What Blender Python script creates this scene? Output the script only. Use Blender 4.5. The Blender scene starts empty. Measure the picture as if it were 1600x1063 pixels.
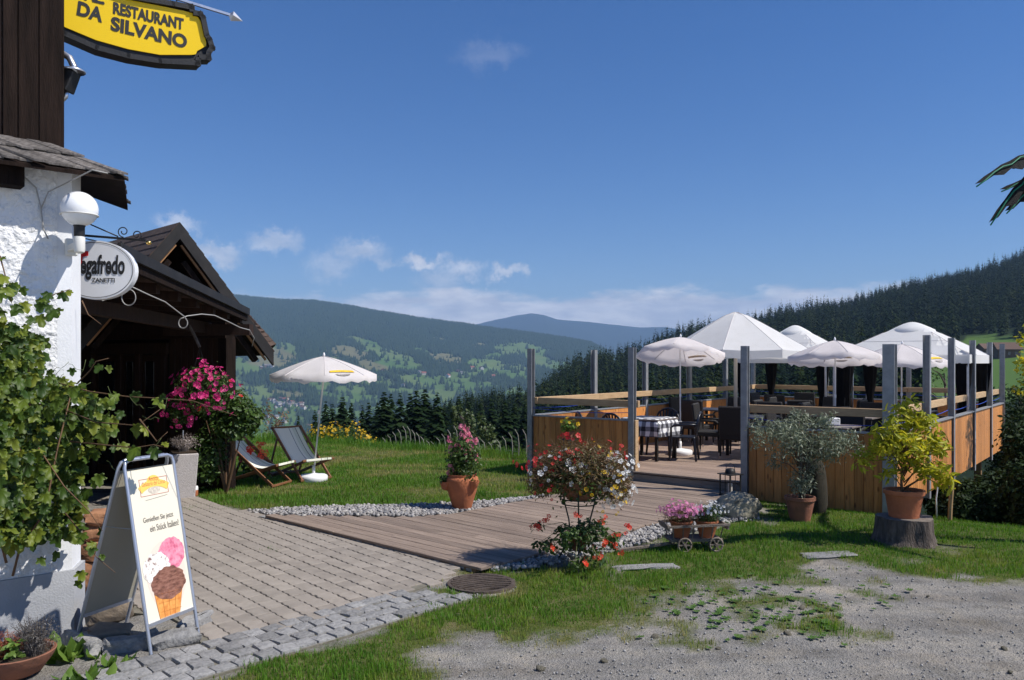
import bpy, math, random
import numpy as np
from mathutils import Vector, Matrix

# ------------------------------------------------------------------ camera, sky, sun, exposure
SC = bpy.context.scene
COL = SC.collection
F = 1250.0            # focal length in pixels of the 1600 px photograph
HOR = 565.0           # horizon row
EYE = 2.0
cam_d = bpy.data.cameras.new('camera'); cam = bpy.data.objects.new('camera', cam_d); COL.objects.link(cam)
cam.location = (0, 0, EYE); cam.rotation_euler = (math.radians(90), 0, 0)
cam_d.sensor_width = 36; cam_d.lens = F / 1600 * 36; cam_d.shift_y = (HOR - 531.5) / 1600
cam_d.clip_start = 0.05; cam_d.clip_end = 60000
SC.camera = cam

SUN_EL = math.radians(51); SUN_AZ = math.atan2(1.0, -0.25)     # compass bearing of the sun, from +Y towards +X
sun_dir = Vector((math.sin(SUN_AZ) * math.cos(SUN_EL), math.cos(SUN_AZ) * math.cos(SUN_EL), math.sin(SUN_EL)))
sd = bpy.data.lights.new('sun', 'SUN'); sd.energy = 5.0; sd.angle = math.radians(0.53); sd.color = (1.0, 0.95, 0.88)
so = bpy.data.objects.new('sun', sd); COL.objects.link(so)
so.rotation_euler = (-sun_dir).to_track_quat('-Z', 'Y').to_euler(); so.location = (20, -5, 40)

def build_world():
    w = bpy.data.worlds.new('World'); SC.world = w; w.use_nodes = True
    nt = w.node_tree; N = nt.nodes; L = nt.links; N.clear()
    out = N.new('ShaderNodeOutputWorld'); bg = N.new('ShaderNodeBackground'); bg.inputs['Strength'].default_value = 0.082
    sky = N.new('ShaderNodeTexSky'); sky.sky_type = 'NISHITA'; sky.sun_disc = False
    sky.sun_elevation = SUN_EL; sky.sun_rotation = SUN_AZ; sky.altitude = 1100; sky.air_density = 1.0; sky.dust_density = 0.0; sky.ozone_density = 2.5
    hs = N.new('ShaderNodeHueSaturation'); hs.inputs['Saturation'].default_value = 1.36; hs.inputs['Hue'].default_value = .512; hs.inputs['Value'].default_value = 1.06; L.new(sky.outputs[0], hs.inputs['Color'])
    tc = N.new('ShaderNodeTexCoord')
    def math_(op, a, b=None, c=None, clamp=False):
        n = N.new('ShaderNodeMath'); n.operation = op; n.use_clamp = clamp
        for i, v in enumerate((a, b, c)):
            if v is None: continue
            if isinstance(v, (int, float)): n.inputs[i].default_value = v
            else: L.new(v, n.inputs[i])
        return n.outputs[0]
    def smooth(v, a, b):
        n = N.new('ShaderNodeMapRange'); n.interpolation_type = 'SMOOTHSTEP'
        n.inputs['From Min'].default_value = a; n.inputs['From Max'].default_value = b
        L.new(v, n.inputs['Value']); return n.outputs[0]
    sep = N.new('ShaderNodeSeparateXYZ'); L.new(tc.outputs['Generated'], sep.inputs[0])
    z = sep.outputs['Z']
    def noise(scale, st, detail=5, rough=.55, off=0.):
        mp = N.new('ShaderNodeMapping'); mp.inputs['Scale'].default_value = st; mp.inputs['Location'].default_value = (off, off, off)
        L.new(tc.outputs['Generated'], mp.inputs[0])
        n = N.new('ShaderNodeTexNoise'); n.inputs['Scale'].default_value = scale; n.inputs['Detail'].default_value = detail; n.inputs['Roughness'].default_value = rough
        L.new(mp.outputs[0], n.inputs['Vector']); return n.outputs['Fac'], n.outputs['Color']
    # a bank of cloud low over the ridges, all round the horizon
    nb, _ = noise(7, (1, 1, 3), 6, .6)
    nb2, _ = noise(26, (1, 1, 2.5), 4, .6, 3.)
    top = math_('ADD', z, math_('MULTIPLY', math_('SUBTRACT', nb, .5), -.075))
    top = math_('ADD', top, math_('MULTIPLY', math_('SUBTRACT', nb2, .5), -.03))
    bank = math_('SUBTRACT', 1.0, smooth(top, .070, .090))
    bank = math_('MULTIPLY', bank, 1.0)
    # small fair-weather puffs
    _, wob = noise(30, (1, 1, 1), 5, .68, 7.)
    wv = N.new('ShaderNodeVectorMath'); wv.operation = 'MULTIPLY_ADD'; L.new(wob, wv.inputs[0])
    wv.inputs[1].default_value = (.075, .05, .075); L.new(tc.outputs['Generated'], wv.inputs[2])
    acc = None
    puffs = [(285,350,38,.5),(335,395,44,.62),(430,379,42,.52),(560,392,48,.55),(520,415,44,.38),(660,410,34,.85),(722,425,38,.62),(793,426,30,.62),(765,88,50,.10),(600,408,26,.4),(690,442,44,.42)]
    rnd = random.Random(5)
    for k in range(22):       # the same kind of puff round the rest of the sky
        az = rnd.choice([-1, 1]) * rnd.uniform(.75, 3.1); e = rnd.uniform(.11, .24)
        puffs.append((az, e, rnd.uniform(25, 45), rnd.uniform(.2, .5), 1))
    for pf in puffs:
        if len(pf) == 4: d = Vector(((pf[0]-800)/F, 1, (HOR-pf[1])/F)).normalized()
        else: d = Vector((math.sin(pf[0])*math.cos(pf[1]), math.cos(pf[0])*math.cos(pf[1]), math.sin(pf[1])))
        c = d + Vector((.0375, .025, .0375))
        sb = N.new('ShaderNodeVectorMath'); sb.operation = 'SUBTRACT'; L.new(wv.outputs[0], sb.inputs[0]); sb.inputs[1].default_value = c
        ml = N.new('ShaderNodeVectorMath'); ml.operation = 'MULTIPLY'; L.new(sb.outputs[0], ml.inputs[0]); ml.inputs[1].default_value = (1, 1, 2.1)
        ln = N.new('ShaderNodeVectorMath'); ln.operation = 'LENGTH'; L.new(ml.outputs[0], ln.inputs[0])
        r = pf[2] / F
        m = N.new('ShaderNodeMapRange'); m.interpolation_type = 'SMOOTHSTEP'
        m.inputs['From Min'].default_value = r * 1.25; m.inputs['From Max'].default_value = r * .15; m.inputs['To Max'].default_value = pf[3]
        L.new(ln.outputs['Value'], m.inputs['Value'])
        acc = m.outputs[0] if acc is None else math_('MAXIMUM', acc, m.outputs[0])
    tot = math_('MAXIMUM', acc, bank, clamp=True)
    cl = N.new('ShaderNodeMix'); cl.data_type = 'RGBA'
    nc, _ = noise(16, (1, 1, 3.5), 5, .6, 11.)
    L.new(smooth(nc, .3, .7), cl.inputs['Factor'])
    cl.inputs['A'].default_value = (6.6, 6.8, 7.4, 1); cl.inputs['B'].default_value = (11.6, 11.3, 11.0, 1)
    mx = N.new('ShaderNodeMix'); mx.data_type = 'RGBA'
    L.new(tot, mx.inputs['Factor']); L.new(hs.outputs[0], mx.inputs['A']); L.new(cl.outputs['Result'], mx.inputs['B'])
    L.new(mx.outputs['Result'], bg.inputs['Color']); L.new(bg.outputs[0], out.inputs['Surface'])
build_world()
SC.view_settings.view_transform = 'Standard'; SC.view_settings.look = 'None'
SC.view_settings.exposure = 0.3; SC.view_settings.gamma = 1.0; SC.view_settings.use_curve_mapping = False
SC.render.engine = 'CYCLES'
CY = SC.cycles
CY.use_denoising = True; CY.denoiser = 'OPENIMAGEDENOISE'; CY.denoising_prefilter = 'ACCURATE'
CY.max_bounces = 6; CY.diffuse_bounces = 3; CY.glossy_bounces = 3; CY.transmission_bounces = 4; CY.volume_bounces = 0; CY.transparent_max_bounces = 8
CY.use_adaptive_sampling = True; CY.adaptive_threshold = 0.015

# ------------------------------------------------------------------ helpers
R = random.Random(11)
NR = np.random.default_rng(11)
def W(px, py, D):                     # the point of the place seen at a pixel, at depth D
    return Vector(((px-800)/F*D, D, EYE+(HOR-py)/F*D))
def G(px, py, z=0.0):                 # ... on level ground
    D = (EYE-z)*F/(py-HOR); return Vector(((px-800)/F*D, D, z))
def link(o, parent=None):
    COL.objects.link(o)
    if parent is not None: o.parent = parent
    return o
def tag(o, label=None, cat=None, group=None, kind=None):
    if label: o['label'] = label
    if cat: o['category'] = cat
    if group: o['group'] = group
    if kind: o['kind'] = kind
    return o
def thing(name, label, cat, loc=(0,0,0), rz=0., group=None):
    o = bpy.data.objects.new(name, None); COL.objects.link(o); o.empty_display_size = .1
    o.location = loc; o.rotation_euler = (0, 0, rz)
    return tag(o, label, cat, group)
def copy_tree(o, parent=None):
    c = o.copy(); COL.objects.link(c); c.parent = parent
    for ch in list(o.children): copy_tree(ch, c)
    return c
def npmesh(V, Fc, smooth=False, rnd=None, name='mesh', attrs=None):
    me = bpy.data.meshes.new(name)
    V = np.ascontiguousarray(V, np.float32); Fc = np.ascontiguousarray(Fc, np.int32); k = Fc.shape[1]
    me.vertices.add(len(V)); me.vertices.foreach_set('co', V.ravel())
    me.loops.add(Fc.size); me.loops.foreach_set('vertex_index', Fc.ravel())
    me.polygons.add(len(Fc)); me.polygons.foreach_set('loop_start', np.arange(0, Fc.size, k, dtype=np.int32))
    if smooth: me.polygons.foreach_set('use_smooth', np.ones(len(Fc), bool))
    if rnd is not None:
        at = me.attributes.new('rnd', 'FLOAT', 'POINT'); at.data.foreach_set('value', np.ascontiguousarray(rnd, np.float32))
    for nm, vals in (attrs or {}).items():
        at = me.attributes.new(nm, 'FLOAT', 'POINT'); at.data.foreach_set('value', np.ascontiguousarray(vals, np.float32))
    me.update(calc_edges=True)
    return me
def obj(name, me, m=None, parent=None, loc=None, rot=None, kind=None, label=None):
    o = bpy.data.objects.new(name, me); COL.objects.link(o)
    if m is not None and not me.materials: me.materials.append(m)
    if parent is not None: o.parent = parent
    if loc is not None: o.location = loc
    if rot is not None: o.rotation_euler = rot
    if kind: o['kind'] = kind
    if label: o['label'] = label
    return o
class MB:
    def __init__(s): s.v = []; s.f = []
    def add(s, vs, fs):
        b = len(s.v); s.v += [tuple(p) for p in vs]; s.f += [tuple(b+i for i in f) for f in fs]; return s
    def box(s, c, d, rot=None, taper=1.0):
        x, y, z = d[0]/2, d[1]/2, d[2]/2; t = taper
        vs = [Vector(p) for p in ((-x,-y,-z),(x,-y,-z),(x,y,-z),(-x,y,-z),(-x*t,-y*t,z),(x*t,-y*t,z),(x*t,y*t,z),(-x*t,y*t,z))]
        if rot is not None: vs = [rot @ p for p in vs]
        c = Vector(c)
        return s.add([p+c for p in vs], [(0,3,2,1),(4,5,6,7),(0,1,5,4),(1,2,6,5),(2,3,7,6),(3,0,4,7)])
    def bar(s, a, b, w, h, up=(0,0,1)):        # rectangular bar from a to b
        a, b = Vector(a), Vector(b); d = (b-a).normalized(); u = Vector(up)
        sd_ = d.cross(u)
        if sd_.length < 1e-4: sd_ = d.cross(Vector((1,0,0)))
        sd_.normalize(); u = sd_.cross(d)
        vs = []
        for p in (a, b):
            for i, j in ((-1,-1),(1,-1),(1,1),(-1,1)): vs.append(p+sd_*i*w/2+u*j*h/2)
        return s.add(vs, [(0,1,2,3),(7,6,5,4),(0,4,5,1),(1,5,6,2),(2,6,7,3),(3,7,4,0)])
    def tube(s, pts, r, n=8, cap=True):
        pts = [Vector(p) for p in pts]; rs = r if isinstance(r, (list, tuple)) else [r]*len(pts)
        b = len(s.v); prev = None
        for i, p in enumerate(pts):
            d = (pts[min(i+1, len(pts)-1)]-pts[max(i-1, 0)]).normalized()
            if prev is None: a = d.orthogonal().normalized()
            else: a = (prev-d*prev.dot(d)).normalized()
            prev = a; c = d.cross(a)
            for k in range(n):
                t = 2*math.pi*k/n; s.v.append(tuple(p+(a*math.cos(t)+c*math.sin(t))*rs[i]))
        for i in range(len(pts)-1):
            for k in range(n):
                s.f.append((b+i*n+k, b+i*n+(k+1) % n, b+(i+1)*n+(k+1) % n, b+(i+1)*n+k))
        if cap:
            s.f.append(tuple(b+k for k in reversed(range(n)))); e = b+(len(pts)-1)*n; s.f.append(tuple(e+k for k in range(n)))
        return s
    def lathe(s, prof, n=20, c=(0,0,0), close=False):
        b = len(s.v); c = Vector(c)
        for r, z in prof:
            for k in range(n):
                t = 2*math.pi*k/n; s.v.append((c.x+r*math.cos(t), c.y+r*math.sin(t), c.z+z))
        for i in range(len(prof)-1):
            for k in range(n):
                s.f.append((b+i*n+k, b+i*n+(k+1) % n, b+(i+1)*n+(k+1) % n, b+(i+1)*n+k))
        if close:
            s.f.append(tuple(b+k for k in reversed(range(n)))); e = b+(len(prof)-1)*n; s.f.append(tuple(e+k for k in range(n)))
        return s
    def prism(s, poly, a, b):                  # polygon of (x, y) extruded from z=a to z=b
        n = len(poly); vs = [(p[0], p[1], a) for p in poly]+[(p[0], p[1], b) for p in poly]
        return s.add(vs, [tuple(reversed(range(n))), tuple(range(n, 2*n))]+[(i, (i+1) % n, n+(i+1) % n, n+i) for i in range(n)])
    def slab(s, quad, th, dirn=(0,0,-1)):      # polygon of 3-D points given a thickness
        n = len(quad); d = Vector(dirn)*th; q = [Vector(p) for p in quad]
        return s.add(q+[p+d for p in q], [tuple(range(n)), tuple(reversed(range(n, 2*n)))]+[(i, n+i, n+(i+1) % n, (i+1) % n) for i in range(n)])
    def mesh(s, m=None, smooth=False, bevel=0., auto=None):
        me = bpy.data.meshes.new('mesh'); me.from_pydata(s.v, [], s.f)
        if bevel:
            import bmesh
            bm = bmesh.new(); bm.from_mesh(me)
            bmesh.ops.bevel(bm, geom=list(bm.edges), offset=bevel, segments=1, affect='EDGES', profile=.5)
            bm.to_mesh(me); bm.free()
        if smooth:
            for p in me.polygons: p.use_smooth = True
            if auto is not None: me.set_sharp_from_angle(angle=math.radians(auto))
        me.update()
        if m is not None: me.materials.append(m)
        return me
    def build(s, name, m, parent=None, smooth=False, bevel=0., auto=None, **k):
        return obj(name, s.mesh(m, smooth, bevel, auto), m, parent, **k)

# ------------------------------------------------------------------ materials
MATS = {}
def M(name, col, col2=None, scale=6., rough=.8, bump=0., bscale=40., metal=0., stretch=(1,1,1), detail=4., spec=.35, objrand=0., third=None, contrast=(.32, .68), bstretch=None, emit=0.):
    m = bpy.data.materials.new(name); m.use_nodes = True; nt = m.node_tree; N = nt.nodes; L = nt.links
    bs = N['Principled BSDF']; bs.inputs['Roughness'].default_value = rough; bs.inputs['Metallic'].default_value = metal; bs.inputs['Specular IOR Level'].default_value = spec
    tc = N.new('ShaderNodeTexCoord'); oi = N.new('ShaderNodeObjectInfo')
    off = N.new('ShaderNodeVectorMath'); off.operation = 'MULTIPLY_ADD'
    cmb = N.new('ShaderNodeCombineXYZ')
    for i in range(3): L.new(oi.outputs['Random'], cmb.inputs[i])
    L.new(cmb.outputs[0], off.inputs[0]); off.inputs[1].default_value = (37, 61, 23); L.new(tc.outputs['Object'], off.inputs[2])
    mp = N.new('ShaderNodeMapping'); mp.inputs['Scale'].default_value = stretch; L.new(off.outputs[0], mp.inputs[0])
    src = None
    if col2 is not None:
        n = N.new('ShaderNodeTexNoise'); n.inputs['Scale'].default_value = scale; n.inputs['Detail'].default_value = detail; n.inputs['Roughness'].default_value = .62
        L.new(mp.outputs[0], n.inputs['Vector'])
        r = N.new('ShaderNodeValToRGB'); r.color_ramp.elements[0].position = contrast[0]; r.color_ramp.elements[1].position = contrast[1]
        r.color_ramp.elements[0].color = (*col, 1); r.color_ramp.elements[1].color = (*col2, 1)
        if third is not None: e = r.color_ramp.elements.new((contrast[0]+contrast[1])/2); e.color = (*third, 1)
        L.new(n.outputs['Fac'], r.inputs[0]); src = r.outputs[0]
    if objrand:
        h = N.new('ShaderNodeHueSaturation')
        mr = N.new('ShaderNodeMapRange'); mr.inputs['To Min'].default_value = 1-objrand; mr.inputs['To Max'].default_value = 1+objrand
        L.new(oi.outputs['Random'], mr.inputs['Value']); L.new(mr.outputs[0], h.inputs['Value'])
        if src is not None: L.new(src, h.inputs['Color'])
        else: h.inputs['Color'].default_value = (*col, 1)
        src = h.outputs[0]
    if src is not None: L.new(src, bs.inputs['Base Color'])
    else: bs.inputs['Base Color'].default_value = (*col, 1)
    if bump:
        mp2 = N.new('ShaderNodeMapping'); mp2.inputs['Scale'].default_value = bstretch or stretch; L.new(off.outputs[0], mp2.inputs[0])
        n2 = N.new('ShaderNodeTexNoise'); n2.inputs['Scale'].default_value = bscale; n2.inputs['Detail'].default_value = 5.
        L.new(mp2.outputs[0], n2.inputs['Vector'])
        b = N.new('ShaderNodeBump'); b.inputs['Strength'].default_value = min(1., bump); b.inputs['Distance'].default_value = .02
        L.new(n2.outputs['Fac'], b.inputs['Height']); L.new(b.outputs[0], bs.inputs['Normal'])
    MATS[name] = m
    return m
def LEAF(name, cols, trans=.35, rough=.5, spec=.4):       # foliage: colour varies from leaf to leaf, light shines through
    m = bpy.data.materials.new(name); m.use_nodes = True; nt = m.node_tree; N = nt.nodes; L = nt.links
    bs = N['Principled BSDF']; out = N['Material Output']; bs.inputs['Roughness'].default_value = rough; bs.inputs['Specular IOR Level'].default_value = spec
    at = N.new('ShaderNodeAttribute'); at.attribute_name = 'rnd'; oi = N.new('ShaderNodeObjectInfo')
    ad = N.new('ShaderNodeMath'); ad.operation = 'ADD'; L.new(at.outputs['Fac'], ad.inputs[0]); L.new(oi.outputs['Random'], ad.inputs[1])
    fr = N.new('ShaderNodeMath'); fr.operation = 'FRACT'; L.new(ad.outputs[0], fr.inputs[0])
    r = N.new('ShaderNodeValToRGB'); els = r.color_ramp.elements
    while len(els) < len(cols): els.new(.5)
    for i, c in enumerate(cols): els[i].position = i/(len(cols)-1); els[i].color = (*c, 1)
    L.new(fr.outputs[0], r.inputs[0]); L.new(r.outputs[0], bs.inputs['Base Color'])
    tr = N.new('ShaderNodeBsdfTranslucent')
    hs = N.new('ShaderNodeHueSaturation'); hs.inputs['Value'].default_value = 1.5; hs.inputs['Hue'].default_value = .485; L.new(r.outputs[0], hs.inputs['Color']); L.new(hs.outputs[0], tr.inputs['Color'])
    mx = N.new('ShaderNodeMixShader'); mx.inputs[0].default_value = trans
    L.new(bs.outputs[0], mx.inputs[1]); L.new(tr.outputs[0], mx.inputs[2]); L.new(mx.outputs[0], out.inputs['Surface'])
    return m
def CLOTH(name, col, trans=.4, rough=.85):
    m = bpy.data.materials.new(name); m.use_nodes = True; nt = m.node_tree; N = nt.nodes; L = nt.links
    bs = N['Principled BSDF']; out = N['Material Output']; bs.inputs['Roughness'].default_value = rough; bs.inputs['Base Color'].default_value = (*col, 1); bs.inputs['Specular IOR Level'].default_value = .2
    tc = N.new('ShaderNodeTexCoord'); nz = N.new('ShaderNodeTexNoise'); nz.inputs['Scale'].default_value = 5.; nz.inputs['Detail'].default_value = 6.; L.new(tc.outputs['Object'], nz.inputs['Vector'])
    bp = N.new('ShaderNodeBump'); bp.inputs['Strength'].default_value = .15; bp.inputs['Distance'].default_value = .04; L.new(nz.outputs['Fac'], bp.inputs['Height']); L.new(bp.outputs[0], bs.inputs['Normal'])
    rp = N.new('ShaderNodeValToRGB'); rp.color_ramp.elements[0].position = .35; rp.color_ramp.elements[1].position = .6; rp.color_ramp.elements[0].color = (col[0]*.955, col[1]*.95, col[2]*.94, 1); rp.color_ramp.elements[1].color = (*col, 1); L.new(nz.outputs['Fac'], rp.inputs[0]); L.new(rp.outputs[0], bs.inputs['Base Color'])
    tr = N.new('ShaderNodeBsdfTranslucent'); tr.inputs['Color'].default_value = (*col, 1)
    mx = N.new('ShaderNodeMixShader'); mx.inputs[0].default_value = trans
    L.new(bs.outputs[0], mx.inputs[1]); L.new(tr.outputs[0], mx.inputs[2]); L.new(mx.outputs[0], out.inputs['Surface'])
    return m

m_plaster = M('rough_plaster', (.80,.80,.79), (.70,.70,.69), 2.5, .9, 1.0, 38, spec=.2)
m_smooth_plaster = M('smooth_plaster', (.76,.77,.78), (.68,.69,.70), 3, .9, .15, 60, spec=.2)
m_plinth = M('plinth_render', (.42,.43,.45), (.35,.36,.38), 3, .92, .25, 70, spec=.2)
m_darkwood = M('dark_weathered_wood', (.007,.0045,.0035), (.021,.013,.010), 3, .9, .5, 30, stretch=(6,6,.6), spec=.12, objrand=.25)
m_porchwood = M('brown_stained_wood', (.020,.009,.005), (.042,.019,.010), 4, .7, .3, 30, stretch=(6,6,.8), objrand=.2)
m_lathwood = M('orange_lath_wood', (.36,.19,.08), (.24,.12,.05), 6, .7, .2, 30)
m_shingle = M('grey_shingle', (.20,.18,.165), (.075,.066,.06), 7, .9, .7, 45, stretch=(9,1,1), objrand=.3)
m_roofshingle = M('brown_roof_shingle', (.050,.033,.025), (.085,.057,.043), 9, .9, .4, 80, objrand=.22)
m_metaldark = M('black_sheet_metal', (.014,.013,.013), (.026,.024,.023), 5, .6, .05, 20, spec=.25)
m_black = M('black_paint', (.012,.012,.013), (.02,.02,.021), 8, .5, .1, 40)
m_yellow = M('yellow_enamel', (.80,.53,.003), rough=.35, spec=.4)
m_blackprint = M('black_print', (.02,.02,.02), rough=.5)
m_white = M('white_enamel', (.80,.80,.80), rough=.3, spec=.5)
m_globe = M('opal_glass', (.84,.84,.83), rough=.14, spec=.6)
m_ivory = M('ivory_plastic', (.68,.67,.62), rough=.4)
m_red = M('red_print', (.70,.02,.02), rough=.4)
m_brass = M('brass', (.75,.50,.16), rough=.25, metal=1.)
m_silver = M('silver_metal', (.62,.63,.66), (.5,.51,.54), 12, .32, metal=.9)
m_galv = M('galvanised_steel', (.34,.345,.35), (.25,.255,.26), 9, .5, metal=.35, bump=.1)
m_alu = M('brushed_aluminium', (.50,.53,.60), rough=.38, metal=.75)
m_cable = M('grey_cable', (.34,.33,.31), rough=.5)
m_glass = M('dark_window_glass', (.012,.013,.014), rough=.06, spec=.6)
m_larch = M('larch_board', (.56,.255,.080), (.34,.145,.045), 5, .62, .2, 40, stretch=(7,7,.5), objrand=.2, third=(.52,.21,.055))
def knots(m):              # dark knots and grain streaks in the boards
    N = m.node_tree.nodes; L = m.node_tree.links; bs = N['Principled BSDF']; src = bs.inputs['Base Color'].links[0].from_socket
    mp = [n for n in N if n.type == 'VECT_MATH'][0]; m2 = N.new('ShaderNodeMapping'); m2.inputs['Scale'].default_value = (9, 9, 3.2); L.new(mp.outputs[0], m2.inputs[0])
    v = N.new('ShaderNodeTexVoronoi'); v.inputs['Scale'].default_value = 1.; L.new(m2.outputs[0], v.inputs['Vector'])
    r = N.new('ShaderNodeValToRGB'); r.color_ramp.elements[0].position = .07; r.color_ramp.elements[0].color = (.30,.22,.16,1); r.color_ramp.elements[1].position = .17; r.color_ramp.elements[1].color = (1,1,1,1); L.new(v.outputs['Distance'], r.inputs[0])
    x = N.new('ShaderNodeMix'); x.data_type = 'RGBA'; x.blend_type = 'MULTIPLY'; x.inputs['Factor'].default_value = .85; L.new(src, x.inputs['A']); L.new(r.outputs[0], x.inputs['B']); L.new(x.outputs['Result'], bs.inputs['Base Color'])
knots(m_larch)
m_rail = M('pine_rail', (.52,.36,.20), (.40,.26,.14), 5, .7, .15, 40, stretch=(1,6,6), objrand=.1)
m_deck = M('deck_board', (.34,.245,.175), (.24,.165,.115), 4, .75, .35, 30, stretch=(.5,8,8), objrand=.16, third=(.26,.19,.15))
m_walk = M('walkway_board', (.285,.220,.172), (.165,.122,.094), 3.5, .78, .35, 30, stretch=(.5,8,8), objrand=.2, third=(.235,.178,.138))
m_boardside = M('board_edge', (.25,.15,.07), (.18,.11,.055), 5, .8, stretch=(.5,6,6))
m_rope = M('blue_rope', (.02,.07,.42), rough=.7)
m_canvas = CLOTH('white_canvas', (.86,.86,.85), .42)
m_pinkcanvas = CLOTH('pale_pink_canvas', (.86,.81,.80), .40)
m_black_cloth = M('black_curtain', (.008,.008,.009), rough=.95, spec=.1)
m_wicker = M('black_wicker', (.010,.009,.008), (.022,.019,.017), 60, .6, .6, 120)
m_plastic = M('navy_plastic', (.006,.008,.016), rough=.35, spec=.5)
m_tabletop = M('grey_table_top', (.22,.19,.165), (.16,.135,.12), 8, .5)
m_terra = M('terracotta', (.46,.155,.065), (.33,.105,.045), 4, .8, .3, 30, third=(.37,.125,.055))
m_oldterra = M('weathered_terracotta', (.30,.12,.07), (.17,.08,.05), 4, .85, .3, 30)
m_soil = M('potting_soil', (.03,.02,.013), (.06,.04,.025), 20, .95, .6, 60)
m_wicker_white = M('white_basketwork', (.62,.58,.56), (.45,.41,.39), 40, .8, .9, 60, stretch=(1,1,3))
m_granite = M('granite', (.275,.27,.262), (.165,.163,.162), 26, .85, .7, 40, objrand=.2, third=(.23,.226,.22))
m_paver = M('concrete_paver', (.305,.268,.228), (.238,.208,.176), 7, .9, .3, 90, objrand=.11)
m_joint = M('sandy_joint', (.20,.182,.15), (.125,.118,.085), 8, .95, .3, 60)
m_pebble = M('pebble', (.40,.38,.35), (.22,.22,.22), 3, .8, .2, 40, third=(.33,.30,.26))
m_rock = M('mossy_rock', (.36,.31,.23), (.09,.08,.06), 7, .9, 1., 14, third=(.25,.23,.17))
m_brownrock = M('brown_rock', (.30,.235,.17), (.17,.14,.11), 7, .9, .8, 14)
m_bark = M('bark', (.15,.12,.10), (.055,.042,.035), 7, .95, 1., 24, stretch=(3,3,.7))
m_stumpwood = M('stump_top', (.20,.17,.14), (.12,.10,.085), 12, .9, .4, 40)
m_oldwood = M('weathered_grey_wood', (.23,.19,.155), (.12,.095,.075), 6, .85, .5, 40, stretch=(2,2,2), objrand=.15)
m_chairwood = M('teak_frame', (.24,.105,.045), (.15,.065,.03), 6, .55, .1, 40, objrand=.15)
m_iron = M('green_iron', (.02,.035,.028), rough=.5, metal=.3)
m_castiron = M('cast_iron', (.06,.045,.036), (.11,.085,.068), 12, .8, .5, 40, metal=.2)
m_whiteplastic = M('white_plastic', (.78,.78,.78), rough=.35)
m_sandstone = M('orange_sandstone', (.46,.23,.12), (.30,.145,.08), 6, .85, .6, 20)
m_burlap = M('burlap', (.045,.038,.024), (.026,.022,.015), 30, .95, .5, 120)
m_stem = M('brown_stem', (.13,.075,.04), rough=.8)
m_greenstem = M('green_stem', (.10,.13,.04), rough=.7)
m_stake = M('wooden_stake', (.42,.27,.13), (.30,.19,.09), 8, .8)
m_plastersilver = m_silver

l_vine = LEAF('vine_leaf', [(.030,.066,.010),(.058,.108,.014),(.100,.160,.018),(.20,.235,.026),(.048,.096,.013),(.028,.062,.012)], .40)
l_lemon = LEAF('lemon_leaf', [(.20,.25,.012),(.36,.37,.018),(.50,.46,.024),(.27,.31,.016)], .40)
l_olive = LEAF('olive_leaf', [(.075,.10,.055),(.16,.19,.12),(.24,.27,.19),(.10,.13,.07)], .2)
l_green = LEAF('garden_leaf', [(.028,.060,.012),(.05,.10,.018),(.075,.135,.025),(.04,.08,.016)], .3)
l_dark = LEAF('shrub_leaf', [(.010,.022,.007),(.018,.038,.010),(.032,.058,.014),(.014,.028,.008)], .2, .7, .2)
l_brown = LEAF('bronze_foliage', [(.10,.055,.025),(.16,.09,.035),(.09,.10,.03),(.20,.12,.06)], .25)
l_heather = LEAF('red_heather', [(.30,.07,.03),(.42,.12,.05),(.20,.05,.03),(.12,.10,.03)], .25)
l_grey = LEAF('grey_dry_twigs', [(.10,.09,.08),(.16,.145,.13),(.06,.055,.05)], .1)
l_lav = LEAF('dry_lavender', [(.30,.25,.24),(.40,.34,.33),(.18,.16,.12)], .2)
l_grass = LEAF('grass', [(.050,.105,.012),(.075,.150,.016),(.105,.185,.022),(.150,.195,.035),(.060,.125,.014)], .35, .55)
l_hill = LEAF('hill_forest', [(.007,.016,.007),(.011,.024,.009),(.016,.030,.010),(.024,.038,.011),(.038,.050,.014),(.012,.024,.010),(.008,.018,.008)], .05, .9, .05)
l_spruce = LEAF('spruce_needles', [(.008,.018,.007),(.012,.026,.009),(.019,.034,.011),(.009,.020,.008)], .05, .9, .05)
l_birch = LEAF('birch_leaf', [(.040,.065,.018),(.060,.090,.024),(.080,.110,.03)], .25)
l_farwood = LEAF('far_forest', [(.013,.029,.011),(.020,.040,.014),(.029,.049,.016),(.015,.032,.012)], .05, .9, .05)
f_pink = LEAF('magenta_petal', [(.62,.02,.17),(.72,.05,.26),(.55,.015,.14)], .3)
f_pale = LEAF('pale_pink_petal', [(.75,.20,.30),(.82,.30,.38),(.70,.16,.27)], .3)
f_lilac = LEAF('lilac_pink_petal', [(.60,.16,.34),(.72,.28,.46),(.5,.12,.3)], .3)
f_red = LEAF('red_petal', [(.50,.014,.014),(.62,.03,.02),(.32,.008,.010)], .3)
f_orange = LEAF('orange_red_petal', [(.75,.055,.018),(.82,.09,.03)], .3)
f_white = LEAF('white_petal', [(.78,.78,.76),(.70,.70,.68)], .3)
f_yellow = LEAF('yellow_petal', [(.80,.52,.01),(.72,.44,.01)], .3)
m_palmleaf = M('dark_metal_leaf', (.005,.0055,.005), (.018,.019,.018), 30, .8, .6, 90, spec=.15)
m_greenlight = M('green_light_hose', (.01,.16,.08), rough=.5, spec=.2)

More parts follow.
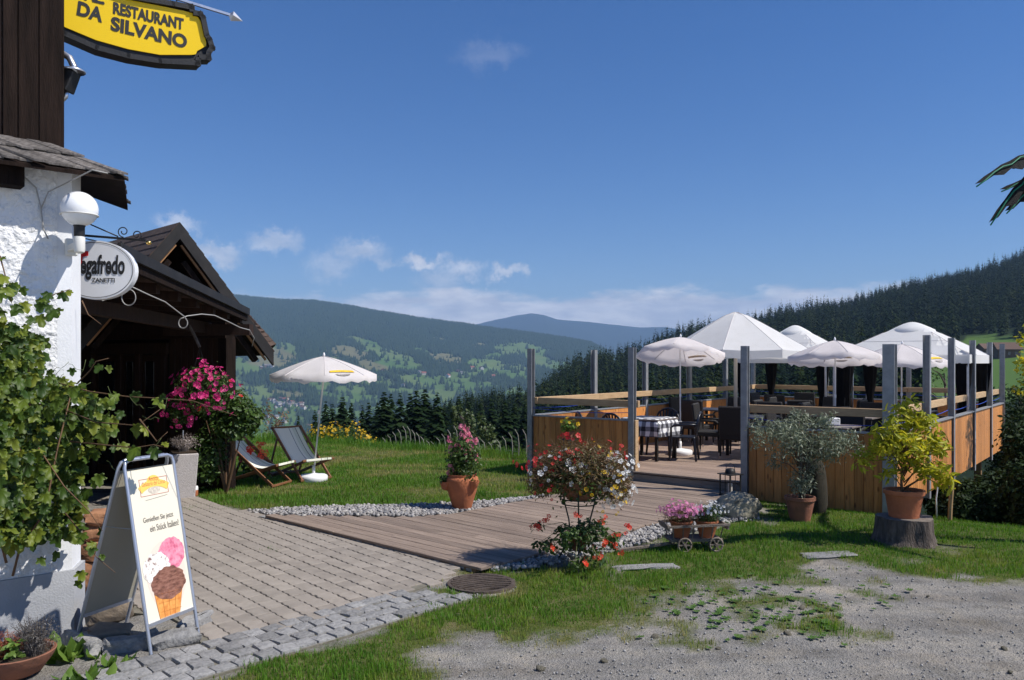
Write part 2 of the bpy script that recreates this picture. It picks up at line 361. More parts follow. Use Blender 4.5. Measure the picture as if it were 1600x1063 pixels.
# ------------------------------------------------------------------ numpy scatter tools
def rot_from(nrm, spin):                       # (N,3) normals and (N,) spins -> (N,3,3), columns x, y, normal
    n = nrm/np.linalg.norm(nrm, axis=1, keepdims=True)
    a = np.where(np.abs(n[:, 2:3]) < .95, np.array([[0., 0., 1.]]), np.array([[1., 0., 0.]]))
    x = np.cross(a, n); x /= np.linalg.norm(x, axis=1, keepdims=True); y = np.cross(n, x)
    c, s = np.cos(spin)[:, None], np.sin(spin)[:, None]
    return np.stack([x*c+y*s, -x*s+y*c, n], axis=2)
def scatter(bV, bF, pos, rots, scl):
    bV = np.asarray(bV, float); bF = np.asarray(bF); n = len(pos)
    V = np.einsum('nij,vj->nvi', rots*np.asarray(scl)[:, None, None], bV)+np.asarray(pos)[:, None, :]
    Fc = bF[None]+(np.arange(n)*len(bV))[:, None, None]
    return V.reshape(-1, 3), Fc.reshape(-1, bF.shape[1]), np.repeat(NR.random(n), len(bV))
def merge(parts):
    V = []; Fs = []; Rn = []; b = 0
    for v, f, r in parts: V.append(v); Fs.append(f+b); Rn.append(r); b += len(v)
    return np.concatenate(V), np.concatenate(Fs), np.concatenate(Rn)
# leaf outlines; every one a few quads, lying in the xy plane with its base at the origin and y along the leaf
LV_OVAL = (np.array([(0,0,0),(-.28,.35,.06),(0,.4,-.03),(.28,.35,.06),(-.22,.72,.02),(0,.75,-.06),(.22,.72,.02),(0,1,-.12)]), np.array([(0,2,1,1),(0,3,2,2),(1,2,5,4),(2,3,6,5),(4,5,7,7),(5,6,7,7)]))
LV_OVAL = (LV_OVAL[0], np.array([(0,2,4,1),(0,3,6,2),(2,5,7,4),(2,6,7,5)]))
LV_LANCE = (LV_OVAL[0]*np.array([.58, 1, 1]), LV_OVAL[1])
LV_KITE = (np.array([(0,0,0),(-.3,.45,.05),(0,1,-.08),(.3,.45,.05)]), np.array([(0,3,2,1)]))
LV_SLIM = (np.array([(0,0,0),(-.11,.5,.03),(0,1,-.06),(.11,.5,.03)]), np.array([(0,3,2,1)]))
def dirs(n, up=0.):
    d = NR.normal(size=(n, 3)); d[:, 2] += up; return d/np.linalg.norm(d, axis=1, keepdims=True)
def blob(n, c, r, inner=.45):                  # points filling an ellipsoid, thicker towards its rim, with clumps
    k = max(6, n//26); cc = dirs(k)*(NR.random(k)**.4)[:, None]*.85
    w = cc[NR.integers(0, k, n)]+NR.normal(size=(n, 3))*.20
    d = dirs(n)*(inner+(1-inner)*NR.random(n)**.5)[:, None]
    p = np.where(NR.random(n)[:, None] < .6, w, d)
    return p*np.array(r)+np.array(c), p
def leaf_mesh(n, c, r, size, shape=LV_KITE, inner=.45, up=.5, var=.4):
    p, o = blob(n, c, r, inner)
    nr = o*.8+dirs(n)*.7; nr[:, 2] += up
    rt = rot_from(nr, NR.random(n)*6.283)
    return scatter(shape[0], shape[1], p, rt, size*(1-var+2*var*NR.random(n)))
def foliage(name, parts, m, parent, kind='stuff', **k):
    V, Fc, r = merge(parts) if isinstance(parts, list) else parts
    return obj(name, npmesh(V, Fc, rnd=r), m, parent, kind=kind, **k)
def twigs(n, c, spread, h, r0=.003, n_seg=3, seed=0, lean=.6):
    b = MB(); q = random.Random(seed)
    for i in range(n):
        a = q.uniform(0, 6.28); l = q.uniform(.1, 1)*lean; hh = h*q.uniform(.6, 1.1)
        p0 = Vector(c)+Vector((math.cos(a), math.sin(a), 0))*spread*.3*q.random()
        pts = [p0+Vector((math.cos(a)*spread*l*(t**1.5), math.sin(a)*spread*l*(t**1.5), hh*t))+Vector((q.gauss(0, .012), q.gauss(0, .012), 0))*t for t in [j/n_seg for j in range(n_seg+1)]]
        b.tube(pts, [r0*(1-.7*j/n_seg) for j in range(n_seg+1)], 4, False)
    return b
def bloom_mesh(m, petals=5, cup=.25, fill=.0):
    vs = [(0, 0, 0)]; fs = []
    for k in range(petals):
        a = 2*math.pi*k/petals; w = math.pi/petals*.95
        b = len(vs)
        for (t, rr, z) in ((-w*.6, .55, cup*.5), (-w, .92, cup), (0, 1.05, cup*.9), (w, .92, cup), (w*.6, .55, cup*.5)):
            vs.append((math.cos(a+t)*rr, math.sin(a+t)*rr, z))
        fs += [(0, b, b+2, b+4), (b, b+1, b+2), (b+2, b+3, b+4)]
    me = bpy.data.meshes.new('bloom'); me.from_pydata(vs, [], fs); me.materials.append(m); me.update(); return me
def flower_heads(parent, me, pts, nrm, size, name='flower', var=.38, q=R):
    for p, n in zip(pts, nrm):
        o = bpy.data.objects.new(name, me); COL.objects.link(o); o.parent = parent
        o.location = p; o.rotation_euler = Vector(n).to_track_quat('Z', 'Y').to_euler(); o.rotation_euler.rotate_axis('Z', q.uniform(0, 6.28))
        s = size*q.uniform(1-var, 1+var); o.scale = (s*q.uniform(.8, 1.1), s*q.uniform(.8, 1.1), s*q.uniform(.8, 1.8))
def text_mesh(s, size, m, bold=0., shear=0., sx=1., align='CENTER', spacing=1.):
    c = bpy.data.curves.new('lettering', 'FONT'); c.body = s; c.size = size; c.align_x = align; c.align_y = 'CENTER'; c.offset = bold; c.shear = shear; c.space_character = spacing; c.extrude = 0.0004; c.resolution_u = 4
    o = bpy.data.objects.new('lettering', c); COL.objects.link(o)
    dg = bpy.context.evaluated_depsgraph_get(); dg.update()
    me = bpy.data.meshes.new_from_object(o.evaluated_get(dg)); bpy.data.objects.remove(o)
    for v in me.vertices: v.co.x *= sx
    me.materials.clear(); me.materials.append(m); return me
# ------------------------------------------------------------------ layout of the terrace (local x along its front, y along its depth)
UD = Vector((.781, -.6247, 0)); VD = Vector((.6247, .781, 0)); P0 = Vector((.344, 14.398, 0)); DROT = math.atan2(-.6247, .781)
def DK(x, y, z=0.): p = P0+UD*x+VD*y; return Vector((p.x, p.y, z))
def todeck(X, Y):
    rx, ry = X-P0.x, Y-P0.y
    return rx*UD.x+ry*UD.y, rx*VD.x+ry*VD.y
def sst(x, a, b):
    t = np.clip((x-a)/(b-a), 0, 1); return t*t*(3-2*t)
def vnoise(X, Y, seed=0):                       # cheap smooth value noise
    q = np.random.default_rng(seed); T = q.random((64, 64))
    xi = np.floor(X).astype(int); yi = np.floor(Y).astype(int); fx = X-xi; fy = Y-yi
    fx = fx*fx*(3-2*fx); fy = fy*fy*(3-2*fy)
    g = lambda a, b: T[a % 64, b % 64]
    return (g(xi, yi)*(1-fx)+g(xi+1, yi)*fx)*(1-fy)+(g(xi, yi+1)*(1-fx)+g(xi+1, yi+1)*fx)*fy
def fbm(X, Y, seed=0, o=4):
    s = 0; a = .5
    for k in range(o): s = s+a*(vnoise(X*2**k+k*13.7, Y*2**k+k*7.1, seed+k)-.5); a *= .55
    return s
def inpoly(px, py, poly):
    r = np.zeros(np.shape(px), bool); n = len(poly)
    for i in range(n):
        x1, y1 = poly[i]; x2, y2 = poly[(i+1) % n]
        c = ((y1 > py) != (y2 > py)) & (px < (x2-x1)*(py-y1)/((y2-y1) if y2 != y1 else 1e-9)+x1); r ^= c
    return r
def GP(*pts): return [tuple(G(*p)[:2]) for p in pts]
def lawn_edge(X): return np.where(X < -5.3, 20.7, 20.7-(X+5.3)*.71)
def gz(X, Y):
    X = np.asarray(X, float); Y = np.asarray(Y, float)
    dx, dy = todeck(X, Y)
    z = .05*fbm(X*.7, Y*.7, 3, 3)*sst(Y, 4.6, 6.5)*0.5
    z = z-.12*sst(dy, -.4, .15)*sst(dx, -.6, .2)
    z = z-np.clip(dy-.6, 0, 99)*.26*sst(dx, -.3, 1.2)-np.clip(dx-8.6, 0, 99)*.12
    wd_ = (X+3.415)*.666-(Y-6.206)*.746; z = z-.14*(1-sst(wd_, .05, .40))*sst(-X, 2.95, 3.15)*(Y < 7)
    d = np.clip(Y-lawn_edge(X), 0, 99)*(1-sst(dx, -.3, 1.2)); z = z-.3*d-.06*d*d
    return z
# regions of the ground, by their outlines on it
P_LAWN = GP((150,716),(250,765),(300,772),(330,787),(400,800),(480,795),(640,792),(745,789),(860,773),(960,757),(985,749),(880,722),(835,706),(700,690),(600,680),(480,676),(200,676))
P_PEBL = GP((383,801),(412,806),(640,810),(705,805),(781,791),(860,776),(745,787),(640,791),(480,795))
P_PEBR = GP((755,889),(860,864),(967,836),(1035,815),(1125,779),(1182,779),(1185,812),(1140,818),(1100,830),(1040,840),(985,858),(900,874),(830,890),(772,894))
P_GRASS = GP((300,1085),(340,1062),(480,1027),(590,989),(700,949),(745,938),(690,925),(668,912),(690,900),(735,890),(830,886),(900,876),(985,860),(1040,842),(1110,828),(1160,814),(1190,790),(1395,806),(1470,786),(1640,770),(1700,800),(1700,915),(1600,912),(1500,905),(1450,902),(1380,888),(1310,872),(1262,868),(1225,882),(1262,902),(1130,908),(1040,928),(960,962),(905,985),(830,1003),(745,985),(690,1003),(655,1040),(640,1085))
P_WEED = GP((1040,935),(1150,915),(1270,925),(1330,968),(1300,1000),(1150,1000),(1060,965))
P_SPARSE = GP((880,992),(960,930),(1180,893),(1330,885),(1430,918),(1370,985),(1320,1012),(1130,1018),(990,1005))
P_BACKGRASS = GP((1470,786),(1640,770),(1700,800),(1700,745),(1480,760))
def grass_mask(X, Y):
    wx = X+.45*fbm(X*2.4, Y*2.4, 21, 4); wy = Y+.60*fbm(X*2.4+9, Y*2.4, 27, 4)
    m = (inpoly(X, Y, P_LAWN)).astype(float)
    e = np.zeros_like(m)
    for ox, oy in ((0, 0), (.13, .05), (-.12, .07), (.04, -.16), (-.06, .17), (.2, -.12), (-.2, -.08)): e = e+inpoly(wx+ox, wy+oy, P_GRASS)/7.
    m = np.maximum(m, np.clip(e*1.15+2.6*fbm(X*4.5, Y*4.5, 35, 3)*np.clip(4*e*(1-e), 0, 1), 0, 1))
    dxx, dyy = todeck(X, Y); m = np.maximum(m, ((dyy > -.75) & (dyy < .3) & (dxx > 3.9) & (dxx < 7)).astype(float))  # grass and dark earth at the front panel deepen its shade by colour
    dr = G(752, 913); m = m*(np.hypot(X-dr.x, Y-dr.y) > .33)
    n = fbm(X*3.3, Y*3.3, 31, 4)
    m = np.maximum(m, inpoly(wx, wy, P_WEED)*np.clip((n+.03)*7, 0, .8))
    m = np.maximum(m, inpoly(wx, wy, P_SPARSE)*np.clip((n+.01)*6, 0, .62))
    bare = np.clip((fbm(X*1.3+4, Y*1.3, 41, 4)-.10)*9, 0, 1)          # worn places
    m = m*(1-.62*bare*(1-inpoly(X, Y, P_LAWN)*.55)*sst(X, .7, 1.1))
    return m

def build_ground():
    xs = np.arange(-15, 24, .11); ys = np.arange(-4, 24.5, .11)
    X, Y = np.meshgrid(xs, ys); Z = gz(X, Y)
    Z = Z+.016*fbm(X*1.6, Y*1.6, 8, 4)+.004*fbm(X*9, Y*9, 9, 2)-.004
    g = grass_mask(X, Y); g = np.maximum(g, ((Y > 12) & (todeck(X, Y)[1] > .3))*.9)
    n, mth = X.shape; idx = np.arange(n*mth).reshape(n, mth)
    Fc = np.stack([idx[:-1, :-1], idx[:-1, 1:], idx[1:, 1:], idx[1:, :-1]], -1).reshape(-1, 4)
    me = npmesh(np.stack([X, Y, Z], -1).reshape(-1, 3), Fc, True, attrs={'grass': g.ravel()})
    m = bpy.data.materials.new('yard_ground'); m.use_nodes = True; nt = m.node_tree; N = nt.nodes; L = nt.links
    bs = N['Principled BSDF']; bs.inputs['Roughness'].default_value = .95; bs.inputs['Specular IOR Level'].default_value = .15
    tc = N.new('ShaderNodeTexCoord')
    def noise(sc, det=5, ro=.6):
        q = N.new('ShaderNodeTexNoise'); q.inputs['Scale'].default_value = sc; q.inputs['Detail'].default_value = det; q.inputs['Roughness'].default_value = ro
        L.new(tc.outputs['Object'], q.inputs['Vector']); return q.outputs['Fac']
    def ramp(fac, *st):
        r = N.new('ShaderNodeValToRGB'); e = r.color_ramp.elements
        while len(e) < len(st): e.new(.5)
        for i, (p, c) in enumerate(st): e[i].position = p; e[i].color = (*c, 1)
        L.new(fac, r.inputs[0]); return r.outputs[0]
    big = ramp(noise(.9, 7), (.32, (.258,.236,.203)), (.47, (.210,.203,.192)), (.55, (.234,.222,.205)), (.68, (.290,.262,.224)))
    tmp = N.new('ShaderNodeMapping'); tmp.inputs['Scale'].default_value = (.35, 2.6, 1.); tmp.inputs['Rotation'].default_value = (0, 0, .12); L.new(tc.outputs['Object'], tmp.inputs[0]); tn = N.new('ShaderNodeTexNoise'); tn.inputs['Scale'].default_value = 1.1; tn.inputs['Detail'].default_value = 5; L.new(tmp.outputs[0], tn.inputs['Vector'])
    trk = ramp(tn.outputs['Fac'], (.36, (.80,.79,.78)), (.5, (1,1,1)), (.62, (1.14,1.12,1.08)))
    vo = N.new('ShaderNodeTexVoronoi'); vo.inputs['Scale'].default_value = 95; L.new(tc.outputs['Object'], vo.inputs['Vector'])
    vo2 = N.new('ShaderNodeTexVoronoi'); vo2.inputs['Scale'].default_value = 38; L.new(tc.outputs['Object'], vo2.inputs['Vector'])
    sp = N.new('ShaderNodeSeparateColor'); L.new(vo.outputs['Color'], sp.inputs[0])
    fine = ramp(sp.outputs[0], (.0, (.74,.74,.75)), (.5, (.98,.98,.97)), (.85, (1.06,1.05,1.04)), (1., (1.25,1.25,1.24)))
    m0 = N.new('ShaderNodeMix'); m0.data_type = 'RGBA'; m0.blend_type = 'MULTIPLY'; m0.inputs['Factor'].default_value = 1.; L.new(big, m0.inputs['A']); L.new(ramp(noise(4.5, 6), (.35, (.78,.77,.75)), (.5, (1,1,1)), (.66, (1.16,1.13,1.08))), m0.inputs['B'])
    m1 = N.new('ShaderNodeMix'); m1.data_type = 'RGBA'; m1.blend_type = 'MULTIPLY'; m1.inputs['Factor'].default_value = 1.; L.new(m0.outputs['Result'], m1.inputs['A']); L.new(trk, m1.inputs['B'])
    mu = N.new('ShaderNodeMix'); mu.data_type = 'RGBA'; mu.blend_type = 'MULTIPLY'; mu.inputs['Factor'].default_value = .8
    L.new(m1.outputs['Result'], mu.inputs['A']); L.new(fine, mu.inputs['B'])
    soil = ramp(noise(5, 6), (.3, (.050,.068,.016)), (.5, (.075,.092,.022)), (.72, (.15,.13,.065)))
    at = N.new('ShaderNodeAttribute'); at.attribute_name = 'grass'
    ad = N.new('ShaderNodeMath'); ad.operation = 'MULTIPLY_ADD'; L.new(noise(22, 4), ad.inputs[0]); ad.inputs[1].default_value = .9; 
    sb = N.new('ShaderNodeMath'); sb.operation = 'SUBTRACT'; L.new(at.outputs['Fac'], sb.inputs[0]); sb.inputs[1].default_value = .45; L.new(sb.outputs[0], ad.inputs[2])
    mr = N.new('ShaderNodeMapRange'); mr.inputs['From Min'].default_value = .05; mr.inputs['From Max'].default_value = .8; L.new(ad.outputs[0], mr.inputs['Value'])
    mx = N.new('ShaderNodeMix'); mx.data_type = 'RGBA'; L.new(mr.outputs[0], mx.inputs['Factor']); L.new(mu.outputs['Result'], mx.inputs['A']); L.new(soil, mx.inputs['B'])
    L.new(mx.outputs['Result'], bs.inputs['Base Color'])
    b = N.new('ShaderNodeBump'); b.inputs['Strength'].default_value = .8; b.inputs['Distance'].default_value = .008
    sm = N.new('ShaderNodeMath'); sm.operation = 'ADD'; L.new(vo.outputs['Distance'], sm.inputs[0])
    sm2 = N.new('ShaderNodeMath'); sm2.operation = 'MULTIPLY_ADD'; L.new(noise(140, 3), sm2.inputs[0]); sm2.inputs[1].default_value = .6; L.new(vo2.outputs['Distance'], sm2.inputs[2]); L.new(sm2.outputs[0], sm.inputs[1])
    L.new(sm.outputs[0], b.inputs['Height']); L.new(b.outputs[0], bs.inputs['Normal'])
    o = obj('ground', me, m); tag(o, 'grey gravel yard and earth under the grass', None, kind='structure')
build_ground()

ICO = (lambda p: (np.array([(-1,p,0),(1,p,0),(-1,-p,0),(1,-p,0),(0,-1,p),(0,1,p),(0,-1,-p),(0,1,-p),(p,0,-1),(p,0,1),(-p,0,-1),(-p,0,1)])/1.902,
   np.array([(0,11,5),(0,5,1),(0,1,7),(0,7,10),(0,10,11),(1,5,9),(5,11,4),(11,10,2),(10,7,6),(7,1,8),(3,9,4),(3,4,2),(3,2,6),(3,6,8),(3,8,9),(4,9,5),(2,4,11),(6,2,10),(8,6,7),(9,8,1)])))(1.618)
OCT = (np.array([(1,0,0),(0,1,0),(-1,0,0),(0,-1,0),(0,0,.7),(0,0,-.7)]), np.array([(0,1,4),(1,2,4),(2,3,4),(3,0,4),(1,0,5),(2,1,5),(3,2,5),(0,3,5)]))
l_pebble = LEAF('pebble_stone', [(.34,.32,.30),(.20,.20,.205),(.42,.40,.37),(.27,.25,.23),(.15,.15,.16),(.45,.43,.42)], 0., .8, .2)
l_gravel = LEAF('gravel_stone', [(.29,.28,.265),(.22,.22,.22),(.38,.37,.35),(.25,.24,.23)], 0., .9, .15)
def sample_poly(poly, n):
    a = np.array(poly); lo, hi = a.min(0), a.max(0); P = np.zeros((0, 2))
    while len(P) < n:
        q = lo+(hi-lo)*NR.random((n*3, 2)); P = np.concatenate([P, q[inpoly(q[:, 0], q[:, 1], poly)]])
    return P[:n]
def pebbles(name, poly, n, label, size=(.016, .034)):
    P = sample_poly(poly, n); s = NR.uniform(size[0], size[1], n)
    pos = np.column_stack([P, gz(P[:, 0], P[:, 1])+NR.random(n)*.035])
    rt = rot_from(dirs(n, 2.), NR.random(n)*6.28); rt = rt*np.stack([NR.uniform(.8,1.3,n), NR.uniform(.7,1.1,n), NR.uniform(.45,.8,n)], 1)[:, None, :]
    V, Fc, r = scatter(ICO[0], ICO[1], pos, rt, s)
    o = obj(name, npmesh(V, Fc, True, r), l_pebble, kind='stuff'); tag(o, label)
pebbles('pebble_strip', P_PEBL, 3400, 'pale pebble strip between the lawn and the wooden walkway')
pebbles('pebble_strip', P_PEBR, 3600, 'grey pebble strip along the near side of the wooden walkway')
def yard_stones():
    n = 11000; Y = 4.7+NR.random(n)**1.6*5.5; X = (NR.uniform(600, 1640, n)-800)/F*Y
    k = grass_mask(X, Y) < .35; dx, dy = todeck(X, Y); k &= dy < -.4
    k &= ~inpoly(X, Y, GP((410,800),(745,886),(700,945),(590,985),(300,1063),(0,1063),(0,800)))
    k &= ~inpoly(X, Y, GP((410,800),(745,886),(770,890),(1130,785),(1000,750)))
    X, Y = X[k], Y[k]; n = len(X); s = .003+.010*NR.random(n)**7
    pos = np.column_stack([X, Y, gz(X, Y)+.016*fbm(X*1.6, Y*1.6, 8, 4)+s*.25])
    V, Fc, r = scatter(OCT[0], OCT[1], pos, rot_from(dirs(n, .5), NR.random(n)*6.28), s)
    tag(obj('gravel', npmesh(V, Fc, True, r), l_gravel, kind='stuff'), 'loose grey gravel stones scattered over the yard')
yard_stones()
def loose_stones():
    q = random.Random(12); base = [stone_like(k) for k in range(4)]
    for k in range(15):
        px, py = q.uniform(700, 1590), q.uniform(930, 1058); g = G(px, py)
        if float(grass_mask(np.array([g.x]), np.array([g.y]))[0]) > .3: continue
        o = obj('loose_stone', base[k % 4], None, None, (g.x, g.y, .004), (q.gauss(0, .3), q.gauss(0, .3), q.uniform(0, 6.28))); s_ = q.uniform(.012, .032); o.scale = (s_*1.3, s_, s_*.7)
        tag(o, 'loose grey stone lying on the gravel yard', 'stone', 'loose stones on the gravel yard')
def stone_like(k):
    q = np.random.default_rng(k); me = npmesh(ICO[0]*(1+q.normal(0, .12, (12, 1))), ICO[1], True, np.zeros(12)); me.materials.append(m_rock); return me
loose_stones()

BL_V = np.array([(-.5,0,0),(.5,0,0),(-.32,.12,.55),(.32,.12,.55),(0,.42,1.)]); BL_F = np.array([(0,1,3),(0,3,2),(2,3,4)])
def grass_blades(name, X, Y, hmin, hmax, wid, label, dry=None):
    n = len(X); a = NR.random(n)*6.283; h = NR.uniform(hmin, hmax, n); w = wid*NR.uniform(.7, 1.3, n)
    bend = NR.uniform(.15, 1.1, n); h = h*np.clip(1+1.6*fbm(X*2.2+7, Y*2.2, 87, 3), .5, 1.6)
    c, s = np.cos(a), np.sin(a)
    V = np.empty((n, 5, 3)); x = BL_V[None, :, 0]*w[:, None]; y = BL_V[None, :, 1]*(h*bend)[:, None]
    V[..., 0] = x*c[:, None]-y*s[:, None]+X[:, None]; V[..., 1] = x*s[:, None]+y*c[:, None]+Y[:, None]
    V[..., 2] = BL_V[None, :, 2]*h[:, None]+(gz(X, Y)+.016*fbm(X*1.6, Y*1.6, 8, 4)-.008)[:, None]
    Fc = BL_F[None]+(np.arange(n)*5)[:, None, None]
    rr = np.repeat(np.clip(.30*NR.random(n)+.16+.75*fbm(X*1.7, Y*1.7, 88, 4)+.5*fbm(X*6, Y*6, 89, 2)+(.52*dry if dry is not None else 0), 0, .97), 5)

    o = obj(name, npmesh(V.reshape(-1, 3), Fc.reshape(-1, 3), False, rr), l_grassfix, kind='stuff'); tag(o, label)
def grassfix():
    m = l_grass.copy(); m.name = 'lawn_grass'; N = m.node_tree.nodes
    r = [n for n in N if n.type == 'VALTORGB'][0]; e = r.color_ramp.elements
    cs = [(.055,.150,.010),(.080,.195,.013),(.110,.225,.016),(.165,.235,.026),(.34,.29,.10)]
    for i in range(5): e[i].position = (0,.3,.52,.7,1.)[i]; e[i].color = (*cs[i], 1)
    oi = [n for n in N if n.type == 'OBJECT_INFO'][0]
    ad = [n for n in N if n.type == 'MATH' and n.operation == 'ADD'][0]
    for l in list(m.node_tree.links):
        if l.to_node == ad and l.from_node == oi: m.node_tree.links.remove(l)
    ad.inputs[1].default_value = 0.
    return m
l_grassfix = grassfix()
def plant_grass():
    P = sample_poly(P_LAWN, 150000); keep = (NR.random(len(P)) < np.clip(grass_mask(P[:, 0], P[:, 1]), 0, 1)); P = P[keep]
    dry = np.clip((fbm(P[:, 0]*.55+2, P[:, 1]*1.2, 51, 4)-.03)*8, 0, 1)+.25*NR.random(len(P))**2
    for (gx, gy), rx, ry in ((G(640, 729)[:2], .75, .4), (G(625, 703)[:2], 1.6, .8), (G(690, 768)[:2], .8, .35), (G(740, 742)[:2], .7, .5), (G(560, 720)[:2], .8, .5), (G(400, 795)[:2], .7, .25), (G(830, 745)[:2], .6, .4)): dry = dry+1.1*np.exp(-((P[:, 0]-gx)/rx)**2-((P[:, 1]-gy)/ry)**2)*(.4+.8*NR.random(len(P)))
    dry = np.clip(dry, 0, 1.15)
    k = NR.random(len(P)) > dry*.45; P = P[k]; dry = dry[k]
    grass_blades('lawn_grass', P[:, 0], P[:, 1], .03, .075, .009, 'short green lawn with yellowed patches round the deck chairs', dry)
    # ragged longer grass where the lawn stops
    X = NR.uniform(-12, .4, 9000); Y = lawn_edge(X)+NR.normal(0, .35, 9000)-.1
    grass_blades('edge_grass', X, Y, .10, .26, .010, 'taller ragged grass where the lawn drops to the valley', NR.random(9000)*.4)
    poly = P_GRASS; a = np.array(poly+P_WEED+P_SPARSE); lo, hi = a.min(0), a.max(0); hi[0] = min(hi[0], 8); lo[1] = max(lo[1], 4.5)
    Q = lo+(hi-lo)*NR.random((900000, 2)); m = grass_mask(Q[:, 0], Q[:, 1]); m = m*(~inpoly(Q[:, 0], Q[:, 1], P_LAWN))
    dens = .30*np.clip(7.5/Q[:, 1], .7, 1.5)
    Q = Q[NR.random(len(Q)) < m*dens]
    ed = grass_mask(Q[:, 0]+.16, Q[:, 1]-.12)+grass_mask(Q[:, 0]-.1, Q[:, 1]+.14)
    dry = .10+np.clip(1-ed*.5, 0, 1)*1.05+.35*np.clip((fbm(Q[:, 0]*.9, Q[:, 1]*.9, 55, 3)-.02)*5, 0, 1)
    dx, dy = todeck(Q[:, 0], Q[:, 1])
    far = sst(dy, -1.9, -.6)*.6
    tall = (1-.55*np.clip(dry, 0, 1))
    n = len(Q)
    k = NR.random(n) < .5
    grass_blades('yard_grass', Q[k, 0], Q[k, 1], .015, .042, .0065, 'short trodden grass spreading over the gravel yard', dry[k])
    k = ~k & (dry < .55)
    grass_blades('yard_grass', Q[k, 0], Q[k, 1], .026, .064, .007, 'lush longer grass round the drain and flower stand', dry[k])
plant_grass()
l_weed = LEAF('weed_leaf', [(.06,.13,.02),(.09,.17,.03),(.12,.20,.04)], .3)
def weeds():
    P = np.concatenate([sample_poly(P_WEED, 110), sample_poly(P_SPARSE, 60)]); parts = []
    for x, y in P:
        n = R.randint(6, 13); s = R.uniform(.018, .045); a = np.arange(n)*2.4+R.random()
        nr = np.column_stack([np.cos(a)*.5, np.sin(a)*.5, np.ones(n)]); pos = np.tile([x, y, .012], (n, 1))
        # rosette: leaves radiate outwards
        rt = rot_from(nr, np.zeros(n)); d = np.column_stack([np.cos(a), np.sin(a), np.full(n, .16)]); d /= np.linalg.norm(d, axis=1, keepdims=True)
        sx = np.column_stack([-np.sin(a), np.cos(a), np.zeros(n)]); nn = np.cross(sx, d); rt = np.stack([sx, d, nn], 2)
        parts.append(scatter(LV_OVAL[0], LV_OVAL[1], pos, rt, s*NR.uniform(.6, 1.2, n)))
    foliage('weeds', parts, l_weed, None); bpy.data.objects['weeds']['label'] = 'low broad-leaved weeds growing through the gravel'
weeds()

# ------------------------------------------------------------------ paving, cobbles, walkway
P_PAVE = GP((262,772),(305,778),(330,789),(412,806),(738,884),(690,902),(672,916),(612,938),(487,972),(362,1003),(318,1013),(300,985),(262,965),(205,960))+[(-3.2,6.6),(-3.9,7.2),(-5.2,8.2),(-5.0,12.2)]
def build_paving():
    root = thing('paving', 'brown-grey concrete block paving in front of the porch', None); root['kind'] = 'structure'; root.location = (-3, 8, 0)
    b = MB(); b.prism([(x+3, y-8) for x, y in P_PAVE], -.06, .012); b.build('joint_bed', m_joint, root)
    pu = Vector((.66, -.751)).normalized(); pv = Vector((.751, .66)).normalized()
    L_, W_ = .205, .152
    out = []; n = 8
    for i in range(n+1): out.append((-L_/2+L_*i/n+.003, -W_/2+.006*math.sin(4*math.pi*i/n)+.004))
    for i in range(n, -1, -1): out.append((-L_/2+L_*i/n+.003, W_/2+.006*math.sin(4*math.pi*i/n)-.004))
    def pav(jit):
        q = random.Random(jit); cx = [((x-.003)*.966, y) for x, y in out]; k = len(cx)
        zs = [.022+q.uniform(-.0012, .0012) for _ in range(k)]
        v = [(x, y, -.01) for x, y in cx]+[(x, y, .017) for x, y in cx]+[(x*.965, y*.945, zs[i]) for i, (x, y) in enumerate(cx)]
        f = [(i, (i+1) % k, k+(i+1) % k, k+i) for i in range(k)]+[(k+i, k+(i+1) % k, 2*k+(i+1) % k, 2*k+i) for i in range(k)]+[tuple(2*k+i for i in range(k))]
        return v, f
    metas = []
    for j in range(4):
        v, f = pav(j); me = bpy.data.meshes.new('paver'); me.from_pydata(v, [], f); me.materials.append(m_paver); me.update(); metas.append((me, v, f))
    cells = []
    for i in range(-45, 46):
        for j in range(-45, 46):
            c = pu*(i+(.5 if j % 2 else 0))*L_+pv*j*W_; x, y = c.x-2.0, c.y+8.4
            if inpoly(np.array(x), np.array(y), P_PAVE): cells.append((y, x))
    cells.sort(); rz = math.atan2(pu.y, pu.x); far = MB(); q = random.Random(3)
    for k, (y, x) in enumerate(cells):
        me, v, f = metas[q.randrange(4)]; z = q.gauss(0, .0015)
        if k < 300: obj('paver', me, None, root, (x+3, y-8, z), (q.gauss(0, .006), q.gauss(0, .006), rz+q.gauss(0, .008)))
        else:
            mt = Matrix.Translation((x+3, y-8, z)) @ Matrix.Rotation(rz+q.gauss(0, .008), 4, 'Z') @ Matrix.Rotation(q.gauss(0, .006), 4, 'X')
            far.add([mt @ Vector(p) for p in v], f)
    far.build('far_pavers', m_paver, root, kind='stuff')
    # moss and grass in the joints
    n = 500; P = sample_poly(P_PAVE, 4000); P = P[fbm(P[:, 0]*1.2, P[:, 1]*1.2, 77, 3) > .13][:260]
    if len(P): grass_blades('joint_weeds', np.repeat(P[:, 0], 5)+NR.normal(0, .03, len(P)*5), np.repeat(P[:, 1], 5)+NR.normal(0, .02, len(P)*5), .02, .045, .006, 'tufts of grass growing in the paving joints')
build_paving()
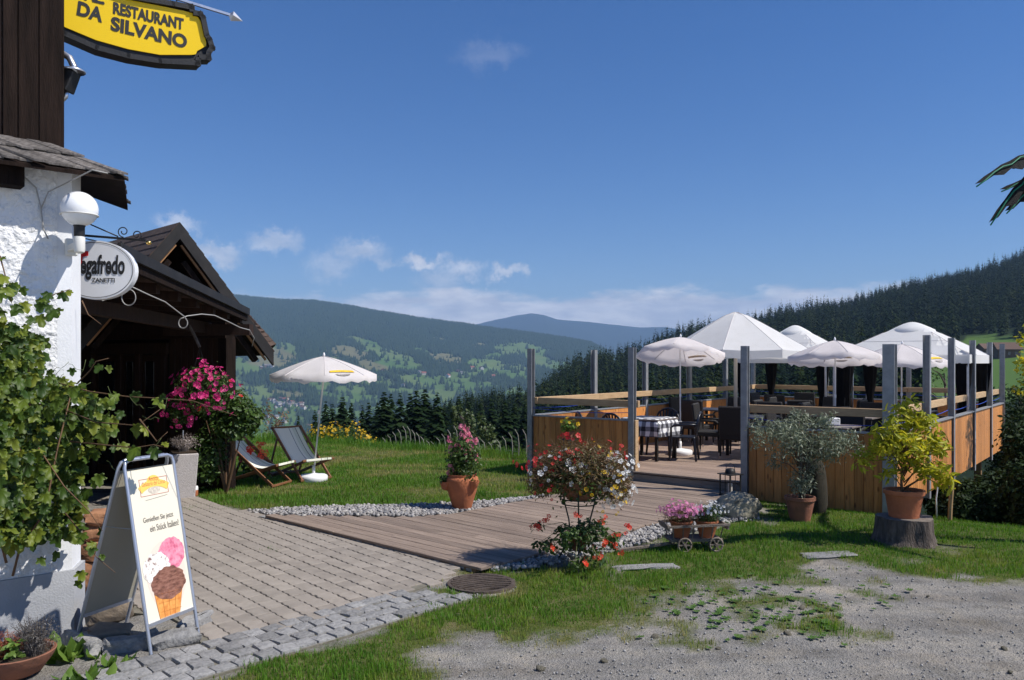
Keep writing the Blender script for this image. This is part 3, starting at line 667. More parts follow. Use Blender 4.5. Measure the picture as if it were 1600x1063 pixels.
def stone_mesh(sx, sy, sz, seed, m, rough=.10, bev=.012, div=0):
    import bmesh
    q = random.Random(seed); bm = bmesh.new(); bmesh.ops.create_cube(bm, size=1.)
    if div: bmesh.ops.subdivide_edges(bm, edges=list(bm.edges), cuts=div, use_grid_fill=True)
    for v in bm.verts:
        v.co.x = v.co.x*sx+q.gauss(0, rough*sx*.35); v.co.y = v.co.y*sy+q.gauss(0, rough*sy*.35); v.co.z = v.co.z*sz+q.gauss(0, rough*sz*.3)
    bmesh.ops.bevel(bm, geom=[e for e in bm.edges if e.calc_face_angle(0) > .6], offset=bev, segments=1 if div else 2, affect='EDGES', profile=.6)
    me = bpy.data.meshes.new('stone'); bm.to_mesh(me); bm.free()
    for p in me.polygons: p.use_smooth = True
    me.set_sharp_from_angle(angle=math.radians(45))
    me.materials.append(m); return me
def build_cobbles():
    root = thing('cobble_border', 'rows of grey granite cobbles edging the block paving', None); root['kind'] = 'structure'; root.location = (-1.2, 6, 0)
    cd = Vector((.685, .729)); pd = Vector((-.729, .685)); o0 = Vector((-1.86, 5.1))
    v = [stone_mesh(.138*R.uniform(.9, 1.06), .135*R.uniform(.92, 1.04), .09, 60+i, m_granite, .09, .014) for i in range(8)]
    b = MB(); pl = [o0+cd*-2.2-pd*.0, o0+cd*2.2-pd*.0, o0+cd*1.95+pd*.62, o0+cd*-2.2+pd*.62]
    b.prism([(p.x+1.2, p.y-6) for p in pl], -.06, .009); b.build('joint_bed', m_joint, root)
    rz = math.atan2(cd.y, cd.x)
    for j in range(4):
        k = -2.1+R.uniform(0, .1)
        while k < 2.2-.1*j:
            stp = R.uniform(.138, .165)
            c = o0+cd*(k+stp/2)+pd*(.075+.152*j+R.gauss(0, .004))
            dr = G(752, 913)
            if math.hypot(c.x-dr.x, c.y-dr.y) > .42: obj('cobble', v[R.randrange(8)], None, root, (c.x+1.2, c.y-6, -.018+R.gauss(0, .004)), (R.gauss(0, .03), R.gauss(0, .03), rz+R.gauss(0, .04)+R.choice([0, math.pi])))
            k += stp
    # a single row between paving and walkway
    root2 = thing('cobble_edging', 'single row of small granite setts beside the walkway', None); root2['kind'] = 'structure'
    a, e = G(415, 809), G(742, 889); root2.location = a; d = (e-a); ln = d.length; d.normalize(); pr = Vector((-d.y, d.x, 0)); k = 0
    while k < ln:
        st = R.uniform(.09, .13); p = d*(k+st/2)-pr*(.05); s = st/.15
        o = obj('cobble', v[R.randrange(8)], None, root2, (p.x, p.y, -.012+R.gauss(0, .003)), (0, 0, math.atan2(d.y, d.x)+R.gauss(0, .05))); o.scale = (s, .75, 1); k += st
build_cobbles()

def board_mesh(m, ln, w, th, bev=.004):
    b = MB(); b.box((0, 0, -th/2), (ln, w, th)); return b.mesh(m, bevel=bev)
def build_walkway():
    A0, B0 = G(408, 804, .06), G(748, 887, .06); ax = (B0-A0); ax.z = 0; ax.normalize(); ay = Vector((-ax.y, ax.x, 0))      # boards run along ax, the walk leads along ay
    root = thing('wooden_walkway', 'brown plank walkway leading up to the terrace step', 'walkway', (A0.x, A0.y, 0), math.atan2(ax.y, ax.x))
    def T(p): d = Vector((p.x-A0.x, p.y-A0.y, 0)); return (d.dot(ay), d.dot(ax))
    lo = sorted(T(G(*p, .06)) for p in ((408,804),(500,806),(640,808),(705,803),(781,789),(860,774),(940,760),(990,751)))
    ro = sorted([T(G(*p, .06)) for p in ((748,887),(762,885),(860,861),(967,833),(1035,813),(1095,792),(1128,778))]+[T(DK(3.98, .06))])
    end = T(DK(2.1, .06))[0]; y = .0
    # far limit: the terrace front, met at a slight angle
    while y < end+.6:
        yc = y+.069; xl = float(np.interp(yc, [p[0] for p in lo], [p[1] for p in lo])); xr = float(np.interp(yc, [p[0] for p in ro], [p[1] for p in ro]))
        # stop under the step: keep only what lies in front of the terrace
        for it in range(60):
            p = A0+ax*xl+ay*yc
            if todeck(p.x, p.y)[1] > .02: xl += .05
            else: break
        for it in range(60):
            p = A0+ax*xr+ay*yc
            if todeck(p.x, p.y)[1] > .02: xr -= .05
            else: break
        if xr-xl > .1:
            ln = xr-xl+R.uniform(-.012, .014)
            # a long run is pieced together from two planks here and there
            cut = [0, ln] if ln < 2.4 or R.random() < .5 else [0, ln*R.choice([.38, .5, .62]), ln]
            for c0, c1 in zip(cut[:-1], cut[1:]):
                obj('board', board_mesh(m_walk, c1-c0-.003, .137, .028), None, root, (xl+(c0+c1)/2, yc, .062+R.gauss(0, .0014)), (R.gauss(0, .004), 0, R.gauss(0, .0012)))
        y += .1435
    b = MB(); pts = [T(G(*p, .02)) for p in ((763,887),(860,863),(967,835),(1035,815),(1095,794),(1128,780))]
    for p, q_ in zip(pts[:-1], pts[1:]): b.bar((p[1]-.03, p[0], .010), (q_[1]-.03, q_[0], .010), .04, .046)
    b.build('side_beam', m_boardside, root)
    MB().bar((.05, .03, .008), ((B0-A0).length-.05, .03, .008), .04, .045).build('edge_beam', m_boardside, root)
build_walkway()

# drain, stepping slabs
def build_drain():
    c = G(752, 913); root = thing('drain_grate', 'round cast-iron drain cover sunk in the grass', 'drain', c, .35)
    b = MB(); b.lathe([(.27, -.02), (.27, .018), (.305, .018), (.31, -.02)], 40); b.build('rim', m_castiron, root, True, auto=40)
    b = MB(); b.lathe([(0, -.05), (.27, -.05)], 30); b.build('shaft', m_black, root)
    for i in range(9):
        yy = -.23+i*.0575; hw = math.sqrt(max(.0, .27**2-yy*yy)); b = MB()
        pts = [(-hw+2*hw*t/8, yy+.035*math.sin(math.pi*t/8), .012) for t in range(9)]
        for p, q_ in zip(pts[:-1], pts[1:]): b.bar(p, q_, .026, .022)
        b.build('grate_bar', m_castiron, root)
build_drain()
for px, py, sx, sy, rz, lab in ((1012,887,.62,.16,.16,'long flat stone slab in the grass behind the drain and flower stand'), (1295,868,.55,.2,.2,'flat pale stone slab in the grass before the tree stump')):
    g = G(px, py); tag(obj('stone_slab', stone_mesh(sx, sy, .06, px, m_granite, .12, .01, 2), None, None, (g.x, g.y, -.012), (0, 0, rz)), lab, 'stone slab')

# ------------------------------------------------------------------ far country: slope, wooded hill, mountains
RIDGE = [(-300,440),(200,450),(371,467),(440,473),(490,474),(540,481),(621,495),(668,502),(721,507),(777,515),(840,523),(879,529),(924,537),(960,556),(1040,600),(1200,640),(2000,660)]
FAR = [(-300,470),(300,500),(600,520),(700,516),(730,511),(760,503),(800,494),(830,489),(850,492),(870,499),(920,503),(960,507),(1000,511),(1040,510),(1080,517),(1200,520),(2000,500)]
CREST = [(400,700),(560,668),(600,655),(650,648),(700,640),(740,630),(790,619),(830,606),(870,585),(920,562),(960,547),(1000,531),(1040,516),(1090,503),(1150,498),(1200,489),(1240,480),(1280,472),(1330,466),(1370,452),(1420,439),(1480,427),(1540,414),(1600,397),(1750,370),(2000,340)]
CR = [(400,200),(600,230),(700,290),(830,430),(920,520),(1000,600),(1100,700),(1300,850),(1600,1000),(2000,1150)]
def ip(t, x): return np.interp(x, [p[0] for p in t], [p[1] for p in t])
TREE_H = 17.
def terr_z(px, Y):
    """height of the country beyond the garden; px is the bearing, Y the distance"""
    px = np.asarray(px, float); Y = np.asarray(Y, float)
    Rc = ip(CR, px); zc = EYE+(HOR-ip(CREST, px))/F*Rc-TREE_H*.8
    z60 = np.interp(px, [300, 830, 1000, 1600], [-17, -17, -13, -7]); 
    z200 = np.interp(px, [300, 560, 650, 900, 1300, 1600], [-50, -48, -36, -24, -14, -9])
    Rr = 4600+0*px; zr = EYE+(HOR-ip(RIDGE, px))/F*Rr
    zf = EYE+(HOR-ip(FAR, px))/F*9800
    nodes = [(14, -4+0*px), (30, -8+0*px), (60, z60), (np.minimum(200, Rc*.8), np.minimum(z200, 1e9)), (Rc, zc), (Rc*1.35, zc-70), (1500, -225+0*px), (2100, -228+0*px), (3300, -228+(zr+228)*.50), (Rr, zr), (5600, zr-170), (7200, np.minimum(zr-100, zf-200)), (9800, zf), (12500, zf-400)]
    ys = [np.broadcast_to(np.asarray(n[0], float), Y.shape) for n in nodes]; zs = [np.broadcast_to(np.asarray(n[1], float), Y.shape) for n in nodes]
    out = np.array(zs[0], float)
    for (y0, z0, y1, z1) in zip(ys[:-1], zs[:-1], ys[1:], zs[1:]):
        t = np.clip((Y-y0)/(y1-y0), 0, 1); ts = t*t*(3-2*t)*.5+t*.5
        out = np.where(Y >= y0, z0+(z1-z0)*ts, out)
    X = (px-800)/F*Y
    amp = np.clip((Y-40)/300, 0, 1)
    out = out+amp*fbm(X/90, Y/90, 61, 3)*6
    a2 = sst(Y, 1900, 2600)
    gul = fbm(X/620, Y/900, 63, 4)
    out = out+a2*gul*np.interp(Y, [2000, 3300, 4400, 4700, 5600, 9000, 9800], [20, 150, 25, 25, 60, 120, 30])
    return np.maximum(out, -310)
MEADOW = [(424,560,38,17,.1),(443,546,22,11,0),(378,574,28,12,.2),(549,552,34,9,.15),(600,551,66,8,.38),(627,570,34,9,.1),(584,573,26,8,.2),(693,562,26,8,.15),(760,572,34,12,.1),(800,580,36,10,.1),(809,545,42,11,.05),(687,531,13,2.5,0),(743,540,14,3,0),(559,589,18,7,0),(390,615,34,15,.1),(452,615,26,7,.1),(421,636,24,9,0),(549,611,28,8,0),(560,624,34,6,-.1),(500,602,18,8,0),(420,668,44,14,0),(446,655,30,8,0),(652,594,36,8,.1),(480,640,40,6,0),(640,612,40,6,.1),(350,600,30,12,0),(360,640,40,16,0),(720,588,26,7,0),(850,565,30,9,.3),(520,560,12,5,0),(330,550,30,14,0),(480,572,20,6,0),(740,602,40,7,.1),(880,575,24,8,.2),(590,540,10,4,.4),(660,550,16,5,.3),(780,556,20,5,0),(840,550,24,6,0),(420,690,60,10,0),(540,650,40,9,0),(620,640,40,9,0),(680,620,40,8,.05),(250,580,40,20,0),(200,620,60,20,0)]
TAN = {0, 3, 6, 15, 11, 12, 7}
def py_of(Y, z): return HOR-(z-EYE)/Y*F
def meadow_mask(px, Y, z):
    py = py_of(Y, z)
    wx = px+26*fbm(px/22, py/9, 71, 3); wy = py+12*fbm(px/22+5, py/9, 73, 3)
    m = np.zeros_like(px); tn = np.zeros_like(px)
    for i, (cx, cy, rx, ry, a) in enumerate(MEADOW):
        dx, dy = wx-cx, wy-cy; c, s = math.cos(a), math.sin(a)
        u = (dx*c+dy*s)/rx; v = (-dx*s+dy*c)/ry
        k = np.clip((1.12-np.sqrt(u*u+v*v))*5, 0, 1); m = np.maximum(m, k)
        if i in TAN: tn = np.maximum(tn, k)
    far = (Y > 1450) & (Y < 4700)
    # pastures along the valley floor and low slope that no outline above names
    low = np.clip((fbm(px/30, py/10, 79, 3)-.02)*12, 0, 1)*np.clip((py-560)/20, 0, 1)*.9
    m = np.maximum(m, low)
    m = m*(np.abs(fbm(px/16, py/5.5, 85, 3)) > .008)                 # hedges and lines of trees between the fields
    right = (Y < 1400)
    return m*far, tn*far
def right_meadow(px, Y):
    z = terr_z(px, Y); py = py_of(Y, z); e = 26*fbm(px/40, py/14, 83, 3)
    top = np.interp(px, [1440, 1500, 1520, 1600, 1700], [560, 533, 522, 530, 528])+e*.25
    return (px+e > 1450) & (Y > 120) & (Y < 900) & (py > top) & (py < 622+e*.3)
def build_country():
    pxs = np.concatenate([np.arange(-700, 200, 30), np.arange(200, 1000, 4), np.arange(1000, 1700, 7), np.arange(1700, 2400, 30)])
    Ys = np.concatenate([np.geomspace(14, 1500, 90), np.linspace(1530, 4650, 210), np.linspace(4700, 12500, 70)])
    PX, YY = np.meshgrid(pxs, Ys); Z = terr_z(PX, YY); X = (PX-800)/F*YY
    md, tn = meadow_mask(PX, YY, Z); md = np.maximum(md, right_meadow(PX, YY).astype(float))
    n, mth = PX.shape; idx = np.arange(n*mth).reshape(n, mth)
    Fc = np.stack([idx[:-1, :-1], idx[:-1, 1:], idx[1:, 1:], idx[1:, :-1]], -1).reshape(-1, 4)
    me = npmesh(np.stack([X, YY, Z], -1).reshape(-1, 3), Fc, True, attrs={'meadow': md.ravel(), 'field': tn.ravel()})
    m = bpy.data.materials.new('hill_country'); m.use_nodes = True; nt = m.node_tree; N = nt.nodes; L = nt.links
    bs = N['Principled BSDF']; bs.inputs['Roughness'].default_value = .95; bs.inputs['Specular IOR Level'].default_value = .1
    tc = N.new('ShaderNodeTexCoord')
    def noise(sc, det=5):
        q = N.new('ShaderNodeTexNoise'); q.inputs['Scale'].default_value = sc; q.inputs['Detail'].default_value = det; L.new(tc.outputs['Object'], q.inputs['Vector']); return q.outputs['Fac']
    def mixc(fac, a, b):
        x = N.new('ShaderNodeMix'); x.data_type = 'RGBA'; L.new(fac, x.inputs['Factor'])
        for s_, v in (('A', a), ('B', b)):
            if isinstance(v, tuple): x.inputs[s_].default_value = (*v, 1)
            else: L.new(v, x.inputs[s_])
        return x.outputs['Result']
    def att(nm): a = N.new('ShaderNodeAttribute'); a.attribute_name = nm; return a.outputs['Fac']
    forest = mixc(noise(.02), (.008,.018,.008), (.018,.030,.011))
    pv = N.new('ShaderNodeTexVoronoi'); pv.inputs['Scale'].default_value = .0065; L.new(tc.outputs['Object'], pv.inputs['Vector']); ps = N.new('ShaderNodeSeparateColor'); L.new(pv.outputs['Color'], ps.inputs[0])
    meadow = mixc(ps.outputs[0], mixc(noise(.006, 3), (.050,.112,.021), (.080,.138,.032)), mixc(noise(.01, 3), (.092,.150,.036), (.125,.150,.050)))
    field = mixc(noise(.008, 3), (.155,.14,.065), (.11,.115,.048))
    g = mixc(att('field'), meadow, field)
    L.new(mixc(att('meadow'), forest, g), bs.inputs['Base Color'])
    o = obj('hills', me, m); tag(o, 'wooded mountains with meadows across the valley and the slope below the garden', None, kind='structure')
build_country()

def spruce_parts(seed, h, rad, nw, nb, rough=.3):
    q = np.random.default_rng(seed); V = []; Fc = []
    for i in range(nw):
        t0 = (i+q.random()*.6)/nw
        for j in range(nb):
            t = min(.995, max(0, t0+q.normal()*1.1/nw)); z = h*(.06+.94*t); L_ = rad*((1-t)**.85)*(1-.25*max(0, .12-t)/.12)+.025*rad
            a = 6.283*(j+q.random()*.8)/nb+i*1.7; l = L_*(1-rough+2*rough*q.random()); w = l*.21+.025*rad; dr = l*(.35+.55*q.random())
            c, s = math.cos(a), math.sin(a); b = len(V)
            V += [(0, 0, z+.05*h*(1-t)*.3), (c*l*.62-s*w, s*l*.62+c*w, z-dr*.5), (c*l, s*l, z-dr*.85), (c*l*.62+s*w, s*l*.62-c*w, z-dr*.5)]
            Fc.append((b, b+1, b+2, b+3))
    return np.array(V), np.array(Fc)
def forest():
    # the wooded hill on the right: nobody could count its trees
    base = [spruce_parts(s, 1., (.14, .17, .20, .24)[s], 11, 6) for s in range(4)]; base2 = [spruce_parts(10+s, 1., (.14, .17, .20, .23)[s], 20, 8) for s in range(4)]
    n = 19000; px = np.concatenate([NR.uniform(560, 1780, 15000), NR.uniform(540, 900, 4000)]); Rc = ip(CR, px); Y = np.sqrt(NR.uniform(0, 1, n))*Rc*1.03
    k = Y > np.interp(px, [560, 850, 1000, 1500, 1780], [130, 120, 95, 110, 110]); k &= NR.random(n) < np.where(px < 950, .95, np.clip(Rc/1000, .3, 1))
    k &= ~right_meadow(px, Y); k &= ~((px > 1440) & (Y < 330))
    px, Y = px[k], Y[k]; z = terr_z(px, Y); X = (px-800)/F*Y; n = len(X); h = NR.uniform(8, 18.5, n)*np.where(NR.random(n) < .15, .65, 1)*np.clip(1+1.1*fbm(X/45, Y/45, 64, 3), .6, 1.35)
    parts = []; near = Y < 330
    for i in range(4):
        for nr_, bs in ((True, base2), (False, base)):
            s = (np.arange(n) % 4 == i) & (near == nr_)
            if s.sum(): parts.append(scatter(bs[i][0], bs[i][1], np.column_stack([X, Y, z-.5])[s], rot_from(np.tile([0., 0., 1.], (s.sum(), 1))+NR.normal(0, .015, (s.sum(), 3)), NR.random(s.sum())*6.28), h[s]))
    V, Fc, r = merge(parts); tag(obj('spruce_forest', npmesh(V, Fc, rnd=r), l_hill, kind='stuff'), 'dense dark spruce forest covering the hill behind the terrace')
    # crowns on the far mountains
    n = 75000; px = NR.uniform(250, 1000, n); Y = np.sqrt(NR.uniform(2000**2, 4680**2, n)); z = terr_z(px, Y); md, _ = meadow_mask(px, Y, z)
    k = NR.random(n) > md*1.1-.055; px, Y, z = px[k], Y[k], z[k]; X = (px-800)/F*Y; n = len(X)
    cone = (np.array([(.30,0,0),(0,.30,0),(-.30,0,0),(0,-.30,0),(0,0,1.)]), np.array([(0,1,4),(1,2,4),(2,3,4),(3,0,4)]))
    V, Fc, r = scatter(cone[0], cone[1], np.column_stack([X, Y, z-2]), rot_from(np.tile([0., 0., 1.], (n, 1)), NR.random(n)*6.28), NR.uniform(13, 26, n))
    tag(obj('mountain_forest', npmesh(V, Fc, rnd=r), l_farwood, kind='stuff'), 'far forest on the mountain slopes across the valley')
forest()

# spruces and other trees just below the garden: one by one
def tree_trunk(h, r, m=m_bark):
    b = MB(); b.tube([(0, 0, 0), (0, 0, h*.5), (0, 0, h*.95)], [r, r*.6, .03], 7); return b.mesh(m)
SPR = []
for s in range(5):
    V, Fc = spruce_parts(100+s, 18., 3.0+.22*s, 64, 13, .32); me = npmesh(V, Fc, rnd=np.repeat(NR.random(len(Fc)), 4)); me.materials.append(l_spruce); SPR.append(me)
TRK = tree_trunk(17.5, .28)
spruces = [(466,648,62,.55),(509,626,72,.9),(519,630,58,.8),(535,619,66,1.),(549,628,70,.9),(566,632,60,.8),(576,628,70,.9),(600,611,60,1.05),(611,614,70,1.),(625,613,58,.95),(641,614,74,1.05),(651,609,62,1.),(664,607,70,1.1),(683,612,60,1.05),(703,626,78,1.),(717,618,70,1.),(732,620,86,1.1),(750,627,95,1.1),(768,624,72,1.),(789,626,66,1.),(804,631,85,1.1),(820,630,75,1.),(842,628,90,1.1),(492,640,80,.8),(590,628,85,.9),(672,628,92,.95),(695,634,100,.95)]
ORD = 'first second third fourth fifth sixth seventh eighth ninth tenth eleventh twelfth thirteenth fourteenth fifteenth sixteenth seventeenth eighteenth nineteenth twentieth twenty-first twenty-second twenty-third twenty-fourth twenty-fifth twenty-sixth twenty-seventh'.split()
spruces.sort()
for i, (px, ty, D, w) in enumerate(spruces):
    top = W(px, ty, D); zg = float(terr_z(px, D)); h = max(top.z-zg+.5, 7.)
    o = thing('spruce_tree', 'dark spruce below the lawn edge, %s of the row counted from the left' % ORD[i], 'tree', (top.x, top.y, top.z-h), R.uniform(0, 6.28), 'spruces below the lawn')
    s = h/18.
    if px == 466: o['label'] = 'small lone spruce beside the striped deck chair, left of the others'; del o['group']
    c = obj('crown', SPR[i % 5], None, o); t = obj('trunk', TRK, None, o)
    c.scale = (1.25*w*max(.7, s), 1.25*w*max(.7, s), s); t.scale = (1, 1, s)
def leafy_tree(px, ty, D, rx, rz, label, m, n=2600, h=None, size=.3, name='birch_tree', sparse=False):
    top = W(px, ty, D); zg = float(terr_z(px, D)) if D > 30 else top.z-(h or 5); h = top.z-zg
    o = thing(name, label, 'tree', (top.x, top.y, zg))
    parts = []; q = random.Random(int(px)); b = MB(); b.tube([(0, 0, 0), (.1, 0, h*.5), (0, .1, h*.96)], [h*.018, h*.012, .02], 7)
    nl = 13
    for k in range(nl):
        t = .35+.6*k/nl; a = k*2.4; l = rx*(1-abs(t-.6)*1.1)*q.uniform(.6, 1.); zc = h-2*rz+2*rz*(k+.5)/nl
        e = Vector((math.cos(a)*l, math.sin(a)*l, zc)); b.tube([(0, 0, zc-l*.7), e*.5+Vector((0, 0, (zc-l*.3)*.5)), e], [h*.006, h*.004, .01], 5)
        parts.append(leaf_mesh(n//nl, e, (rx*.42, rx*.42, rz*.26), size, LV_KITE, .2, .3))
    b.build('trunk', m_bark, o); foliage('crown', parts, m, o)
    return o
leafy_tree(724, 642, 46, .95, 2.4, 'round pale-green birch in front of the spruces behind the pink flowers', l_birch, 3000, size=.22)
leafy_tree(759, 660, 40, .75, 2.0, 'slim grey-green young birch right of the larger one by the fence', l_birch, 1600, size=.2)
leafy_tree(431, 640, 46, .9, 2.8, 'thin see-through pale tree behind the striped deck chair', l_brown, 900, size=.16)

# houses
m_hwall = [M('house_wall_%s' % k, c, rough=.9) for k, c in (('white', (.50,.49,.47)), ('cream', (.42,.38,.31)), ('timber', (.16,.10,.07)))]
m_hroof = [M('house_roof_%s' % k, c, rough=.9) for k, c in (('red', (.24,.085,.055)), ('brown', (.12,.075,.055)), ('grey', (.16,.155,.16)))]
def far_house(px, py, D, w, wi, ri, label, group, rz=None, z=None):
    zt = float(terr_z(px, D)); p = Vector(((px-800)/F*D, D, zt-1))
    o = thing('farm_house', label, 'house', p, R.uniform(0, 3.14) if rz is None else rz, group)
    d = w*.7; h = w*.42+1
    b = MB(); b.box((0, 0, h/2), (w, d, h)); b.add([(-w/2, -d/2, h), (-w/2, d/2, h), (-w/2, 0, h+d*.38), (w/2, -d/2, h), (w/2, d/2, h), (w/2, 0, h+d*.38)], [(0, 2, 1), (3, 4, 5)]); b.build('wall', m_hwall[wi], o)
    b = MB(); e = .8
    for s in (-1, 1): b.slab([(-w/2-e, s*(d/2+e), h-.38*e*1.1), (w/2+e, s*(d/2+e), h-.38*e*1.1), (w/2+e, 0, h+d*.38+.3), (-w/2-e, 0, h+d*.38+.3)][::s], .35)
    b.build('roof', m_hroof[ri], o)
    return o
def find_D(px, py):                      # distance at which the far slope is seen at this row
    Ys = np.linspace(1500, 4600, 400); zz = terr_z(np.full(400, px), Ys); pp = py_of(Ys, zz)
    k = np.where((pp <= py))[0]
    return float(Ys[k[0]]) if len(k) else 2000.
hq = random.Random(9)
vil = [(hq.gauss(452, 17), hq.gauss(633, 5.0)) for _ in range(26)]+[(hq.gauss(425, 16), hq.gauss(654, 3)) for _ in range(9)]
for px, py in vil:
    far_house(px, py, find_D(px, py), hq.uniform(10, 17), hq.choice([0, 0, 1]), hq.choice([0, 1, 1, 2]), 'small pale house of the village on the valley floor', 'village houses in the valley')
for px, py in ((415,574),(423,576),(409,577),(655,584),(662,586),(700,590),(716,582),(722,584),(738,577),(752,578),(598,582),(575,640),(480,668),(364,680),(345,592),(445,662),(770,590),(630,605)):
    far_house(px, py, find_D(px, py), hq.uniform(13, 20), hq.choice([0, 0, 1, 2]), hq.choice([0, 1, 2]), 'lone farmhouse among the meadows on the far slope', 'scattered farms on the far slope')
def near_row(px, py):
    Ys = np.linspace(150, 800, 500); pp = py_of(Ys, terr_z(np.full(500, float(px)), Ys)); k = np.where(pp <= py)[0]
    return float(Ys[k[0]]) if len(k) else 470.
def near_farm(px, py, D, w, lab, rz):
    D = near_row(px, py); w = w*D/470
    o = far_house(px, py, D, w, 2, 1, lab, None, rz)
    d = w*.7; h = w*.42+1
    for x in (-.3, 0, .3):
        f = MB().box((w*x, -d/2-.05, h*.55), (w*.09, .1, h*.28)).build('window', m_hwall[0], o); MB().box((w*x, -d/2-.12, h*.55), (w*.07, .06, h*.24)).build('pane', m_glass, f)
    return o
near_farm(1572, 559, 470, 12, 'brown farmhouse with hipped-looking dark roof on the right-hand meadow', -.15)
near_farm(1541, 553, 500, 8, 'small brown barn half hidden behind the gazebo roof on the meadow', .2)

# the air: haze that turns far things blue
def haze():
    b = MB(); b.box((0, 5600, 285), (36000, 15000, 1230))
    m = bpy.data.materials.new('haze'); m.use_nodes = True; N = m.node_tree.nodes; N.remove(N['Principled BSDF'])
    v = N.new('ShaderNodeVolumePrincipled'); v.inputs['Color'].default_value = (.40,.63,1.,1); v.inputs['Density'].default_value = 1.02e-4; v.inputs['Anisotropy'].default_value = .0
    m.node_tree.links.new(v.outputs[0], N['Material Output'].inputs['Volume'])
    try: m.cycles.homogeneous_volume = True
    except Exception: pass
    o = b.build('haze', m); tag(o, 'thin blue haze filling the valley air', None, kind='stuff')
haze()
# ------------------------------------------------------------------ the white house corner with its dark timber storey
HS = 1.07
CN = Vector((-3.192, 5.80, 0))*HS; WD = Vector((.746, .666, 0)); WN = Vector((.666, -.746, 0)); S1 = Vector((-3.267, 6.06, 0))*HS
def WP(k, off=0., z=0.): p = CN-WD*k+WN*off; return Vector((p.x, p.y, z))        # point k metres left of the corner, off the wall
def build_house():
    root = thing('white_house', 'white rough-plastered house corner with grey plinth and dark timber upper storey', 'house', WP(0))
    o = -CN
    def L(p, z=None): q = Vector(p)-CN; return Vector((q.x, q.y, p.z if z is None else z))
    a = WP(3.2); back = Vector((-6.2, 6.7, 0)); s1 = S1
    # rough plaster body: a fine grid pushed in and out so that the sun rakes over real relief
    nx, nz = 150, 300; K = np.linspace(.10, 1.3, nx); Z = np.linspace(.395, 3.52, nz); KK, ZZ = np.meshgrid(K, Z)
    rel = .034*fbm(KK*22, ZZ*22, 91, 4)+.014*np.abs(fbm(KK*55, ZZ*55, 95, 2)); rel = rel*sst(KK, .10, .14)
    PX = -WD.x*KK+WN.x*(rel+.004); PY = -WD.y*KK+WN.y*(rel+.004)
    idx = np.arange(nx*nz).reshape(nz, nx); Fc = np.stack([idx[:-1, 1:], idx[:-1, :-1], idx[1:, :-1], idx[1:, 1:]], -1).reshape(-1, 4)
    obj('rough_plaster', npmesh(np.stack([PX, PY, ZZ], -1).reshape(-1, 3), Fc, True), m_plaster, root)
    b = MB(); b.prism([L(p)[:2] for p in (a, CN, s1, back)], .387, 3.54); b.build('wall', m_smooth_plaster, root)
    out = lambda p: L(p)[:2]
    b = MB(); b.prism([out(WP(3.2, .015)), out(CN+WN*.015+WD*.015), out(s1+Vector((.025, .02, 0))), out(back+Vector((0, .02, 0)))], -.3, .385); b.build('plinth', m_plinth, root)
    # timber storey: planks and a corner post
    x = .10; ws = (.11, .14, .10, .15, .16, .14, .16, .2, .2)
    for i, w in enumerate(ws):
        b = MB(); p = L(WP(x+w/2, -.10)); b.box((p.x, p.y, 4.62), (w-.006, .06+.012*(i % 3), 2.2), Matrix.Rotation(math.atan2(WD.y, WD.x), 3, 'Z')); b.build('plank', m_darkwood, root, bevel=.004); x += w
    b = MB(); p = L(WP(.085, -.22)); b.box((p.x, p.y, 4.62), (.10, .30, 2.2), Matrix.Rotation(math.atan2(WD.y, WD.x), 3, 'Z')); b.build('corner_post', m_darkwood, root, bevel=.008)
    # dark beam end under the eave at the left
    b = MB(); p0, p1 = L(WP(.35, .10, 3.3482)), L(WP(1.6, .10, 3.3482)); b.bar(p0, p1, .16, .14); b.build('eave_beam', m_darkwood, root)
    # skirt roof of wooden shingles
    oc = Vector((-2.81, 5.80, 0))*HS; rf = MB()
    I = lambda k, z: L(WP(k, -.06), z); O = lambda k, z: Vector((oc.x-WD.x*k-CN.x, oc.y-WD.y*k-CN.y, z))
    b = MB(); b.slab([I(1.6, 3.6264), O(1.6, 3.4284), O(.0, 3.4284), I(.13, 3.6264)][::-1], .03); 
    bk = Vector((-.55, 1.2, 0)); b.slab([I(.13, 3.6264), O(0, 3.4284), O(0, 3.4284)+bk, I(.13, 3.6264)+bk][::-1], .03); roof = b.build('skirt_roof', m_darkwood, root)
    k = -.02; q = random.Random(4)
    while k < 1.5:
        w = q.uniform(.07, .12); e = q.uniform(-.03, .02); dz = q.uniform(0, .008)
        qd = [I(k*1.0+.13, 3.6532+dz), I(k+w-.006+.13, 3.6532+dz), O(k+w-.006, 3.4573+dz)-WN*e, O(k, 3.4573+dz)-WN*e]
        b = MB(); b.slab(qd, .016); b.build('shingle', m_shingle, roof)
        dz2 = q.uniform(.012, .02); f = .5+q.uniform(-.05, .05)
        qd = [I(k+.02+.13, 3.6692+dz2), I(k+.02+w-.008+.13, 3.6692+dz2), (I(k+.02+w-.008+.13, 3.6692+dz2)*(1-f)+O(k+.02+w-.008, 3.4734+dz2)*f), (I(k+.02+.13, 3.6692+dz2)*(1-f)+O(k+.02, 3.4734+dz2)*f)]
        b = MB(); b.slab(qd, .014); b.build('shingle', m_shingle, roof); k += w
    k = 0.
    while k < 1.1:
        w = q.uniform(.08, .12); t0, t1 = k/1.2, (k+w-.006)/1.2; e = q.uniform(-.01, .03)
        qd = [I(.13, 3.6564)+bk*t1, I(.13, 3.6564)+bk*t0, O(0, 3.4552)+bk*t0+Vector((e, 0, 0)), O(0, 3.4552)+bk*t1+Vector((e, 0, 0))]
        b = MB(); b.slab(qd, .016); b.build('shingle', m_shingle, roof); k += w
    return root
build_house()
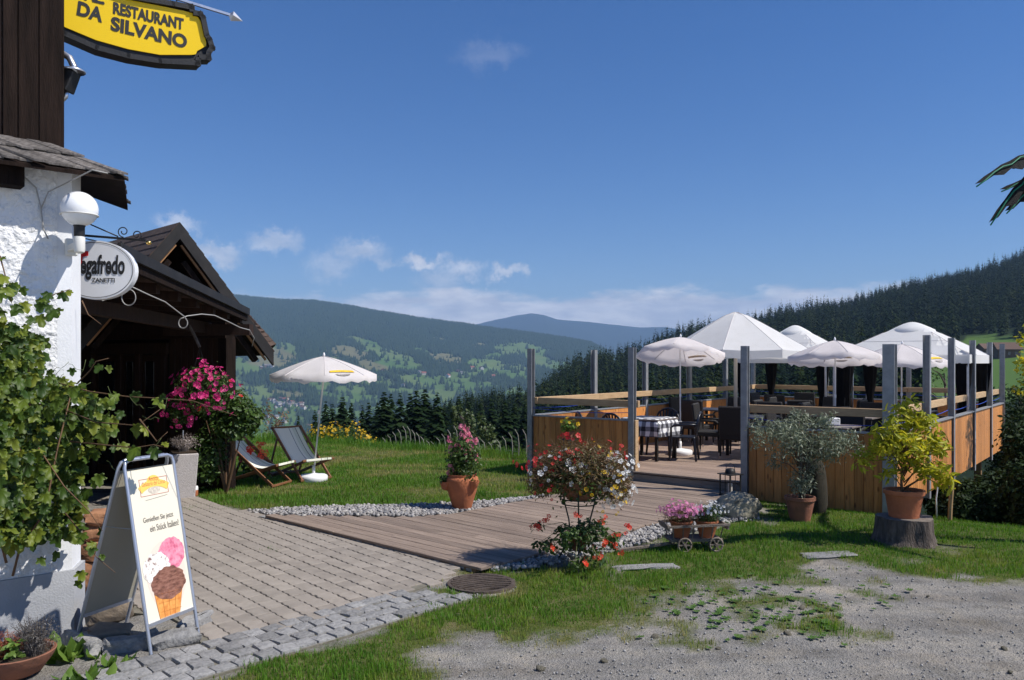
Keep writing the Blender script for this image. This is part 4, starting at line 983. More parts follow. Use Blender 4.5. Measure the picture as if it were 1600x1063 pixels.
def wall_cable():
    b = MB(); pts = [WP(1.0, .06, 3.3910), WP(.5, .06, 3.3803), WP(.33, .05, 3.3750), WP(.25, .035, 3.3054), WP(.22, .035, 3.1770), WP(.20, .035, 3.0), WP(.17, .04, 2.93)]; b.tube(pts, .006, 6)
    pts = [WP(.215, .035, 3.1556), WP(.17, .05, 3.2840), WP(.06, .08, 3.3589), Vector((-3.0, 5.72, 3.3696)), Vector((-2.92, 5.78, 3.3589))]; b.tube(pts, .005, 6)
    tag(b.build('wall_cable', m_cable, None, True), 'thin white cable looping under the eave to the globe lamp', 'cable')
wall_cable()
def globe_lamp():
    c = W(124, 327, 5.6*HS); root = thing('globe_lamp', 'white opal globe lamp on an ivory wall bracket', 'lamp', (c.x, c.y, 2.81))
    r = .130; prof = [(r*math.sin(math.pi*t/20), -r*math.cos(math.pi*t/20)) for t in range(21)]; prof[0] = (.004, -r); prof[-1] = (.0005, r)
    b = MB(); b.lathe(prof, 32, (0, 0, c.z-2.81)); b.build('globe', m_globe, root, True)
    b = MB(); b.lathe([(r*.968, -.004), (r*1.0+.003, -.002), (r*1.0+.003, .003), (r*.968, .005)], 32, (0, 0, c.z-2.81-.045)); b.build('seam_ring', m_ivory, root, True)
    b = MB(); b.lathe([(.038, 0), (.038, .07), (.05, .10)], 20, (0, 0, .125), True); b.build('collar', m_black, root, True, auto=40)
    b = MB(); b.lathe([(.02, 0), (.036, .01), (.04, .03), (.04, .115), (.036, .125)], 20, (0, 0, .0), True); b.build('lamp_holder', m_ivory, root, True, auto=40)
    d = -WN; b = MB(); a = Vector((0, 0, .06)); e = a+d*.22; b.bar(a, e, .07, .05); b.build('arm', m_ivory, root, bevel=.006)
    b = MB(); b.box(a+d*.236+Vector((0, 0, .01)), (.085, .05, .13), Matrix.Rotation(math.atan2(WD.y, WD.x), 3, 'Z')); b.build('wall_plate', m_ivory, root, bevel=.008)
globe_lamp()
def spotlight():
    p = W(120, 120, 6.35); root = thing('wall_spotlight', 'small black floodlight with silver pipe arm behind the timber storey', 'spotlight', (p.x-.16, p.y, p.z))
    b = MB(); b.tube([(-.12, .02, .20), (.02, .0, .20), (.10, 0, .15), (.135, 0, .08), (.14, 0, .02)], .026, 10); b.build('pipe', m_silver, root, True)
    b = MB(); b.tube([(.08, 0, -.10), (.07, 0, -.16), (.03, 0, -.20), (-.06, 0, -.215), (-.14, .0, -.2)], .02, 10); b.build('lower_pipe', m_silver, root, True)
    b = MB(); rt = Matrix.Rotation(.45, 3, 'Y'); b.box((.075, 0, -.02), (.15, .13, .17), rt, .85); b.build('lamp_body', m_black, root, bevel=.008)
    b = MB(); b.lathe([(.005, .012), (.07, .004), (.095, -.012), (.09, -.02)], 18, (.13, 0, .055)); b.build('hood', m_silver, root, True)
spotlight()
def yellow_sign():
    # board hanging from a wrought bracket: its plane runs away to the right
    d = Vector((1.58, 1, 0)).normalized(); D0 = 6.95; c = W(215, 40, D0); root = thing('restaurant_sign', 'yellow hanging restaurant sign with thick black frame above the corner', 'sign', c, math.atan2(d.y, d.x))
    # local x along the board, z up; the viewer is on the -y side
    def loc(px, py):     # where the ray through the pixel meets the board's plane
        r = Vector(((px-800)/F, 1, (HOR-py)/F)); n = Vector((-d.y, d.x, 0)); e = Vector((0, 0, EYE)); t = (c-e).dot(n)/r.dot(n); p = e+r*t-c
        return (p.dot(d), p.z)
    low = [loc(*p) for p in ((40,10),(70,33),(102,52),(150,72),(200,86),(250,95),(302,98))]
    outer_px = [(20,8),(60,40),(100,58),(150,80),(200,93),(250,101),(311,104),(313,95),(328,95),(329,86),(335,77),(330,62),(326,56),(320,28),(314,20),(303,18),(301,10),(270,4),(200,-8),(100,-40),(20,-50)]
    inner_px = [(60,18),(102,43),(150,63),(200,77),(250,86),(300,86),(306,85),(308,80),(322,72),(322,66),(313,33),(306,23),(298,20),(262,12),(200,0),(100,-28),(60,-34)]
    op = [loc(*p) for p in outer_px]; ip_ = [loc(*p) for p in inner_px]
    def plate(poly, y0, y1): return MB().add([(x, y0, z) for x, z in poly]+[(x, y1, z) for x, z in poly], [tuple(range(len(poly))), tuple(reversed(range(len(poly), 2*len(poly))))]+[((i+1) % len(poly), i, len(poly)+i, len(poly)+(i+1) % len(poly)) for i in range(len(poly))])
    plate(op, .015, .115).build('backing', m_black, root)
    plate(ip_, -.004, .01).build('yellow_face', m_yellow, root)
    # raised frame strips round the face
    b = MB(); n = len(op); ctr = (sum(p[0] for p in op)/n, sum(p[1] for p in op)/n)
    pts = [Vector((x, -.008, z)) for x, z in op]
    for i in range(n):
        p, q_ = pts[i], pts[(i+1) % n]
        mid = (p+q_)/2; inw = (Vector((ctr[0], -.008, ctr[1]))-mid); e = (q_-p).normalized(); inw = (inw-e*inw.dot(e)).normalized()*.022
        b.bar(p+inw-e*.012, q_+inw+e*.012, .045, .05, (0, 1, 0))
    b.build('frame', m_black, root)
    (x1, z1), (x2, z2) = loc(235, 22), loc(236, 52)
    sl = math.atan2(loc(288, 41)[1]-loc(178, 15)[1], loc(288, 41)[0]-loc(178, 15)[0])
    wR = loc(288, 41)[0]-loc(178, 15)[0]
    def put(s, bold, target_w, px, py, slope, size, mat, sx=None):
        me = text_mesh(s, .1, mat, .0042); xs = [v.co.x for v in me.vertices]; ys = [v.co.y for v in me.vertices]; w = max(xs)-min(xs); k = target_w/w; ky = size/(max(ys)-min(ys)); cx = (max(xs)+min(xs))/2; cy = (max(ys)+min(ys))/2
        for v in me.vertices: v.co.x = (v.co.x-cx)*k; v.co.y = (v.co.y-cy)*ky
        x, z = loc(px, py); o = obj('lettering', me, None, root, (x, -.0075, z), (math.pi/2, 0, 0)); o.rotation_euler = (math.pi/2, -slope, 0)
    W2 = loc(293, 65)[0]-loc(120, 18)[0]; sl2 = math.atan2(loc(285, 67)[1]-loc(140, 22)[1], loc(285, 67)[0]-loc(140, 22)[0])
    put('RESTAURANT', .012, wR, 233, 26, sl, .105, m_blackprint)
    put('ITAL.', .012, wR*.42, 139, -7, sl*1.25, .105, m_blackprint)
    put('SILVANO', .018, loc(293, 66)[0]-loc(174, 36)[0], 234, 52, math.atan2(loc(283, 64)[1]-loc(182, 39)[1], loc(283, 64)[0]-loc(182, 39)[0]), .125, m_blackprint)
    put('DA', .018, loc(161, 26)[0]-loc(121, 10)[0], 141, 19, sl2, .125, m_blackprint)
    # bracket above with its arrow tip
    br = MB(); a, e = loc(120, -55), loc(362, 20)
    br.bar((a[0], .06, a[1]), (e[0], .06, e[1]), .022, .022); br.build('bracket', m_silver, root)
    t = loc(382, 30); s0 = Vector((e[0], .06, e[1])); tip = Vector((t[0], .06, t[1])); dv = (tip-s0).normalized(); up = Vector((-dv.z, 0, dv.x))
    b = MB(); b.add([s0-dv*.02, s0+dv*.02+up*.05, s0+dv*.02-up*.05, tip, s0+dv*.02+Vector((0, .03, 0)), s0+dv*.02-Vector((0, .03, 0))], [(0, 1, 5), (0, 5, 2), (0, 4, 1), (0, 2, 4), (3, 5, 1), (3, 2, 5), (3, 1, 4), (3, 4, 2)]); b.build('arrow_tip', m_silver, root)
    for px, y1 in ((268, -12), (278, -9)):
        x0, za = loc(px, 6); _, zb = loc(px, y1); MB().bar((x0, .06, za), (x0, .06, zb), .008, .008).build('hanger', m_black, root)
yellow_sign()
def coffee_sign():
    D0 = 6.85; c = W(150, 422, D0); d = Vector((1, .12, 0)).normalized(); root = thing('coffee_sign', 'white oval coffee sign hanging from a scrolled iron bracket', 'sign', c, math.atan2(d.y, d.x))
    a, h = 58/F*D0, 46/F*D0
    def oval(sx, sz, n=48): return [(sx*math.cos(2*math.pi*k/n), sz*math.sin(2*math.pi*k/n)) for k in range(n)]
    def plate(poly, y0, y1):
        n = len(poly); return MB().add([(x, y0, z) for x, z in poly]+[(x, y1, z) for x, z in poly], [tuple(range(n)), tuple(reversed(range(n, 2*n)))]+[((i+1) % n, i, n+i, n+(i+1) % n) for i in range(n)])
    plate(oval(a, h), -.0, .09).build('sign_box', m_white, root, True, auto=40)
    o1, o2 = oval(a*.955, h*.945), oval(a*.94, h*.925); n = len(o1)
    MB().add([(x, -.003, z) for x, z in o1]+[(x, -.003, z) for x, z in o2], [(i, (i+1) % n, n+(i+1) % n, n+i) for i in range(n)]).build('oval_line', m_blackprint, root)
    def put(s, x, z, w, hgt, mat, bold, shear=0., name='lettering'):
        me = text_mesh(s, .1, mat, bold, shear); xs = [v.co.x for v in me.vertices]; zs = [v.co.y for v in me.vertices]
        kx = w/(max(xs)-min(xs)); ky = hgt/(max(zs)-min(zs)); cx = (max(xs)+min(xs))/2; cz = (max(zs)+min(zs))/2
        for v in me.vertices: v.co.x = (v.co.x-cx)*kx; v.co.y = (v.co.y-cz)*ky
        obj(name, me, None, root, (x, -.004, z), (math.pi/2, 0, 0))
    s = D0/F
    put('egafredo', (160-150)*s, -(418-422)*s, 66*s, 40*s, m_blackprint, .003, .12)
    put('ZANETTI', (161-150)*s, -(438-422)*s, 34*s, 7*s, m_blackprint, .002)
    b = MB(); P = lambda px, py: ((px-150)*s, -.0045, (422-py)*s)
    b.add([P(139, 393), P(139, 400), P(131, 402), P(130, 409), P(127, 416), P(127, 423), P(105, 423), P(105, 417), P(119, 416), P(118, 406), P(104, 402), P(104, 398), P(120, 392)], [tuple(range(13))]); b.build('red_mark', m_red, root)
    # bracket
    z0 = (422-368)*s; b = MB(); b.bar(((80-150)*s, .045, z0+.022), ((222-150)*s, .045, z0-.03), .018, .018); b.build('bracket', m_black, root)
    b = MB(); b.tube([((128-150)*s, .045, (422-345)*s), ((180-150)*s, .045, (422-368)*s)], .006, 6)
    def scroll(cx, cz, r, a0, turns, sgn):
        return [(cx+sgn*r*(1-.7*t/20)*math.cos(a0+turns*6.283*t/20), .045, cz+r*(1-.7*t/20)*math.sin(a0+turns*6.283*t/20)) for t in range(21)]
    b.tube(scroll((188-150)*s, (422-360)*s, 9*s, -1.57, 1.3, -1), .005, 6); b.tube(scroll((208-150)*s, (422-365)*s, 8*s, -1.57, 1.3, 1), .005, 6); b.tube(scroll((183-150)*s, (422-382)*s, 6*s, 1.57, 1.2, -1), .005, 6)
    b.tube([((130-150)*s, .045, (422-372)*s), ((155-150)*s, .045, (422-377)*s), ((178-150)*s, .045, (422-378)*s)], .005, 6); b.build('scrollwork', m_black, root, True)
    b = MB(); e = ((226-150)*s, .045, (422-377)*s); b.lathe([(.002, -.02), (.02, -.012), (.027, 0), (.02, .014), (.002, .02)], 12, e); b.build('brass_knob', m_brass, root, True)
    b = MB(); b.box(((80-150)*s, -.16, z0), (.03, .40, .10)); b.build('wall_fixing', m_black, root)
coffee_sign()

# ------------------------------------------------------------------ timber porch with its gable
def build_porch():
    E0 = Vector((-3.60, 6.75, 2.93)); E1 = Vector((-3.98, 12.0, 2.69)); root = thing('timber_porch', 'dark brown timber porch with steep shingled gable and open doorway', 'porch', (-4.6, 9.5, 0))
    o = Vector((-4.6, 9.5, 0))
    def L(p): return Vector(p)-o
    # deep recess: the glazed front faces the yard, far under the roof
    wa, wb = Vector((-7.2, 13.45, 0)), Vector((-4.40, 12.40, 0)); wd = (wb-wa).normalized(); wn = Vector((wd.y, -wd.x, 0)); ln = (wb-wa).length
    def WW(k, off, z): p = wa+wd*k+wn*off-o; return Vector((p.x, p.y, z))
    def panel(name, k0, k1, z0, z1, off0, off1, m, par=root, bev=.004):
        c = [WW(k, f, z) for z in (z0, z1) for (k, f) in ((k0, off0), (k1, off0), (k1, off1), (k0, off1))]
        b = MB(); b.add(c, [(3, 2, 1, 0), (4, 5, 6, 7), (0, 1, 5, 4), (1, 2, 6, 5), (2, 3, 7, 6), (3, 0, 4, 7)]); return b.build(name, m, par, bevel=bev)
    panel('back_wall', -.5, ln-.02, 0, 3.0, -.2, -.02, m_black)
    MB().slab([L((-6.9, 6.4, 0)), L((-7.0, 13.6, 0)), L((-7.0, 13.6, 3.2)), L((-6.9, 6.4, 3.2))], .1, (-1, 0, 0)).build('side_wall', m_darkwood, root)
    k = 1.86
    while k < ln-.17: panel('wall_plank', k, min(k+.118, ln-.16), .0, 2.7, .0, .03, m_porchwood); k += .122
    panel('corner_post', ln-.16, ln, 0, 2.62, -.18, .045, m_darkwood)
    for k0, k1 in ((.15, .28), (.78, .88), (1.18, 1.28), (1.62, 1.80)): panel('door_post', k0, k1, 0, 2.25, -.01, .07, m_porchwood)
    panel('lintel', .0, 1.85, 2.12, 2.30, .0, .085, m_porchwood)
    panel('header_board', -.2, ln, 2.36, 2.62, .0, .06, m_porchwood)
    for k0, k1 in ((.30, .76), (.90, 1.16), (1.30, 1.60)):
        d = panel('door_leaf', k0, k1, .05, 2.1, .0, .02, m_porchwood); panel('pane', k0+.06, k1-.06, .3, 2.0, .021, .026, m_glass, d)
    # lean-to roof over the wall: boards, rafters, black metal edge
    up = Vector((-3.3, .1, .17)); b = MB(); b.slab([L(E0+Vector((.1, +.38, .03))), L(E1+Vector((0, .1, .01))), L(E1+up), L(E0+up+Vector((0, +.38, 0)))], .03, (0, 0, 1)); roof = b.build('porch_roof', m_porchwood, root)
    b = MB(); b.bar(L(E0+Vector((.1, +.38, .08))), L(E1+Vector((0, .1, .06))), .03, .10); b.build('metal_edge', m_metaldark, roof)
    b = MB(); b.bar(L(E0+Vector((.055, +.38, -.01))), L(E1+Vector((-.045, .1, -.03))), .05, .10); b.build('fascia', m_darkwood, roof)
    for t in np.linspace(.1, 1, 8):
        p = E0.lerp(E1, t); MB().bar(L(p+Vector((-.08, 0, -.06))), L(p+up*.75+Vector((0, 0, -.05))), .09, .11).build('rafter', m_porchwood, root)
    p = E1+Vector((-.5, -.15, -.22)); MB().bar(L(p+Vector((-.7, .1, 0))), L(p+Vector((.62, .0, .0))), .15, .16).build('beam_end', m_porchwood, root)
    p = E0.lerp(E1, .5); MB().bar(L(Vector((-4.5, 7.2, 2.62))), L(Vector((-4.6, 12.1, 2.5))), .12, .16).build('purlin', m_porchwood, root)
    # gable
    g = Vector((.69, .72, 0)).normalized(); rd = Vector((-.72, .69, 0)).normalized(); pk = Vector((-5.01, 11.9, 3.97)); ce = math.tan(math.radians(51))
    def GA(k, back=0., dz=0.): p = pk+g*k+rd*back; p.z = pk.z-abs(k)*ce+dz; return L(p)
    for s in (-1, 1):
        e = 1.52 if s > 0 else 1.35
        b = MB(); b.slab([GA(0, -.15), GA(s*e, -.15), GA(s*e, 4.), GA(0, 4.)][::-s], .06, (0, 0, 1)); rf = b.build('roof_slope', m_darkwood, root)
        # black barge board and the pale lath inside it
        b = MB(); b.add([GA(0, -.17, .08), GA(s*e, -.17, .08), GA(s*e, -.17, -.16), GA(0, -.17, -.16), GA(0, -.12, .08), GA(s*e, -.12, .08), GA(s*e, -.12, -.16), GA(0, -.12, -.16)], [(0, 1, 2, 3), (7, 6, 5, 4), (0, 4, 5, 1), (3, 2, 6, 7), (1, 5, 6, 2)]); b.build('barge_board', m_metaldark, rf)
        b = MB(); b.bar(GA(s*.04, -.10, -.20), GA(s*e*.93, -.10, -.20), .03, .03); b.build('lath', m_lathwood, rf)
        b = MB(); b.bar(GA(s*.10, -.0, -.36), GA(s*e*.85, -.0, -.36), .10, .08); b.build('inner_rafter', m_darkwood, rf)
        # shingle courses
        nC = 13
        for i in range(nC):
            k0 = e*i/nC; k1 = e*(i+1)/nC+.02; y = -.16
            if s < 0:
                yy = -.16
                while yy < 3.9:
                    w = R.uniform(.26, .34); b = MB(); b.slab([GA(s*k0, yy, .064), GA(s*k1, yy, .085), GA(s*k1, min(yy+w-.006, 4), .085), GA(s*k0, min(yy+w-.006, 4), .064)], .02, (0, 0, 1)); b.build('shingle', m_roofshingle, rf); yy += w
            else:
                b = MB(); b.slab([GA(s*k0, -.16, .064), GA(s*k1, -.16, .085), GA(s*k1, 4, .085), GA(s*k0, 4, .064)][::-1], .02, (0, 0, 1)); b.build('shingle_course', m_roofshingle, rf)
    b = MB(); b.add([GA(-1.3, 2.4), GA(1.45, 2.4), GA(0, 2.4)], [(0, 1, 2)]); b.build('gable_wall', m_darkwood, root)
    MB().bar(GA(-.75, .06, -.1), GA(.0, .06, -.95), .10, .12).build('brace', m_darkwood, root)
    # the larger roof rising behind
    a = [W(292, 385, 12.9), W(318, 413, 13.3), W(431, 539, 13.75), W(404, 549, 13.05)]
    b = MB(); b.slab([L(p) for p in a], .1, (-.6, .5, -.5)); big = b.build('rear_roof', m_darkwood, root)
    nC = 17
    for i in range(nC):
        t0, t1 = i/nC, (i+1)/nC+.012; l0, l1, r0, r1 = a[0].lerp(a[3], t0), a[0].lerp(a[3], min(t1, 1)), a[1].lerp(a[2], t0), a[1].lerp(a[2], min(t1, 1))
        up_ = Vector((.010, -.012, .010)); 
        b = MB(); b.slab([L(l0), L(r0), L(r1)+up_, L(l1)+up_], .012, (.5, -.6, .5)); b.build('shingle_course', m_roofshingle, big)
    return root
build_porch()
def porch_cables():
    b = MB(); f = lambda px, py, D: W(px, py, D)
    def loop(px, py, r, D, a0=1.2, n=16): return [f(px+r*math.cos(a0-6.283*k/n), py-r*1.15*math.sin(a0-6.283*k/n), D+.02*k/n) for k in range(n+1)]
    pts = [f(205,448,7.6), f(235,462,7.9), f(258,472,8.3), f(275,485,8.7), f(288,495,9.0)]+loop(286, 505, 7, 9.1)[2:-1]+[f(292,494,9.2), f(315,491,9.5), f(335,493,9.9), f(355,502,10.3), f(375,512,10.8), f(390,516,11.2), f(397,528,11.4), f(394,541,11.5)]
    b.tube(pts, .0065, 6)
    b.tube([f(150,460,7.1), f(160,470,7.1), f(172,466,7.2), f(188,456,7.3)]+loop(201, 465, 11, 7.5, 2.6)+[f(205, 449, 7.6)], .0055, 6)
    tag(b.build('light_hose', m_cable, None, True), 'grey rope-light cable looping along the porch eave', 'cable')
porch_cables()

# ------------------------------------------------------------------ grape vine on the white wall
VL = []
def vine_leaf(seed):
    q = random.Random(seed)
    ang = [-90, -62, -38, -20, 2, 22, 40, 62, 78, 90, 102, 118, 140, 158, 178, 200, 218, 242]
    rad = [.18, .50, .56, .42, .72, .64, .46, .76, .82, 1.0, .82, .76, .46, .64, .72, .42, .56, .50]
    v = [(0, .12, 0)]; 
    for a, r in zip(ang, rad):
        r *= q.uniform(.88, 1.1)*.6; x, y = math.cos(math.radians(a))*r, math.sin(math.radians(a))*r+.32
        v.append((x, y, -.22*x*x*2-.12*(y-.3)**2+.05*math.sin(a*.13+seed)))
    n = len(ang); return np.array(v), np.array([(0, 1+i, 1+(i+1) % n) for i in range(n)])
for s in range(5): VL.append(vine_leaf(s))
def build_vine():
    root = thing('grape_vine', 'leafy grape vine climbing over the white wall corner', 'vine', WP(.3, .1, 0)); o = Vector(root.location)
    mass = [(0,425),(70,440),(95,455),(88,500),(62,520),(58,560),(120,575),(165,605),(215,650),(200,690),(165,700),(130,720),(140,760),(150,800),(165,830),(120,850),(60,845),(0,860),(-60,860),(-60,420)]
    core = [(-60,470),(60,520),(70,580),(130,600),(190,650),(150,700),(125,730),(120,830),(40,840),(-60,850)]
    pts = []
    def add(px, py, D, s, nrm=None): p = W(px, py, D*HS)-o; pts.append((p, s, nrm))
    q = random.Random(21); a = np.array(mass)
    while len(pts) < 640:
        px, py = q.uniform(-60, 215), q.uniform(420, 860); inside = inpoly(np.array(px), np.array(py), core if len(pts) < 480 else mass)
        if not inside: continue
        # depth: hugging the wall left of the corner, bulging in front of it
        kk = (px/800-1)*800/F; Dw = 5.0+ (px/112.)*.8 if px < 112 else 5.8
        D = min(Dw, 5.8)-abs(q.gauss(0, .16))-.07
        add(px, py, D, q.uniform(.085, .15))
    # shoots that reach out into the air
    shoots = [[(60,590,5.5),(140,612,5.4),(200,620,5.3),(240,622,5.3),(300,626,5.3),(370,650,5.35)], [(60,480,5.4),(85,460,5.5),(110,452,5.45)], [(100,640,5.4),(150,660,5.3),(215,665,5.2),(250,640,5.2)], [(110,690,5.3),(160,695,5.2),(210,700,5.15),(240,695,5.1),(262,700,5.1)], [(100,800,5.4),(125,830,5.2),(150,870,5.1),(180,895,5.05)], [(0,400,5.1),(8,430,5.1),(20,480,5.1)], [(120,600,5.4),(140,580,5.3),(150,565,5.3),(170,560,5.3)], [(60,700,5.2),(100,760,5.15),(140,800,5.1),(160,830,5.1)], [(128,470,5.9),(138,492,5.9),(158,507,5.9)], [(218,655,5.2),(245,690,5.2),(262,675,5.2)]]
    st = MB()
    for k, sh in enumerate(shoots):
        p = [W(s[0], s[1], s[2]*HS)-o for s in sh]; st.tube(p, [.006-.004*i/(len(p)-1) for i in range(len(p))], 5)
    # old wood climbing up the wall
    for sh in ([(20,900,5.1),(30,860,5.1),(40,780,5.15),(30,700,5.1),(50,620,5.2),(40,540,5.2)], [(30,860,5.1),(70,800,5.2),(90,700,5.3),(110,620,5.4)], [(10,880,5.0),(-20,760,5.0),(0,600,5.0),(-10,480,5.0)]):
        st.tube([W(s[0], s[1], s[2]*HS)-o for s in sh], [.009-.005*i/(len(sh)-1) for i in range(len(sh))], 6)
    st.build('stem', m_stem, root, True)
    for px, py, D, s in ((185,612,5.3,.15),(213,610,5.3,.11),(240,620,5.28,.155),(258,615,5.3,.09),(212,660,5.2,.14),(222,662,5.2,.13),(215,695,5.12,.16),(240,697,5.1,.13),(255,690,5.1,.08),(160,620,5.3,.15),(190,640,5.3,.10),(158,568,5.3,.10),(170,570,5.3,.08),(145,560,5.3,.09),(20,565,5.2,.1),(92,455,5.5,.12),(108,452,5.5,.08),(70,465,5.5,.1),(14,455,5.1,.09),(8,400,5.1,.07),(155,738,5.2,.13),(150,745,5.2,.11),(130,830,5.15,.12),(145,850,5.1,.11),(125,890,5.1,.12),(148,845,5.1,.1),(120,905,5.1,.09),(160,865,5.1,.07),(60,870,5.1,.1),(90,860,5.15,.11),(105,775,5.2,.13),(85,810,5.2,.12),(20,440,5.1,.12),(35,470,5.15,.13),(60,490,5.2,.13)):
        add(px, py, D, s)
    pts.sort(key=lambda t: (o+t[0]).y)          # nearest first
    meshes = [npmesh(v, f, True, name='leaf') for v, f in VL]
    for me in meshes: me.materials.append(l_vine)
    rest = []
    for i, (p, s, nr) in enumerate(pts):
        n = Vector((.45+q.gauss(0, .38), -.72+q.gauss(0, .38), .42+q.gauss(0, .30))).normalized(); dn = Vector((q.gauss(0, .45), q.gauss(0, .2), -1)); y = (dn-n*dn.dot(n)).normalized(); x = y.cross(n)
        mt = Matrix((x, y, n)).transposed()
        if i < 300:
            ob = obj('leaf', meshes[i % 5], None, root); ob.matrix_local = Matrix.Translation(p) @ mt.to_4x4() @ Matrix.Diagonal((s*q.uniform(.75, 1.0), s*q.uniform(.8, 1.05), s*q.uniform(.5, 2.2), 1))
        else:
            v, f = VL[i % 5]; rest.append((v*s*.92 @ np.array(mt).T+np.array(p), f, np.full(len(v), q.random())))
    # deeper leaves against the wall
    for i in range(1500):
        px, py = q.uniform(-60, 150), q.uniform(470, 850)
        if not inpoly(np.array(px), np.array(py), core): continue
        D = min(5.0+max(px, 0)/112*.8, 5.75)-q.uniform(.04, .18); p = W(px, py, D*HS)-o
        n = Vector((.5+q.gauss(0, .5), -.7+q.gauss(0, .5), .3+q.gauss(0, .4))).normalized(); dn = Vector((q.gauss(0, .5), 0, -1)); y = (dn-n*dn.dot(n)).normalized(); x = y.cross(n); mt = np.array(Matrix((x, y, n)).transposed())
        v, f = VL[i % 5]; rest.append((v*q.uniform(.07, .125)@mt.T+np.array(p), f, np.full(len(v), q.random())))
    foliage('inner_leaves', rest, l_vine, root)
    t = MB()
    for k in range(26):
        px, py = q.uniform(60, 260), q.uniform(560, 720); p = W(px, py, 5.25*HS)-o; a = q.uniform(0, 6.28)
        t.tube([p+Vector((math.cos(a)*.03*j, 0, math.sin(a)*.03*j+.012*math.sin(j*2.))) for j in range(5)], .0018, 4)
    t.build('tendrils', m_greenstem, root, True, kind='stuff')
build_vine()

# ------------------------------------------------------------------ ice cream board
def aframe():
    fl, fr = G(237, 1030), G(311, 997); w = (fr-fl).length; dx = (fr-fl).normalized()
    root = thing('ice_cream_board', 'silver A-frame pavement board with ice cream cone poster', 'sign', fl, math.atan2(dx.y, dx.x))
    H = 1.32; LE = .25; BA = .70
    def fp(x, h, off=0.): return Vector((x, LE*h/H-off*.98, h+off*.18))
    def bp(x, h): return Vector((x, BA-(BA-LE-.03)*h/H, h))
    def tubeframe(name, f):
        r = .05; pts = [f(0, 0), f(0, H-r), f(.012, H-.015), f(r, H), f(w-r, H), f(w-.012, H-.015), f(w, H-r), f(w, 0)]
        b = MB(); b.tube(pts, .0125, 10); b.build(name, m_alu, root, True, auto=50)
    tubeframe('front_frame', fp); tubeframe('back_frame', bp)
    for nm, f in (('front_crossbar', fp), ('back_crossbar', bp)):
        MB().bar(f(.01, .215), f(w-.01, .215), .018, .022).build(nm, m_alu, root)
    for x, h in ((0, 0), (w, 0)):
        MB().tube([fp(x, -.002), fp(x, .03)], .0155, 8).build('foot_cap', m_black, root); MB().tube([bp(x, -.002), bp(x, .03)], .0155, 8).build('foot_cap', m_black, root)
    m_post = M('cream_poster', (.74,.69,.56), rough=.45); m_back = M('board_back', (.34,.32,.26), rough=.8)
    b = MB(); b.slab([fp(.012, .222), fp(w-.012, .222), fp(w-.012, 1.245), fp(.012, 1.245)], .012, (0, 1, 0)); poster = b.build('poster_panel', m_post, root)
    b = MB(); b.slab([bp(.012, .222), bp(w-.012, .222), bp(w-.012, 1.245), bp(.012, 1.245)], .008, (0, 1, 0)); b.build('back_panel', m_back, root)
    MB().tube([fp(.0, .86)+Vector((0, .02, 0)), bp(.0, .86)], .003, 5).build('stay', m_alu, root)
    tilt = math.atan2(LE, H)
    def put(s, x, h, wd, hg, mat, bold=0., shear=0., serif=False):
        me = text_mesh(s, .1, mat, bold, shear); xs = [v.co.x for v in me.vertices]; ys = [v.co.y for v in me.vertices]; cx = (max(xs)+min(xs))/2; cy = (max(ys)+min(ys))/2
        for v in me.vertices: v.co.x = (v.co.x-cx)*wd/(max(xs)-min(xs)); v.co.y = (v.co.y-cy)*hg/(max(ys)-min(ys))
        o = obj('lettering', me, None, poster, fp(x, h, .0022)); o.rotation_euler = (math.pi/2-tilt, 0, 0)
    m_ink = M('brown_ink', (.16,.14,.12), rough=.6); m_redink = M('red_ink', (.50,.09,.05), rough=.6); m_yel = M('yellow_print', (.80,.56,.12), rough=.5)
    put('Genießen Sie jetzt', w*.52, .895, w*.62, .045, m_ink); put('ein Stück Italien!', w*.62, .835, w*.60, .045, m_ink)
    def flat(poly, mat, off, name='print'):
        b = MB(); b.add([fp(x, h, off) for x, h in poly], [tuple(range(len(poly)))]); return b.build(name, mat, poster)
    # logo: yellow scroll with a cap, red outline, little oval
    cx, cz = w*.52, 1.115
    def arcband(r0, r1, a0, a1, n=12): 
        return [(cx+math.sin(a0+(a1-a0)*k/n)*r1, cz-.20+math.cos(a0+(a1-a0)*k/n)*r1) for k in range(n+1)]+[(cx+math.sin(a1-(a1-a0)*k/n)*r0, cz-.20+math.cos(a1-(a1-a0)*k/n)*r0) for k in range(n+1)]
    fr_ = [(cx-.125, cz-.055), (cx+.125, cz-.055), (cx+.125, cz+.06), (cx-.125, cz+.06)]
    b = MB()
    for p, q_ in zip(fr_, fr_[1:]+fr_[:1]): b.bar(fp(*p, .0012), fp(*q_, .0012), .002, .0035, (0, -1, .2))
    b.build('print', m_redink, poster)
    flat([(cx+.06*math.cos(math.pi*k/10), cz+.035+.045*math.sin(math.pi*k/10)) for k in range(11)], m_yel, .0018); flat(arcband(.20, .25, -.60, .60), m_yel, .0024)
    put('Antica', cx, cz+.055, .085, .03, m_redink, 0, .2); put('Gelateria del Corso', cx, cz+.025, .21, .03, m_redink, 0, .2)
    flat([(cx+.055*math.cos(6.283*k/24), cz-.018+.030*math.sin(6.283*k/24)) for k in range(24)], M('pale_print', (.72,.66,.55), (.42,.36,.30), 55, .6), .0018)
    b = MB(); b.bar(fp(cx-.09, cz-.085, .0018), fp(cx+.11, cz-.072, .0018), .001, .003, (0, -1, .2)); b.build('print', m_ink, poster)
    # scoops and cone
    def scoop(x, h, rx, rz, mat, off, seed, lump=.05):
        q = random.Random(seed); n = 40; flat([(x+rx*(1+lump*q.uniform(-1, 1))*math.cos(6.283*k/n), h+rz*(1+lump*q.uniform(-1, 1))*math.sin(6.283*k/n)) for k in range(n)], mat, off)
